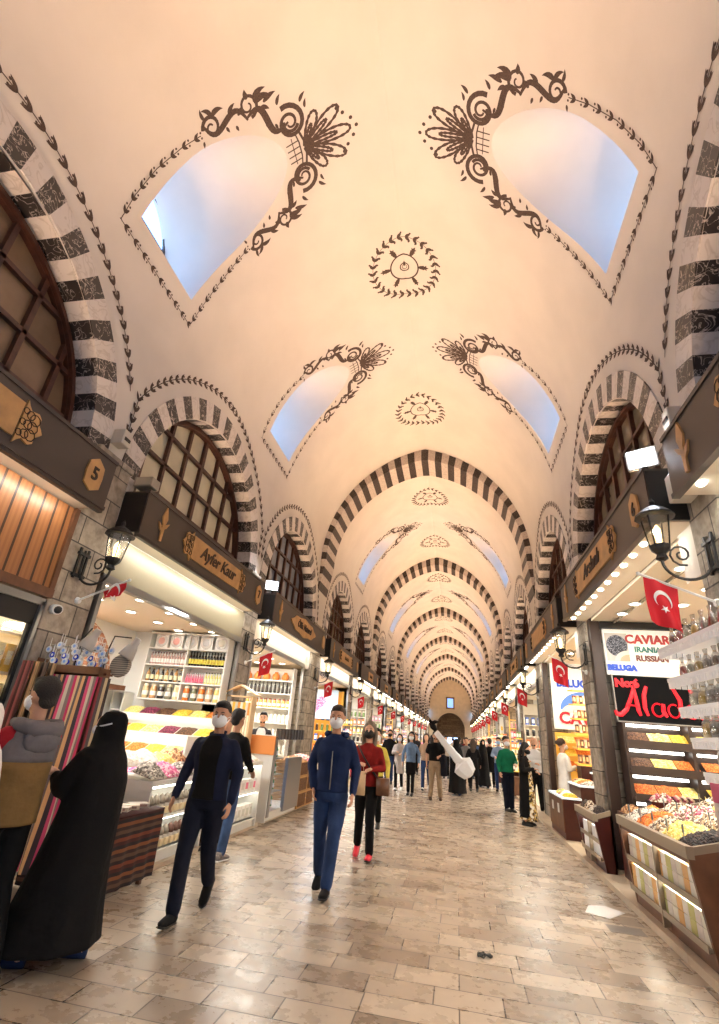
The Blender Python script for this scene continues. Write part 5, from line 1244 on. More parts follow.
# spice racks under the sign
t = thing('spice_rack', 'dark rack of lit spice trays below the black Aladdin sign', 'rack', (3.2, 8.0, .1)); FR = mat('rack_dark', (66,52,46), .4)
cols = [['brown','paleyellow','yellow','yellow','orange','brown'], ['brown','paleyellow','orange','orange','brown','brown'], ['orange','orange','paleyellow','yellow','yellow','paleyellow'], ['orange','paleyellow','yellow','orangemix','orange','yellow']]
for r, z in enumerate((1.70, 1.38, 1.06, .74)):
    mb = MB(); ya = 7.92 - .04*r; mb.box(2.28, 4.08, ya, 8.2, z - .06, z - .03); mb.box(2.28, 4.08, ya - .015, ya, z - .07, z + .03); mb.build('tray', FR, parent=t)
    mb = MB(); mb.box(2.34, 3.02, 8.04, 8.09, z + .20, z + .235); mb.box(3.16, 4.1, 8.04, 8.09, z + .20, z + .235); mb.build('light_strip', mat('rack_tube', (255,255,250), .4, emit=(255,250,240), es=6), parent=t)
    for q in range(6):
        x = 2.32 + q*.282 + (.06 if q > 2 else 0)
        heap_y(cols[r][q], x, x + .274, ya + .01, 8.1, z - .03, z + .13, .04, '%s spice, %s from the left on the %s lit tray under the black sign' % (cols[r][q].replace('paleyellow','pale yellow').replace('orangemix','mottled orange'), ORD[q], ['top','second','third','fourth'][r]), 'spices in the lit rack')
mb = MB(); mb.box(2.26, 2.30, 7.92, 8.22, .1, 1.95); mb.box(3.07, 3.12, 7.9, 8.22, .1, 1.95); mb.box(2.28, 4.08, 8.18, 8.22, .1, 1.96); mb.build('rack_body', FR, parent=t)
# the whole sign and rack group stands a little further back, against the pier
for o in [o for o in COL.objects if o not in _pre]:
    if o.type == 'MESH' and o.data.users == 1 and o.parent is None or o.type == 'EMPTY' and o.parent is None:
        if o.type == 'EMPTY': o.location = (o.location.x*1.046, o.location.y*1.046, CAM_H + (o.location.z-CAM_H)*1.046); 
    if o.type == 'MESH':
        base = Vector(o.parent.location) / 1.0 if o.parent and o.parent.type == 'EMPTY' else Vector((0,0,0))
        q = o
        if o.parent and o.parent.type == 'MESH': continue
        if o.parent:
            for v in o.data.vertices: v.co = v.co * 1.046
            for ch in o.children:
                for v in ch.data.vertices: v.co = v.co * 1.046
        else:
            for v in o.data.vertices: v.co = Vector((v.co.x*1.046, v.co.y*1.046, CAM_H + (v.co.z - CAM_H)*1.046))
# big bin counter at the front right
def bin_counter(label, y0, y1, x0, x1, z0, z1, rows, body, side_m, rim, kinds, glab, cards=True, shelves=True, nm='bin_counter'):
    dd = min(.42, x1 - x0 - .03)
    t = thing(nm, label, 'counter', ((x0+x1)/2, (y0+y1)/2, .07)); s = (z1 - z0) / (x1 - x0)
    Z = lambda x: z0 + s*(x - x0)
    for yy in (y0, y1 - .04):
        mb = MB(); mb.add([(x0+.10,yy,.07),(x1,yy,.07),(x1,yy,z1-.02),(x0,yy,z0-.02),(x0+.10,yy+.04,.07),(x1,yy+.04,.07),(x1,yy+.04,z1-.02),(x0,yy+.04,z0-.02)], [(0,1,2,3),(7,6,5,4),(0,4,5,1),(1,5,6,2),(2,6,7,3),(3,7,4,0)]); mb.build('end_panel', side_m, parent=t)
    mb = MB(); mb.hexa([(x0-.01,y0-.01,z0-.06),(x0+.05,y0-.01,z0-.06),(x0+.05,y1+.01,z0-.06),(x0-.01,y1+.01,z0-.06)], [(x0-.01,y0-.01,z0+.03),(x0+.05,y0-.01,z0+.03),(x0+.05,y1+.01,z0+.03),(x0-.01,y1+.01,z0+.03)])
    for yy in (y0 - .006, y1 - .035): mb.add([(x0+.052,yy,z0-.03),(x1,yy,z1-.03),(x1,yy,z1+.028),(x0+.052,yy,z0+.028),(x0+.052,yy+.04,z0-.03),(x1,yy+.04,z1-.03),(x1,yy+.04,z1+.028),(x0+.052,yy+.04,z0+.028)], [(0,1,2,3),(7,6,5,4),(0,4,5,1),(1,5,6,2),(2,6,7,3),(3,7,4,0)])
    mb.build('rim', rim, parent=t)
    mb = MB(); mb.box(x0+.02, x1, y0+.03, y1-.03, z0-.10, z0-.07); mb.box(x1-.02, x1, y0, y1, .07, z1-.02); mb.box(x0+.10, x0+.12, y0, y1, .07, .22); mb.box(x0+dd, x0+dd+.015, y0+.03, y1-.03, .07, z0-.08); mb.build('counter_body', body, parent=t)
    if shelves:
        for z in (.22, z0*.58):
            mb = MB(); mb.box(x0+.05, x0+dd, y0+.03, y1-.03, z-.02, z); mb.box(x0+.045, x0+.06, y0+.03, y1-.03, z-.03, z+.02); mb.build('shelf', rim, parent=t)
        for z in (z0*.58-.02, z0-.10): mb = MB(); mb.box(x0+.09, x0+.12, y0+.06, y1-.06, z-.015, z-.003); mb.build('light_strip', LED, parent=t)
        mb = MB(); mb.box(x0+.04, x0+dd, (y0+y1)/2-.015, (y0+y1)/2+.015, .1, z0-.08); mb.build('divider', rim, parent=t)
    nr = len(kinds); dx = (x1 - x0 - .08) / nr
    for r, row in enumerate(kinds):
        dy = (y1 - y0 - .08) / len(row)
        for q, kd in enumerate(row):
            xa = x0 + .05 + r*dx; ya = y0 + .04 + q*dy
            nmk = {'paleyellow':'pale yellow','yellowmix':'yellow and green','orangemix':'mottled orange','rosemix':'rose speckled','blacktea':'black','greytea':'grey','mixed':'brown and cream'}.get(kd, kd)
            heap(kd, xa + .005, xa + dx - .005, ya + .005, ya + dy - .005, Z(xa) - .01, .11, '%s dried tea or nuts, %s row from the aisle, %s from the camera, %s' % (nmk, ORD[r], ORD[q], glab), 'heaps, ' + glab, slope=s*dx, cat='dry goods heap', rough=.018, n=16)
            if cards and r < nr: small_card((xa + .03, ya + dy*.5, Z(xa) + .05), 'small grey price card stuck in the heaps, ' + glab, 'price cards, ' + glab, rz=pi/2 - .5)
    return t
K1 = [['blacktea', 'paleyellow', 'mixed', 'orange', 'greytea'], ['rosemix', 'mixed', 'mixed', 'rosemix', 'mixed'], ['rosemix', 'orangemix', 'yellow', 'paleyellow', 'mixed']]
bin_counter('big wooden counter of open dried tea bins at the front right', 5.20, 7.15, 1.84, 3.05, .86, 1.14, 3, BROWNW, mat('end_wood', (116,76,48), .4, var=.3, vscale=5), mat('grey_rim', (150,136,114), .35), K1, 'front right counter')
for z, zi in ((.22, 'lower'), (.50, 'upper')):
    for q in range(15):
        col = [(236,230,214), (206,204,130), (240,190,120), (226,216,206), (244,240,232)][(q*3 + (z > .3)) % 5]
        for st in range(2): carton((1.98, 5.30 + q*.125, z + .001 + st*.11), col, [(180,170,150), (250,250,250)][q % 2], {(236,230,214):'cream', (206,204,130):'olive green', (240,190,120):'peach', (226,216,206):'grey', (244,240,232):'white'}[col] + ' boxed packet, %s shelf of the front right counter' % zi, 'packets in the front right counter', s=(.115, .12, .105), name='tea_packet', cat='packet', rz=pi/2)
K2 = [['blacktea', 'greytea', 'mixed'], ['blacktea', 'orangemix', 'nuts']]
K2 = [['blacktea', 'greytea', 'mixed', 'blacktea']]
bin_counter('small dark red wooden bin counter, second along the right side', 8.42, 9.62, 1.86, 2.09, .72, .78, 2, DARKW, DARKW, mat('grey_rim', (150,136,114), .35), K2, 'second right counter', cards=False)
for z in (.22, .41):
    for q in range(5): carton((1.96, 8.56 + q*.22, z), (248,248,250), (236,170,190), 'white price sheet box on the shelf of the second right counter', 'white sheets in the second right counter', s=(.16, .02, .16), name='price_sheet', cat='sheet', rz=pi/2+.15)
# raised tiers with lokum behind the second counter
t = thing('raised_counter', 'dark wooden tiers with heaped sweets beyond the front right counter', 'counter', (3.3, 7.5, .1))
mb = MB(); mb.box(2.12, 3.06, 7.72, 8.20, .1, .84); mb.box(3.1, 4.1, 6.5, 7.6, .1, 1.18); mb.build('counter_body', DARKW, parent=t)
mb = MB(); mb.box(2.5, 3.06, 7.98, 8.20, .84, 1.0); mb.build('upper_step', DARKW, parent=t)
for q, (kd, x0, x1, ya, yb, z) in enumerate((('nuts',2.14,2.36,7.75,8.16,.845), ('orangemix',2.36,2.60,7.75,7.96,.845), ('blacktea',2.60,3.04,7.75,7.96,.845), ('rosemix',2.52,2.80,8.0,8.18,1.005), ('yellowmix',3.12,3.55,7.06,7.55,1.185), ('orangemix',3.55,4.0,7.06,7.55,1.185), ('yellowmix',3.12,3.55,6.55,7.02,1.185), ('orange',3.55,4.0,6.55,7.02,1.185))):
    heap(kd, x0, x1, ya, yb, z, .2 if q > 3 else .13, ['brown nut heap, left end of the low dark tier','mottled orange heap, middle of the low dark tier','black dried heap, right end of the low dark tier','rose speckled heap on the upper step of the low dark tier','yellow and green sweets, back left of the tall tier','mottled orange sweets, back right of the tall tier','yellow and green sweets, front left of the tall tier','orange sweets, front right of the tall tier'][q], 'sweets on the raised tiers', cat='sweets heap', rough=.02)
for q in range(8):
    col = [(150,60,80),(210,180,150),(90,60,50)][q % 3]
    tag(MB().cyl((2.84 + .026*q, 8.02, 1.03 + .012*(q % 3)), (2.85 + .026*q, 8.17, 1.05 + .012*((q+1) % 3)), .02, 8).build('sweet_roll', cm(col, .5)), ['wine red','cream','brown'][q % 3] + ' rolled sweet lying on the upper step of the dark tier', 'sweet', 'sweet rolls on the raised tier')
# white packet rack in front of the first right pier
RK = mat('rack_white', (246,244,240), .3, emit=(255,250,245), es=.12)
t = thing('white_packet_rack', 'white tiered rack of clear packets at the right picture edge', 'rack', (2.3, 4.4, .1))
tiers = [(2.44, 1.86), (2.18, 1.90), (1.94, 1.95), (1.70, 2.00), (1.44, 2.05)]
for z, x in tiers:
    mb = MB(); mb.box(x, 2.5, 3.2, 5.10, z - .012, z); mb.build('shelf', RK, parent=t)
    mb = MB()
    for q in range(38): mb.box(x - .012, x, 3.2 + q*.05, 3.24 + q*.05, z - .075, z + .0)
    mb.box(x - .014, x, 3.2, 5.10, z - .02, z + .012)
    for q in range(10): mb.box(x + q*.05, x + .04 + q*.05, 5.10, 5.112, z - .07, z)
    mb.build('scalloped_edge', RK, parent=t)
mb = MB(); mb.box(2.35, 2.5, 3.2, 5.08, 1.22, 2.65); mb.box(2.05, 2.5, 3.2, 5.05, .1, 1.24); mb.build('rack_body', cm((222,204,200), .4), parent=t)
mb = MB(); mb.box(2.03, 2.05, 3.2, 5.0, 1.24, 1.38); mb.build('magenta_panel', cm((196,60,110), .4), parent=t)
for r, (z, x) in enumerate(tiers):
    for q in range(11):
        yy = 4.98 - q*.155
        fc, fn = [((110,70,50),'brown'), ((170,50,60),'dark red'), ((200,196,170),'pale'), ((226,190,90),'yellow'), ((150,140,130),'grey')][(q + r) % 5]
        if r < 2: bag((x + .09, yy, z), (226,220,214), fc, '%s filled clear gift packet on the %s tier of the white rack' % (fn, ORD[r]), 'gift packets on the white rack', w=.12, h=.21 - .02*r, d=.06, rz=pi/2)
        elif r < 4: bag((x + .10, yy, z), (236,232,228), fc, '%s filled rounded clear packet on the %s tier of the white rack' % (fn, ORD[r]), 'gift packets on the white rack', w=.15, h=.22, d=.09, rz=pi/2 + .2)
        else:
            if q < 9:
                def b(tt):
                    m = MB(); R = Matrix.Translation((0,0,.10)) @ Matrix.Rotation(pi/2, 4, 'X'); m.lathe([(.03,-.05),(.085,-.045),(.10,-.02),(.10,.02),(.085,.045),(.03,.05)], n=16, M=R); m.build('clear_drum', cm((214,206,196), .2), parent=tt, smooth=True)
                    m = MB(); m.lathe([(.001,.056),(.055,.056),(.06,.046)], n=14, M=R); m.lathe([(.06,-.046),(.055,-.056),(.001,-.056)], n=14, M=R); m.build('filling', cm((120,112,100), .5), parent=tt)
                Proto.put(('round_packet',), b, (x + .12, 4.94 - q*.19, z), 'round clear drum packet on the lowest tier of the white rack', 'packet', 'drum packets on the white rack', rz=.9)
# third counter: stepped glass display cases
t = thing('stepped_display_case', 'dark red stepped counter with white lit display cases and price tags', 'display case', (2.5, 11.5, .07))
steps = [(1.90, 2.22, .74, 12.3), (2.22, 2.66, .96, 11.85), (2.66, 3.15, 1.16, 11.85)]
mb = MB()
for (xa, xb, z, ye) in steps: mb.box(xa, xb, 10.85, ye, .07, z - .03)
mb.build('counter_body', DARKW, parent=t)
mb = MB(); mb.box(1.885, 1.90, 10.85, 12.3, .18, .70); mb.build('front_panel', BROWNW, parent=t)
mb = MB()
for (xa, xb, z, ye) in steps: mb.box(xa - .02, xb, 10.82, ye + .02, z - .03, z)
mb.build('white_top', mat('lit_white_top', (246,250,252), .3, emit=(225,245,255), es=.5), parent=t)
mb = MB(); mb.box(2.3, 3.15, 10.83, 10.85, .16, .2); mb.build('lower_moulding', FR, parent=t)
for q in range(2): 
    mb = MB(); mb.box(1.875, 1.886, 11.2 + q*.6, 11.34 + q*.6, .45, .60); mb.build('white_tag', WHITEP, parent=t)
kk = ['yellow','white','nuts','yellowmix','greytea','orange','paleyellow','nuts','white','yellow','mixed','orangemix']
n = 0
for (xa, xb, z, ye) in steps:
    for q in range(4):
        heap(kk[n % 12], xa + .03, xb - .04, 10.88 + q*.235, 11.1 + q*.235, z + .006, .08, '%s sweets on the %s step of the lit display case, %s from the camera' % (kk[n % 12].replace('paleyellow','pale yellow').replace('yellowmix','yellow and green').replace('orangemix','mottled orange').replace('greytea','grey'), ['lowest','middle','highest'][steps.index((xa, xb, z, ye))], ORD[q]), 'sweets on the lit display case', cat='sweets heap'); n += 1
# tower of nut boxes
for col in range(2):
    yc = 10.15 if col == 0 else 12.75
t = thing('box_tower_shelf', 'tall yellow lit shelf tower of wrapped sweets before the second caviar sign', 'shelf tower', (2.72, 12.15, .1))
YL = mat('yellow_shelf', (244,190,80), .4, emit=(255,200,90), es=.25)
mb = MB(); mb.box(2.50, 3.12, 11.95, 12.35, .1, 1.25); mb.box(3.07, 3.12, 11.95, 12.35, 1.25, 2.9); mb.build('tower_body', DARKW, parent=t)
for k in range(6):
    z = 1.26 + k*.29; mb = MB(); mb.hexa([(2.46,11.9,z),(3.09,11.9,z),(3.09,12.38,z+.03),(2.46,12.38,z+.03)], [(2.46,11.9,z+.03),(3.09,11.9,z+.03),(3.09,12.38,z+.06),(2.46,12.38,z+.06)]); mb.build('slanted_shelf', YL, parent=t)
    if k < 5:
        for q in range(9): 
            col = [(120,64,50),(196,150,110),(90,60,56),(226,210,196)][(q + k) % 4]
            carton((2.51 + q*.066, 12.02, z + .045), col, (240,200,150), ['dark red','tan','brown','cream'][(q + k) % 4] + ' wrapped sweet standing on the yellow shelf tower', 'wrapped sweets on the tower', s=(.055, .12, .16), name='wrapped_sweet', cat='sweet')
# second caviar shop
y0, y1 = room(1, 2, CREAM, zc=3.5); area_light('shop_lamp', (3.3, 11.2, 3.44), 1.2, 2.6, SHOP_LIGHT*2.4, (1, .93, .78), (0, 0, -1))
for x in (2.50, 3.1):
    for y in (9.8, 10.8, 11.8): ceiling_spot((x, y, 3.5), 'round spotlight in the ceiling of the second caviar shop')
SG2 = 13.42
t = thing('caviar_sign', 'tall white sign with blue arc and red CAVIAR lettering, second right shop', 'sign', (3.0, SG2, 1.9))
mb = MB(); mb.box(2.30, 4.2, SG2, SG2 + .05, 1.98, 3.5); mb.build('sign_board', mat('sign_white', (240,238,228), .4), parent=t)
mb = MB(); mb.prism([Vector((3.02 + .55*cos(a), SG2 - .01, 2.42 + .42*sin(a))) for a in [pi*q/20 for q in range(21)]], (0,.008,0)); mb.build('blue_arc', cm((90,140,230)), parent=t)
mb = MB(); mb.prism([Vector((3.02 + .52*cos(a), SG2 - .02, 2.36 + .24*sin(a))) for a in [pi*q/20 for q in range(21)]], (0,.008,0)); mb.build('white_arc', cm((240,236,224)), parent=t)
mb = MB(); put_text(mb, 'CAVIAR', .36, (3.05, SG2 - .03, 2.22), (1,0,0), (0,0,1), .02, offset=.012); mb.build('red_lettering', cm((200,30,50)), parent=t)
mb = MB(); put_text(mb, 'BELUGA', .24, (2.86, SG2 - .03, 3.02), (1,0,0), (0,0,1), .02, offset=.012); mb.build('blue_lettering', cm((40,90,220)), parent=t)
t = thing('door_post', 'dark upright frame beside the second caviar sign', 'door frame', (2.15, 13.45, .1))
mb = MB(); mb.box(2.12, 2.24, 13.4, 13.52, .1, 3.5); mb.build('front_post', mat('dark_frame', (58,42,36), .4), parent=t)
t = thing('spice_rack', 'orange and yellow spice trays below the second caviar sign', 'rack', (3.2, 13.2, .1))
for r, z in enumerate((1.72, 1.46, 1.2)):
    mb = MB(); mb.box(2.30, 4.2, 13.05, 13.37, z - .05, z - .03); mb.build('tray', YL, parent=t)
    for q in range(5): heap_y([['paleyellow','orange','yellow','orange','yellow'],['yellow','orange','paleyellow','orangemix','nuts'],['orange','paleyellow','yellow','nuts','orange']][r][q], 2.32 + q*.37, 2.68 + q*.37, 13.07, 13.31, z - .03, z + .1, .05, '%s spice tray, %s from the left in the %s row below the second caviar sign' % ([['pale yellow','orange','yellow','orange','yellow'],['yellow','orange','pale yellow','mottled orange','brown'],['orange','pale yellow','yellow','brown','orange']][r][q], ORD[q], ORD[r]), 'spices below the second caviar sign')
mb = MB(); mb.box(2.29, 4.2, 13.37, 13.40, .1, 1.9); mb.build('rack_body', YL, parent=t)
# things on the floor
t = tag(MB().prism([Vector(p) for p in ((1.30,6.72,.002),(1.52,6.62,.002),(1.74,6.90,.002),(1.58,7.08,.002),(1.40,7.02,.002))], (0,0,.003)).build('paper_sheet', cm((226,222,220), .5)), 'crumpled white paper sheet on the floor near the right counter', 'paper')
mb = MB(); P = [Vector((.19 + (.05 + .02*cos(3*a))*cos(a), 5.08 + (.035 + .015*sin(2*a))*sin(a), .004 + .008*(1+sin(5*a)))) for a in [2*pi*q/16 for q in range(17)]]; mb.tube(P, .006, 5); mb.tube([(.15,5.12,.01),(.21,5.06,.02),(.25,5.09,.008)], .008, 5); mb.ball((.17,5.08,.014), (.03,.02,.012), 8); tag(mb.build('litter_scrap', cm((30,34,36), .4)), 'small dark crumpled scrap lying on the paving near the camera', 'litter')
# metal boxes on floor: darker paving inserts are part of the paving pattern
mb = MB(); mb.box(1.42, 1.74, 6.20, 6.42, .0005, .0025); o = struct(mb.build('trim_90', cm((120,112,106), .3)))
mb = MB(); mb.box(.50, .82, 12.2, 12.4, .0005, .0025); struct(mb.build('trim_91', cm((110,100,94), .3)))

# ------------------------------------------------------------------ shops further along the hall
rnd = random.Random(11)
FARC = [((226,120,50),'orange'), ((240,200,90),'yellow'), ((190,40,60),'red'), ((60,90,170),'blue'), ((236,230,220),'white'), ((80,56,44),'brown'), ((40,34,32),'black'), ((120,150,90),'green'), ((230,160,180),'pink')]
for i in range(3, len(ARCH_C)):
    for side in (-1, 1):
        a, b = bay_limits(i); yA, yB_ = room(side, i, [WHITE, CREAM][(i + (side > 0)) % 2]); nm = sname(i, side); yc = (yA + yB_) / 2
        tint = [(1,.97,.92), (1,.9,.72), (.86,.93,1), (1,.95,.85)][(i*2 + (side > 0)) % 4]
        area_light('shop_lamp', (wallx(side, .9), yc, 2.98), 1.4, 2.4, SHOP_LIGHT*2.4, tint, (0, 0, -1))
        xs = sorted((wallx(side, .12), wallx(side, 1.9)))
        if i < 8: roller(side, yA + .02, yB_ - .02, 'pale shutter housing of the %s' % nm, CREAM, z0=3.08, z1=3.5)
        if i == 3 and side > 0: pass
        ys = yB_ - .04
        zs = [.8, 1.15, 1.5, 1.85, 2.2, 2.55] if i < 9 else [.9, 1.5, 2.1]
        shelf_unit('shelves facing the aisle end inside the %s' % nm, xs[0], xs[1], ys, .3, zs, [WHITE, CREAM, YL][(i + side) % 3] if i < 9 else WHITE, ztop=2.9)
        # counter that stands out to the kerb line
        xa, xb = wallx(side, .05), (KL - .12 if side < 0 else KR + .04); xa = wallx(side, .25) if side > 0 else xa
        cb = [WHITE, BROWNW, DARKW, CREAM][(i + (side > 0)*2) % 4]; zt = .85 + .1*(i % 2)
        if not (side > 0 and i in (3,)): 
            lit_counter('display_counter', 'lit display counter in front of the %s' % nm, xa, xb, yA + .15, yB_ - .5, zt, cb, side, shelves=(.17, .5))
            ncol = 6 if i < 8 else 3
            for q in range(ncol):
                ln = (yB_ - .5 - yA - .15) / ncol; kd = rnd.choice(['yellow','nuts','mixed','orangemix','white','rosemix','paleyellow','purple','pink']); x2 = sorted((xa, xb - (.02 if side > 0 else -.02)))
                heap(kd, x2[0] + .04, x2[1] - .04, yA + .17 + q*ln, yA + .14 + (q+1)*ln, zt + .01, .16, '%s goods heaped on the counter of the %s, %s from the front' % (kd.replace('orangemix','orange').replace('rosemix','rose speckled').replace('paleyellow','pale yellow').replace('mixed','brown and cream'), nm, ORD[q]), 'goods on the counter, ' + nm, n=8)
            if i < 9:
                for z in (.17, .5):
                    for q in range(8):
                        c, cn = rnd.choice(FARC); ln = (yB_ - yA - .9) / 8
                        carton((xb - (.2 if side < 0 else -.2), yA + .3 + q*ln, z), c, (240,236,226), '%s box on a shelf of the counter, %s' % (cn, nm), 'boxes in the counter, ' + nm, s=(.26, .2, .22), name='sweets_box', rz=pi/2)
        nper = 9 if i < 6 else (6 if i < 9 else 3)
        for z in zs[:-1] if i < 9 else zs[:2]:
            j = rnd.randrange(2); c, cn = rnd.choice(FARC); c2, cn2 = rnd.choice(FARC)
            for q in range(nper):
                x = xs[0] + .1 + (xs[1] - xs[0] - .2) * q / (nper - 1); cc, cnn = (c, cn) if q < nper/2 else (c2, cn2)
                s = .24 if i < 9 else .4
                if j: jar((x, ys - .17, z + .013), cc, (236,226,200), '%s jar on the shelves of the %s' % (cnn, nm), 'shelf goods, ' + nm, h=s, r=.052, lab=None)
                else: carton((x, ys - .17, z + .013), cc, (244,240,230), '%s box on the shelves of the %s' % (cnn, nm), 'shelf goods, ' + nm, s=(.11, .12, s), name='goods_box')
        # standing rack near the pier, stepped tiers towards the aisle
        if i < 10:
            xr = wallx(side, .02); d = -side; t = thing('tiered_rack', 'tiered rack at the far pier of the %s' % nm, 'rack', (xr, yB_ - .3, .05))
            mb = MB(); x2 = sorted((xr, xr + d*.5)); mb.box(x2[0], x2[1], yB_ - .48, yB_ - .1, .05, .6); mb.box(*sorted((xr, xr + d*.03)), yB_ - .48, yB_ - .1, .6, 2.0); mb.build('rack_body', cb, parent=t)
            for k in range(4):
                z = .75 + k*.33; mb = MB(); mb.box(*sorted((xr, xr + d*(.42 - .06*k))), yB_ - .48, yB_ - .1, z, z + .02); mb.build('shelf', [YL, WHITE][(i + side) % 2], parent=t)
                for q in range(4):
                    c, cn = rnd.choice(FARC); carton((xr + d*(.08 + .085*q), yB_ - .3, z + .02), c, (244,240,230), '%s packet on the tiered rack, %s' % (cn, nm), 'rack goods, ' + nm, s=(.07, .2, .2), name='rack_packet', cat='packet')
t = thing('hanging_display_panel', 'pale blue panel with pink heart shaped display above the third lit left shop', 'panel', (wallx(-1, 1.0), 18.68, 2.2))
mb = MB(); mb.box(wallx(-1, 1.85), wallx(-1, .2), 18.66, 18.70, 1.9, 2.9); mb.build('panel_board', cm((200,220,236), .4), parent=t)
mb = MB(); mb.prism([Vector((wallx(-1, 1.0) + .016*16*sin(a)**3*1.4, 18.64, 2.42 + .02*(13*cos(a)-5*cos(2*a)-2*cos(3*a)-cos(4*a)))) for a in [2*pi*q/28 for q in range(28)]], (0, .01, 0)); mb.build('heart_pattern', SPICE['pink'], parent=t)
# ------------------------------------------------------------------ people
SKIN = mat('skin', (190, 140, 112), .55, var=.08, vscale=10)
SKIN2 = mat('skin_light', (214, 166, 138), .55, var=.06, vscale=10)
HAIRD = mat('hair_dark', (24, 19, 18), .7, bump=.5, bscale=120)
HAIRB = mat('hair_brown', (60, 44, 34), .7, bump=.5, bscale=120)
HAIRG = mat('hair_grey', (120, 104, 88), .7, bump=.5, bscale=120)
MASKW = mat('mask_white', (236, 238, 242), .7)
MASKB = mat('mask_black', (20, 20, 22), .7)
def cloth(name, c, var=.18, vs=7, **k): return mat('cloth_' + name, c, .85, var=var, vscale=vs, bump=.8, bscale=9, spec=.2, **k)

def interp(pts, rs, n=4):
    P = []; R = []
    for i in range(len(pts) - 1):
        for k in range(n):
            t = k / n; P.append(Vector(pts[i]).lerp(Vector(pts[i+1]), t))
            a, b = rs[i], rs[i+1]; a = a if isinstance(a, tuple) else (a, a); b = b if isinstance(b, tuple) else (b, b)
            s = t*t*(3-2*t); R.append((a[0]+(b[0]-a[0])*s, a[1]+(b[1]-a[1])*s))
    P.append(Vector(pts[-1])); r = rs[-1]; R.append(r if isinstance(r, tuple) else (r, r)); return P, R
def limb(mb, pts, rs, n=12, lat=(1,0,0)):
    P, R = interp(pts, rs); mb.loft(P, R, n, lat=lat)
    mb.ball(pts[0], R[0][0]*.98, 10); mb.ball(pts[-1], R[-1][0]*.96, 10)
    for p, r in list(zip(pts, rs))[1:-1]: mb.ball(p, (r[0] if isinstance(r, tuple) else r)*.98, 10)
def torso(mb, secs, n=16):   # (x, y, z, rx, ry)
    P = [(a, b, c) for a, b, c, *_ in secs]; R = [(s[3], s[4]) for s in secs]; P2, R2 = interp(P, R, 3); mb.loft(P2, R2, n, lat=(1,0,0))
def hand(mb, w, d, palm_n, side, curl=.5, fr=.0085):
    """w wrist, d pointing direction, palm_n palm normal, five separate fingers"""
    w = Vector(w); d = Vector(d).normalized(); n = Vector(palm_n); n = (n - d*n.dot(d)).normalized(); l = d.cross(n)*side
    mb.loft([w, w + d*.03, w + d*.06, w + d*.088], [(.026,.019),(.034,.018),(.040,.016),(.038,.013)], 10, lat=l)
    for k, (o, L) in enumerate(((-.029, .062), (-.010, .074), (.010, .070), (.028, .055))):
        b = w + d*.082 + l*o; p = [b]; a = .15
        for seg in (.42, .33, .25): 
            dd = d*cos(a) + n*sin(a); p.append(p[-1] + dd*L*seg); a += curl
        mb.loft(p, [fr, fr*.95, fr*.88, fr*.7], 7); mb.ball(p[-1], fr*.75, 6)
    b = w + d*.028 - l*.028; p = [b, b - l*.022 + d*.024 + n*.006, b - l*.030 + d*.048 + n*.014, b - l*.028 + d*.066 + n*.020]
    mb.loft(p, [fr*1.35, fr*1.15, fr, fr*.75], 7)

WALK_A = dict(L=((.095,-.17,.50), (.10,-.27,.10), .25), R=((-.095,.03,.49), (-.10,.30,.17), -.75))
WALK_B = dict(R=((-.095,-.17,.50), (-.09,-.27,.10), .25), L=((.095,.03,.49), (.10,.30,.17), -.75))
WALK_S = dict(R=((-.09,-.10,.50), (-.08,-.12,.09), .1), L=((.09,.02,.49), (.10,.16,.12), -.35))
STAND = dict(L=((.10,-.02,.50), (.12,.02,.085), 0), R=((-.10,-.02,.50), (-.12,.02,.085), 0))
ARM_DOWN = dict(L=((.27,.03,1.14), (.27,-.06,.90)), R=((-.27,.03,1.14), (-.27,-.06,.90)))
ARM_SW1 = dict(L=((.26,.09,1.15), (.27,.06,.90)), R=((-.26,-.02,1.15), (-.25,-.18,.94)))
ARM_SW2 = dict(R=((-.26,.09,1.15), (-.27,.06,.90)), L=((.26,-.02,1.15), (.25,-.18,.94)))
ARM_HOLD = dict(L=((.25,-.02,1.14), (.10,-.24,1.14)), R=((-.25,-.02,1.14), (-.08,-.24,1.20)))
ARM_CROSS = dict(L=((.25,-.08,1.15), (-.04,-.23,1.18)), R=((-.25,-.08,1.15), (.04,-.21,1.14)))
ARM_R_UP = dict(L=((.27,.03,1.14), (.27,-.06,.90)), R=((-.26,-.05,1.15), (-.12,-.25,1.12)))
ARM_L_UP = dict(R=((-.27,.03,1.14), (-.27,-.06,.90)), L=((.26,-.05,1.15), (.12,-.25,1.12)))
ARM_POCKET = dict(R=((-.28,.06,1.15), (-.21,-.04,.93)), L=((.27,.04,1.14), (.26,-.08,.91)))

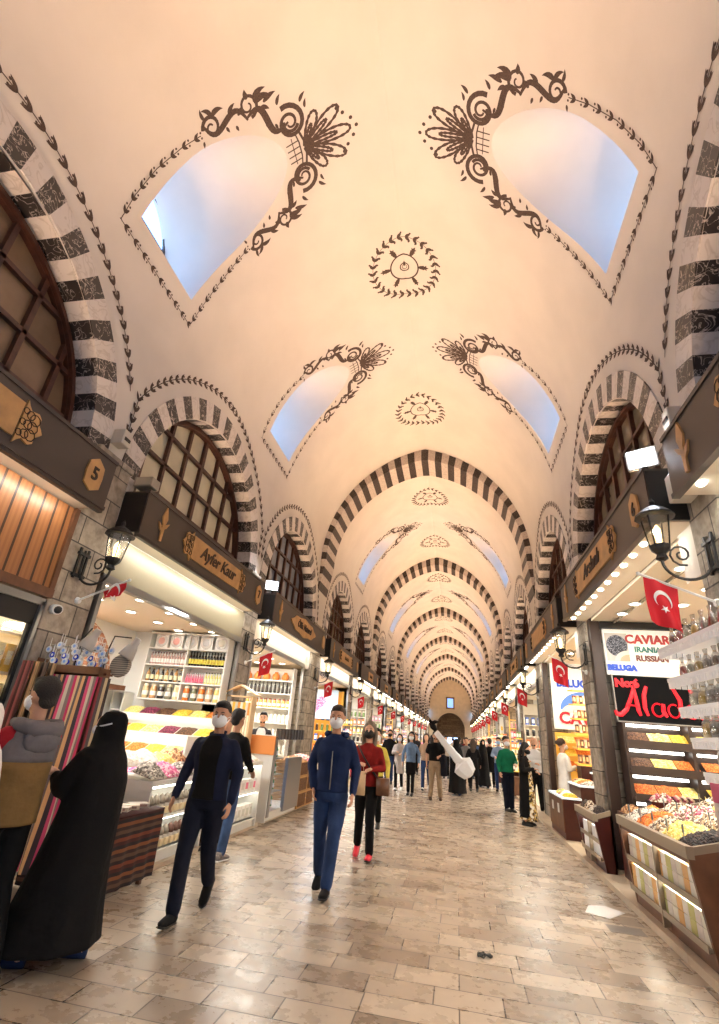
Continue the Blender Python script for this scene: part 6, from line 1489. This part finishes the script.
def person(label, loc, rz=0.0, H=1.75, legs=STAND, arms=ARM_DOWN, skin=SKIN, hair=('short', HAIRD), mask=None, top=None, topk='jacket', tee=None,
           bottom=None, bk='trousers', shoes=None, head=(0, 0), vox=.012, extras=None, group=None, build=1.0, sleeve='long', beard=None):
    t = thing('person', label, 'person', loc, group, rz); S = H / 1.75; b = build
    sc = lambda m: [setattr(m, 'v', [(x*S, y*S, z*S) for x, y, z in m.v])]
    hy, hp = head; HM = Matrix.Translation((0,.0,1.50)) @ Matrix.Rotation(hy, 4, 'Z') @ Matrix.Rotation(hp, 4, 'X') @ Matrix.Scale(1.12, 4) @ Matrix.Translation((0,0,-1.505))
    def fin(m, name, mt, v=None, smooth=True):
        sc(m); return m.build(name, mt, parent=t, smooth=smooth, world=False, remesh=v, remesh_it=3 if name == 'body' else 9)
    # body: head, neck, trunk, arms with hands, legs with feet
    m = MB(); m.ball(HM @ Vector((0,.006,1.655)), (.077,.094,.095), 20, M=HM.to_3x3().to_4x4()); m.ball(HM @ Vector((0,-.026,1.60)), (.061,.068,.085), 18, M=HM.to_3x3().to_4x4()); m.ball(HM @ Vector((0,-.060,1.553)), (.030,.026,.024), 12)
    m.loft([HM @ Vector((0,-.086,1.662)), HM @ Vector((0,-.106,1.625)), HM @ Vector((0,-.108,1.612)), HM @ Vector((0,-.09,1.604))], [.008,.014,.016,.010], 8)
    m.ball(HM @ Vector((0,-.094,1.577)), (.024,.008,.006), 8); m.ball(HM @ Vector((0,-.093,1.568)), (.022,.009,.006), 8)
    for s in (-1, 1): m.ball(HM @ Vector((s*.078,.006,1.628)), (.010,.019,.031), 8, M=HM.to_3x3().to_4x4())
    m.loft([(0,.01,1.40),(0,.008,1.47),HM @ Vector((0,-.004,1.56))], [(.062,.058),(.052,.052),(.052,.055)], 14, lat=(1,0,0))
    torso(m, [(0,0,.86,.145*b,.10*b),(0,0,.98,.14*b,.095*b),(0,0,1.12,.14*b,.10*b),(0,0,1.28,.165*b,.11*b),(0,0,1.38,.16*b,.09*b),(0,.005,1.44,.08,.06)])
    for s, k in ((1,'L'), (-1,'R')):
        e, w = arms[k]; e = (e[0]*.93, e[1], e[2]); w = (w[0]*.94, w[1], w[2]); sh = (s*.165*b, .0, 1.372); limb(m, [sh, e, w], [.050,.040,.027])
        d = (Vector(w) - Vector(e)).normalized(); d2 = (d + Vector((0,-.15,-.25))).normalized() if arms is not ARM_CROSS else d
        hand(m, w, d2, (-s*.9, .1, 0) if abs(d.z) > .6 else (0, .25, -.9), s, fr=max(.0085, vox*.8))
        kn, an, fp = legs[k]; limb(m, [(s*.09*b,0,.90), kn, an], [.075,.05,.037]); 
    fin(m, 'body', skin, vox if H > 0 else None)
    # eyes and brows
    if vox < .013:
        m = MB()
        for s in (-1, 1): m.ball(HM @ Vector((s*.030,-.086,1.640)), (.012,.008,.006), 8)
        fin(m, 'eyes', mat('eye_dark', (36, 26, 22), .3))
        m = MB()
        for s in (-1, 1): m.loft([HM @ Vector((s*.014,-.093,1.657)), HM @ Vector((s*.030,-.095,1.663)), HM @ Vector((s*.046,-.084,1.657))], [.003,.0045,.003], 5)
        fin(m, 'eyebrows', hair[1] if hair else HAIRD)
    # hair / headgear
    if hair:
        hk, hm = hair; m = MB(); R3 = HM.to_3x3().to_4x4()
        if hk == 'short':
            m.ball(HM @ Vector((0,.018,1.672)), (.084,.094,.092), 18, M=R3); m.ball(HM @ Vector((0,-.045,1.725)), (.062,.045,.032), 12, M=R3); m.ball(HM @ Vector((0,.055,1.60)), (.06,.045,.05), 12, M=R3)
        elif hk == 'long':
            m.ball(HM @ Vector((0,.018,1.674)), (.088,.098,.094), 18, M=R3); m.loft([HM @ Vector((0,.05,1.70)), (0,.075,1.55), (0,.10,1.40), (0,.11,1.28)], [(.085,.06),(.095,.05),(.11,.04),(.06,.02)], 14, lat=(1,0,0))
            for s in (-1, 1): m.loft([HM @ Vector((s*.07,.0,1.68)), HM @ Vector((s*.088,.0,1.60)), (s*.09,-.01,1.48), (s*.10,-.03,1.36)], [.03,.034,.034,.018], 10)
        elif hk == 'bun':
            m.ball(HM @ Vector((0,.018,1.672)), (.086,.096,.093), 18, M=R3); m.ball(HM @ Vector((0,.12,1.67)), .045, 12)
        elif hk == 'bald': m.ball(HM @ Vector((0,.05,1.62)), (.072,.055,.05), 14, M=R3)
        elif hk == 'scarf':
            m.ball(HM @ Vector((0,.012,1.665)), (.096,.106,.108), 18, M=R3); m.loft([HM @ Vector((0,.0,1.64)), (0,-.005,1.54), (0,-.01,1.44), (0,.0,1.36)], [(.094,.100),(.085,.09),(.13,.10),(.19,.12)], 16, lat=(1,0,0))
            # face opening shows as skin oval in front
        fin(m, {'scarf':'headscarf'}.get(hk, 'hair'), hm, None if hk == 'short' and vox > .013 else max(vox, .011))
        if hk == 'scarf':
            m = MB(); m.ball(HM @ Vector((0,-.062,1.625)), (.052,.052,.068), 16, M=R3); m.loft([HM @ Vector((0,-.105,1.65)), HM @ Vector((0,-.124,1.615)), HM @ Vector((0,-.112,1.605))], [.006,.013,.008], 6); fin(m, 'face', skin)
    if beard: m = MB(); m.ball(HM @ Vector((0,-.040,1.575)), (.060,.060,.045), 14); fin(m, 'beard', beard)
    if mask:
        m = MB(); yo = -.018 if hair and hair[0] == 'scarf' else 0
        m.ball(HM @ Vector((0,-.050+yo,1.590)), (.069,.074,.060), 18, M=HM.to_3x3().to_4x4())
        fin(m, 'face_mask', mask)
        m = MB()
        for s in (-1, 1): m.tube([HM @ Vector((s*.055,-.06,1.605)), HM @ Vector((s*.082,-.015,1.625)), HM @ Vector((s*.085,.012,1.62))], .003, 5); m.tube([HM @ Vector((s*.052,-.055,1.56)), HM @ Vector((s*.080,-.01,1.60)), HM @ Vector((s*.085,.012,1.62))], .003, 5)
        fin(m, 'mask_loops', mask)
    # lower clothing
    v2 = max(vox, .012)
    if bk == 'trousers':
        m = MB(); torso(m, [(0,0,.82,.15*b,.115*b),(0,0,.90,.168*b,.125*b),(0,0,1.0,.158*b,.115*b)])
        for s, k in ((1,'L'), (-1,'R')):
            kn, an, fp = legs[k]; an2 = Vector(kn).lerp(Vector(an), .97); limb(m, [(s*.088*b,0,.88), Vector((s*.088*b,0,.88)).lerp(Vector(kn), .5), kn, Vector(kn).lerp(an2, .5), an2], [.094*b,.086*b,.068*b,.064*b,.060*b])
        fin(m, 'trousers', bottom, v2)
    elif bk == 'skirt':
        m = MB(); torso(m, [(0,0,.12,.21,.19),(0,0,.3,.19,.17),(0,0,.6,.18,.15),(0,0,.9,.165,.12),(0,0,1.02,.14,.10)]); fin(m, 'long_skirt', bottom, v2)
    # shoes
    m0 = []
    for s, k in ((1,'L'), (-1,'R')):
        kn, an, fp = legs[k]; a = Vector(an); R = Matrix.Translation(a) @ Matrix.Rotation(-fp, 4, 'X') if fp >= 0 else Matrix.Translation(a) @ Matrix.Rotation(-fp, 4, 'X')
        zc = -.085 if fp <= 0.3 else -.085
        f = MB(); f.loft([R @ Vector(p) for p in ((0,.075,-.045),(0,.05,-.042),(0,-.02,-.040),(0,-.09,-.050),(0,-.15,-.058),(0,-.185,-.062))], [(.024,.026),(.038,.040),(.041,.044),(.045,.034),(.042,.026),(.018,.014)], 12, lat=(1,0,0)); f.cyl(R @ Vector((0,.02,-.05)), R @ Vector((0,.015,.02)), .043, 12); f.v = [(x*S, y*S, z*S) for x, y, z in f.v]
        sh = f.build('shoe', shoes or BLACKB, parent=t, smooth=True, world=False)
        f = MB(); f.loft([R @ Vector(p) for p in ((0,.082,-.076),(0,.05,-.076),(0,-.04,-.076),(0,-.11,-.078),(0,-.17,-.076),(0,-.192,-.072))], [(.022,.010),(.040,.012),(.040,.012),(.047,.012),(.040,.011),(.016,.008)], 12, lat=(1,0,0)); f.v = [(x*S, y*S, z*S) for x, y, z in f.v]
        f.build('sole', WHITEP if extras and 'whitesole' in extras else BLACKB, parent=sh, smooth=True, world=False)
    # upper clothing
    if top:
        m = MB(); hem = {'jacket': .90, 'shirt': .93, 'coat': .52, 'long': .16, 'short': .98}[topk]; c = 1.0
        lo = [(0,0,hem,.178*b,.135*b)] if hem > .6 else [(0,0,hem,.215*b,.17*b), (0,0,.75,.19*b,.145*b)]
        torso(m, lo + [(0,0,1.0,.168*b,.125*b),(0,0,1.12,.168*b,.125*b),(0,-.004,1.28,.190*b,.135*b),(0,0,1.375,.186*b,.108*b),(0,.004,1.42,.145*b,.09),(0,.006,1.45,.095,.078),(0,.006,1.475,.066,.068)])
        for s, k in ((1,'L'), (-1,'R')):
            e, w = arms[k]; e = (e[0]*.93, e[1], e[2]); w = (w[0]*.94, w[1], w[2]); sh = (s*.158*b, .0, 1.372)
            if sleeve == 'long': limb(m, [sh, Vector(sh).lerp(Vector(e), .5), e, Vector(e).lerp(Vector(w), .5), Vector(e).lerp(Vector(w), .97)], [.062*b,.060*b,.054*b,.049,.043])
            else: limb(m, [sh, Vector(sh).lerp(Vector(e), .35), Vector(sh).lerp(Vector(e), .7)], [.062*b,.062*b,.062*b])
        fin(m, {'jacket':'jacket','shirt':'shirt','coat':'coat','long':'long_coat','short':'shirt'}[topk], top, v2)
    if tee:
        m = MB(); Q = []; zz = [(.91,.178*b,.135*b,0),(1.0,.168*b,.125*b,0),(1.12,.168*b,.125*b,0),(1.28,.190*b,.135*b,-.004),(1.36,.186*b,.112*b,0),(1.42,.145*b,.092,.004),(1.455,.09,.08,.006)]
        zf = []
        for k in range(len(zz)-1):
            for q in range(4): f = q/4; zf.append(tuple(zz[k][j] + (zz[k+1][j]-zz[k][j])*f for j in range(4)))
        zf.append(zz[-1])
        for gr in (1.035, .90):
            for (z, rx, ry, yo) in zf:
                for q in range(13):
                    a = -pi/2 + radians(-34 + 68*q/12) * (.8 + .2*abs(z-1.2)/.3); Q.append((rx*gr*cos(a), yo + ry*gr*sin(a) - (.004 if gr > 1 else 0), z))
        N_ = len(zf); I = lambda g, k, q: g*N_*13 + k*13 + q
        F = [(I(0,k,q), I(0,k,q+1), I(0,k+1,q+1), I(0,k+1,q)) for k in range(N_-1) for q in range(12)] + [(I(0,k,e), I(0,k+1,e), I(1,k+1,e), I(1,k,e)) for k in range(N_-1) for e in (0, 12)] + [(I(0,e,q), I(0,e,q+1), I(1,e,q+1), I(1,e,q)) for e in (0, N_-1) for q in range(12)]
        m.add(Q, F); fin(m, 'shirt_front', tee)
    if extras:
        for name, fm in extras.items():
            if fm is None: continue
            fn, mt = fm
            m = MB(); fn(m, HM); fin(m, name, mt)
    return t
def shell_free(p): pass

NAVY = cloth('navy', (24, 30, 54)); NAVYD = cloth('navy_dark', (18, 22, 38)); JEANS = cloth('jeans', (40, 60, 100), .35, 5); JEANSD = cloth('jeans_dark', (66, 88, 128), .3, 5); BLACKC = cloth('black', (12, 11, 13), .1)
HOOD = cloth('hoodie_blue', (24, 40, 76), .2); GREYC = cloth('grey', (112, 110, 112)); TAN = cloth('tan', (150, 128, 104)); RED = cloth('red', (128, 26, 24), .3, 12); REDS = mat('red_shoe', (226, 40, 60), .5)
def hoodf(m, HM): m.loft([(-.09,-.03,1.46),(-.115,.04,1.47),(-.06,.11,1.46),(.06,.11,1.46),(.115,.04,1.47),(.09,-.03,1.46)], [.022,.034,.042,.042,.034,.022], 8); m.ball((0,.10,1.40), (.10,.045,.07), 12)
def collar(m, HM): m.loft([(-.055,-.075,1.42),(-.075,-.03,1.46),(-.06,.05,1.485),(0,.075,1.49),(.06,.05,1.485),(.075,-.03,1.46),(.055,-.075,1.42)], [(.008,.02)]*7, 6)
def zipf(m, HM): m.box(-.005,.005,-.145,-.130,.93,1.30)
def pocketf(m, HM): m.box(-.13,-.05,-.137,-.128,1.22,1.30)
person('masked man in an open navy jacket over black, striding towards the camera', (-2.30, 4.92, 0), .05, 1.70, legs=dict(R=((-.06,-.17,.49), (-.02,-.27,.09), .12), L=((.07,.06,.49), (.04,.27,.20), -.9)), arms=dict(L=((.29,.0,1.15), (.29,-.10,.90)), R=((-.30,.05,1.14), (-.33,-.05,.90))), mask=MASKW, top=NAVY, tee=BLACKC, bottom=NAVYD, shoes=cloth('shoe_black', (16,15,16)), vox=.008, extras={'jacket_collar': (collar, NAVY)}, head=(.15, .05), build=1.08)
person('masked man in a blue hoodie and jeans walking towards the camera', (-1.38, 6.08, 0), .05, 1.79, legs=dict(L=((.08,-.12,.50), (.05,-.16,.09), .1), R=((-.09,.02,.49), (-.10,.20,.13), -.45)), arms=ARM_POCKET, mask=MASKW, top=HOOD, bottom=JEANS, shoes=cloth('shoe_black', (16,15,16)), hair=('short', HAIRB), vox=.008, extras={'hood': (hoodf, HOOD), 'zip': (zipf, STEEL)}, build=1.05, head=(0, .05))
def bagf(m, HM): m.box(.16,.34,-.14,.02,.80,1.02)
def strapf(m, HM): m.tube([(-.16,-.02,1.43),(-.06,-.14,1.30),(.08,-.16,1.12),(.20,-.06,.98)], .014, 6); m.tube([(-.16,-.02,1.43),(-.08,.13,1.25),(.14,.12,1.0)], .014, 6)
def paperbag(m, HM): m.box(-.12,.02,-.34,-.25,.80,1.10); m.tube([(-.08,-.29,1.10),(-.07,-.28,1.17),(-.02,-.28,1.17),(-.01,-.29,1.10)], .004, 4)
def facecov(m, HM): m.box(0,0.001,0,0.001,1.3,1.301)
person('grey haired woman in red jacket, black mask and red shoes', (-1.27, 7.82, 0), .0, 1.68, legs=dict(L=((.09,-.10,.50), (.11,-.13,.09), .1), R=((-.09,.05,.49), (-.12,.17,.14), -.5)), arms=ARM_HOLD, skin=SKIN2, mask=MASKB, top=RED, topk='jacket', bottom=BLACKC, shoes=REDS, hair=('long', HAIRG), vox=.010, extras={'shoulder_bag': (bagf, BROWNW), 'bag_strap': (strapf, BLACKB), 'paper_bag': (paperbag, cm((206,176,140), .6))})
person('man in black jumper and faded jeans standing with his back to the camera', (-2.92, 6.78, 0), radians(168), 1.69, legs=dict(L=((.10,-.02,.50), (.13,.03,.085), 0), R=((-.09,-.02,.50), (-.10,.06,.085), 0)), arms=dict(L=((.27,-.02,1.13), (.22,-.20,1.02)), R=((-.27,-.02,1.13), (-.22,-.20,1.02))), top=BLACKC, bottom=JEANSD, shoes=mat('shoe_grey', (120,112,110), .6), vox=.009, extras={'whitesole': None}, build=1.02)
person('bare faced man partly hidden behind the man in the black jumper', (-3.24, 7.2, 0), 0.35, 1.64, top=cloth('charcoal', (60,58,62)), bottom=BLACKC, vox=.012, skin=SKIN2)
person('bearded shopkeeper in grey with a lowered mask behind the glass fridge', (-4.22, 11.15, .0), .3, 1.78, arms=ARM_HOLD, top=cloth('charcoal2', (52,50,54)), tee=cloth('white_tee', (226,226,226)), bottom=BLACKC, beard=HAIRD, skin=SKIN2, vox=.011)
# couple at the left edge
VEST = cloth('vest_tan', (112, 88, 54), .2, 5); VGREY = cloth('vest_grey', (104,100,104), .15)
def vest(m, HM): torso(m, [(0,0,.84,.208,.17),(0,0,.90,.205,.165),(0,0,1.05,.20,.16),(0,0,1.22,.205,.165)])
def yoke(m, HM): torso(m, [(0,0,1.215,.206,.166),(0,0,1.30,.21,.16),(0,0,1.385,.19,.13),(0,.005,1.45,.12,.10),(0,.005,1.48,.08,.085)])
def hoodg(m, HM): m.loft([(-.12,-.05,1.46),(-.15,.05,1.45),(-.08,.14,1.42),(.08,.14,1.42),(.15,.05,1.45),(.12,-.05,1.46)], [.03,.045,.055,.055,.045,.03], 10); m.ball((0,.13,1.35), (.14,.06,.09), 14)
person('man in a tan and grey padded vest with red sleeves, seen from behind', (-2.95, 3.30, 0), radians(-102), 1.72, legs=dict(L=((.10,-.08,.50), (.10,-.14,.09), 0), R=((-.10,.02,.50), (-.10,.15,.10), -.3)), arms=dict(L=((.25,-.12,1.12), (.16,-.34,1.06)), R=((-.22,-.08,1.14), (-.10,-.30,1.12))), mask=MASKW, top=cloth('red_sleeve', (150,28,40), .15), bottom=BLACKC, vox=.009, build=1.08, extras={'vest': (vest, VEST), 'vest_yoke': (yoke, VGREY), 'hood': (hoodg, VGREY)})
def chador(label, loc, rz, H, m_=BLACKC, wide=1.0, phone=False, vox=.011, folds=.012, face=True, maskm=None, hem=.06):
    t = thing('person', label, 'person', loc, None, rz); S = H / 1.62
    m = MB(); n = 40
    secs = [(0,.02,1.615,.03,.03),(0,.02,1.60,.07,.08),(0,.015,1.55,.098,.112),(0,.012,1.47,.105,.122),(0,.012,1.40,.112,.12),(0,.02,1.34,.15,.13),(0,.02,1.27,.215*wide,.16),(0,.02,1.12,.25*wide,.20),(0,.01,.9,.26*wide,.215),(0,-.02,.6,.28*wide,.25),(0,-.05,.3,.31*wide,.31),(0,-.08,hem,.34*wide,.37)]
    V = []
    for k, (x, y, z, rx, ry) in enumerate(secs):
        for j in range(n):
            a = 2*pi*j/n; f = 1 + (folds*8 if k > 6 else 0) * (k - 6) / 6 * sin(a*9 + k*.3) * .35; V.append((x + rx*f*cos(a), y + ry*f*sin(a), z))
    F = [tuple(range(n))] + [(k*n+j, (k+1)*n+j, (k+1)*n+(j+1) % n, k*n+(j+1) % n) for k in range(len(secs)-1) for j in range(n)] + [tuple((len(secs)-1)*n+j for j in range(n))[::-1]]
    m.add(V, F)
    if phone: limb(m, [(-.12,-.05,1.26), (-.17,-.16,1.10), (-.09,-.26,1.14)], [.10,.09,.055]); limb(m, [(.12,-.05,1.26), (.17,-.16,1.08), (.09,-.26,1.12)], [.10,.09,.055])
    m.v = [(x*S, y*S, z*S) for x, y, z in m.v]; m.build('cloak', m_, parent=t, smooth=True, world=False, remesh=.014)
    m = MB(); m.ball((0,-.03,1.50), (.066,.085,.095), 16); m.loft([(0,-.11,1.51),(0,-.130,1.475),(0,-.115,1.465)], [.006,.012,.008], 6); m.loft([(0,.0,1.3),(0,0,1.45)], [.05,.05], 10)
    torso(m, [(0,.02,.8,.13,.10),(0,.02,1.1,.13,.10),(0,.02,1.25,.15,.1),(0,.01,1.32,.06,.06)])
    for s in (-1, 1): limb(m, [(s*.08,.03,.82), (s*.09,.0,.45), (s*.10,-.04 - s*.16,.09)], [.075,.05,.036]); m.loft([(s*.10,.03 - s*.16,.05),(s*.10,-.06 - s*.16,.05),(s*.10,-.14 - s*.16,.035)], [(.035,.03),(.04,.03),(.03,.018)], 8, lat=(1,0,0))
    if phone:
        for s in (-1, 1): hand(m, (-.05 if s > 0 else .05, -.32, 1.14), (-s*-.15, -.8, .35), (0,.2,1), s, fr=.009)
    m.v = [(x*S, y*S, z*S) for x, y, z in m.v]; m.build('body', SKIN2, parent=t, smooth=True, world=False, remesh=.010)
    if phone:
        m = MB(); M = Matrix.Translation((0,-.42,1.21)) @ Matrix.Rotation(-.6, 4, 'X'); m.box(-.035,.035,-.004,.004,-.07,.07, M=M); m.v = [(x*S, y*S, z*S) for x, y, z in m.v]; m.build('phone', cm((60,60,66), .3), parent=t, world=False)
    if maskm:
        m = MB(); m.ball((0,-.075,1.465), (.058,.060,.045), 14); m.tube([(-.05,-.09,1.49),(-.104,-.02,1.50),(-.118,.05,1.52)], .006, 6); m.tube([(.05,-.09,1.49),(.104,-.02,1.50),(.118,.05,1.52)], .006, 6); m.v = [(x*S, y*S, z*S) for x, y, z in m.v]; m.build('face_mask', maskm, parent=t, smooth=True, world=False)
    for s in (-1, 1):
        m = MB(); y0 = -.04 - s*.16; m.loft([(s*.10,y0+.08,.045),(s*.10,y0,.045),(s*.10,y0-.10,.04),(s*.10,y0-.16,.03)], [(.03,.04),(.042,.042),(.046,.035),(.03,.02)], 10, lat=(1,0,0)); m.v = [(x*S, y*S, z*S) for x, y, z in m.v]; m.build('shoe', cloth('dark_blue_shoe', (30,44,78)), parent=t, smooth=True, world=False)
    return t
chador('woman in a full black cloak with a mask, looking at a phone, left foreground', (-2.66, 3.74, 0), radians(-75), 1.56, phone=True, maskm=mat('mask_grey', (190,194,204), .7), wide=1.0, hem=.12)
chador('person in a white head cloth cut off by the left picture edge', (-2.70, 2.62, 0), radians(-120), 1.56, m_=cloth('white_scarf', (226,222,220), .06), wide=.8)
# walkers further down the aisle
person('person in a yellow jacket behind the woman in red', (-1.50, 10.1, 0), .1, 1.62, legs=WALK_S, top=cloth('yellow', (214,196,90)), bottom=BLACKC, vox=.014, skin=SKIN2, mask=MASKW, group=None)
person('man in a black t-shirt and khaki trousers carrying a dark coat, mid aisle', (-.62, 15.8, 0), .08, 1.72, legs=dict(L=((.11,-.04,.50), (.15,-.02,.085), 0), R=((-.11,-.05,.50), (-.14,-.10,.085), 0)), arms=ARM_L_UP, top=BLACKC, topk='short', sleeve='short', bottom=TAN, beard=HAIRD, vox=.014, shoes=cloth('brown_shoe', (70,50,40)), build=1.12, extras={'folded_coat': (lambda m, HM: torso(m, [(.24,-.14,.62,.09,.05),(.24,-.16,.9,.10,.07),(.2,-.18,1.1,.11,.07),(.18,-.17,1.16,.08,.05)]), cloth('coat_navy', (20,22,34)))})
person('long haired woman in a denim jacket and dark skirt walking down the aisle', (-1.36, 16.3, 0), -.05, 1.66, legs=dict(L=((.07,-.03,.50), (.07,-.06,.085), 0), R=((-.07,.02,.50), (-.07,.06,.085), 0)), arms=ARM_DOWN, top=cloth('denim', (104,130,164), .25), bottom=BLACKC, hair=('long', HAIRD), skin=SKIN2, mask=MASKW, vox=.014, build=.9, extras={'short_skirt': (lambda m, HM: torso(m, [(0,0,.58,.16,.13),(0,0,.8,.165,.13),(0,0,.98,.14,.11)]), BLACKC)})
person('woman in a pale grey coat with white shoes, left of the denim jacket', (-1.82, 17.3, 0), 0, 1.58, legs=WALK_S, arms=ARM_HOLD, top=cloth('pale_coat', (186,176,172)), topk='coat', bottom=BLACKC, hair=('long', HAIRD), skin=SKIN2, mask=MASKW, shoes=WHITEP, vox=.015, build=.95)
person('person in a black top and blue jeans far left of the aisle', (-2.35, 19.0, 0), .1, 1.70, legs=WALK_S, top=BLACKC, bottom=JEANS, vox=.017, mask=MASKB)
person('person in beige top half hidden behind the man in the black t-shirt', (-1.02, 18.2, 0), 0, 1.66, legs=WALK_B, top=cloth('beige', (176,146,120)), bottom=JEANS, vox=.017, shoes=WHITEP, hair=('long', HAIRB), skin=SKIN2)
chador('woman in a black cloak walking away, mid aisle', (-.02, 17.7, 0), radians(170), 1.60, wide=.85)
def bagb(m, HM): m.ball((.24,.0,1.0), (.10,.14,.12), 10)
person('dark haired woman in a black coat beside the cloaked woman', (.55, 19.5, 0), 3.0, 1.62, top=BLACKC, topk='coat', bottom=BLACKC, hair=('long', HAIRB), vox=.017, extras={'hand_bag': (bagb, cm((60,44,40), .5))})
person('person in a grey top and dark trousers far down the aisle', (.35, 21.5, 0), 0, 1.66, top=GREYC, bottom=BLACKC, vox=.018, legs=WALK_S)
chador('figure in a black abaya standing right of mid aisle', (.98, 21.8, 0), .2, 1.64, wide=.75)
person('man in a light blue jacket and jeans with a blue mask, right of the aisle', (1.50, 20.6, 0), -.2, 1.74, legs=WALK_S, arms=ARM_R_UP, top=cloth('lightblue', (130,150,180)), bottom=JEANS, mask=mat('mask_blue', (150,196,240), .7), vox=.017, skin=SKIN2)
person('person in a dark coat just behind the light blue jacket', (1.28, 22.2, 0), 2.9, 1.70, top=BLACKC, topk='coat', bottom=BLACKC, vox=.018)
person('man in a green sweatshirt and navy trousers with a white mask', (1.28, 14.9, 0), .45, 1.72, legs=dict(L=((.08,-.04,.50), (.06,-.06,.085), 0), R=((-.08,-.02,.50), (-.05,.02,.085), 0)), arms=ARM_L_UP, top=cloth('green', (20,112,80), .2), bottom=NAVYD, mask=MASKW, vox=.013, skin=SKIN2, build=1.06)
LEO = ramp_mat('leopard_cloth', [(214,186,110),(60,44,30),(236,222,190),(150,116,60),(244,238,220)], 26, bump=0)
person('woman in a long black coat over a leopard patterned yellow dress, looking down', (1.47, 12.75, 0), 1.15, 1.60, arms=ARM_HOLD, top=BLACKC, topk='long', bottom=LEO, bk='skirt', hair=('long', HAIRD), mask=MASKB, skin=SKIN2, vox=.013, head=(.0, .35), extras={'dress_front': (lambda m, HM: torso(m, [(.0,-.13,.10,.17,.12),(0,-.11,.5,.13,.11),(0,-.09,.9,.09,.09),(0,-.07,1.2,.07,.09),(0,-.05,1.36,.05,.07)]), LEO)})
person('bald bearded man in a white shirt with crossed arms in a doorway', (2.02, 15.1, .0), -.35, 1.76, arms=ARM_CROSS, top=cloth('white_shirt', (228,228,232), .06), topk='shirt', bottom=BLACKC, hair=('bald', HAIRD), beard=HAIRD, skin=SKIN2, vox=.013, build=1.08)
person('seller in white coat and mask behind the lit display case', (2.28, 12.58, .07), 1.9, 1.66, arms=ARM_HOLD, top=cloth('white_coat', (236,232,226), .06), topk='coat', bottom=GREYC, hair=('bun', HAIRB), mask=MASKW, skin=SKIN2, vox=.013)
# far crowd, a few pixels each
rnd = random.Random(5); palette = [((40,40,46),'black'), ((130,120,120),'grey'), ((90,60,50),'brown'), ((60,80,120),'blue'), ((180,170,160),'beige'), ((120,40,44),'red')]
spots = [(-1.9,25,0),(-1.2,26.5,1),(-.5,24.5,4),(.1,27.5,0),(.8,26,3),(1.3,28.5,1),(-2.2,30,2),(-.9,31,0),(.4,32,5),(1.2,34,0),(-1.6,36,3),(-.3,38,4),(.9,40,0),(-1.2,43,1),(.2,46,0),(1.1,48,2)]
first = {}
for k, (x, y, c) in enumerate(spots):
    col, cn = palette[c]; nb = ['first','second','third','fourth','fifth','sixth'][sum(1 for q in spots[:k] if q[2] == c)]
    lab = '%s nearest of the distant people dressed in %s' % (nb, cn)
    if c not in first: first[c] = person(lab, (x, y, 0), [0, pi][k % 2], 1.68, legs=[WALK_S, STAND][k % 2], top=cloth('far_' + cn, col), topk=['jacket', 'coat'][c % 2], bottom=[BLACKC, JEANS][c % 2], vox=.022, group='distant crowd', hair=(['short','long'][c % 2], HAIRD), skin=SKIN2)
    else: dup(first[c], (x, y, 0), lab, 'distant crowd', rz=[0, pi][(k // 2) % 2])
# white wrapped bundle carried over the shoulder beside the man in black
t = thing('wrapped_bundle', 'long white plastic wrapped bundle with a flared end beside the man in the black t-shirt', 'bundle', (-.1, 15.5, .5))
WPL = mat('white_wrap', (232, 234, 240), .35, bump=.6, bscale=9)
mb = MB(); A = Vector((-.60, 15.45, 1.72)); B = Vector((.10, 15.35, .98)); P = [A.lerp(B, k/12) for k in range(13)]
mb.loft(P, [(.075 + .05*k/12 + .006*sin(k*2), .06 + .03*k/12) for k in range(13)], 16, lat=(1,0,1)); mb.build('wrapped_shaft', WPL, parent=t, smooth=True)
d = (B - A).normalized(); mb = MB(); mb.loft([B - d*.10, B + d*.0, B + d*.04, B + d*.16, B + d*.34, B + d*.40], [(.10,.07),(.22,.10),(.29,.13),(.27,.14),(.20,.12),(.05,.04)], 6, lat=(1,0,1)); mb.build('flared_end', WPL, parent=t, smooth=False)
t = thing('dark_bundle_head', 'dark hooked shape at the upper end of the white bundle', 'bundle top', (-.7, 15.6, 1.9))
mb = MB(); mb.loft([(-.61,15.46,1.76),(-.68,15.5,1.86),(-.74,15.5,1.95),(-.78,15.5,2.04)], [.05,.09,.07,.02], 8); mb.loft([(-.72,15.5,1.93),(-.62,15.5,1.99),(-.52,15.5,2.0)], [.06,.05,.015], 8); mb.build('dark_cover', BLACKC, parent=t, smooth=True)
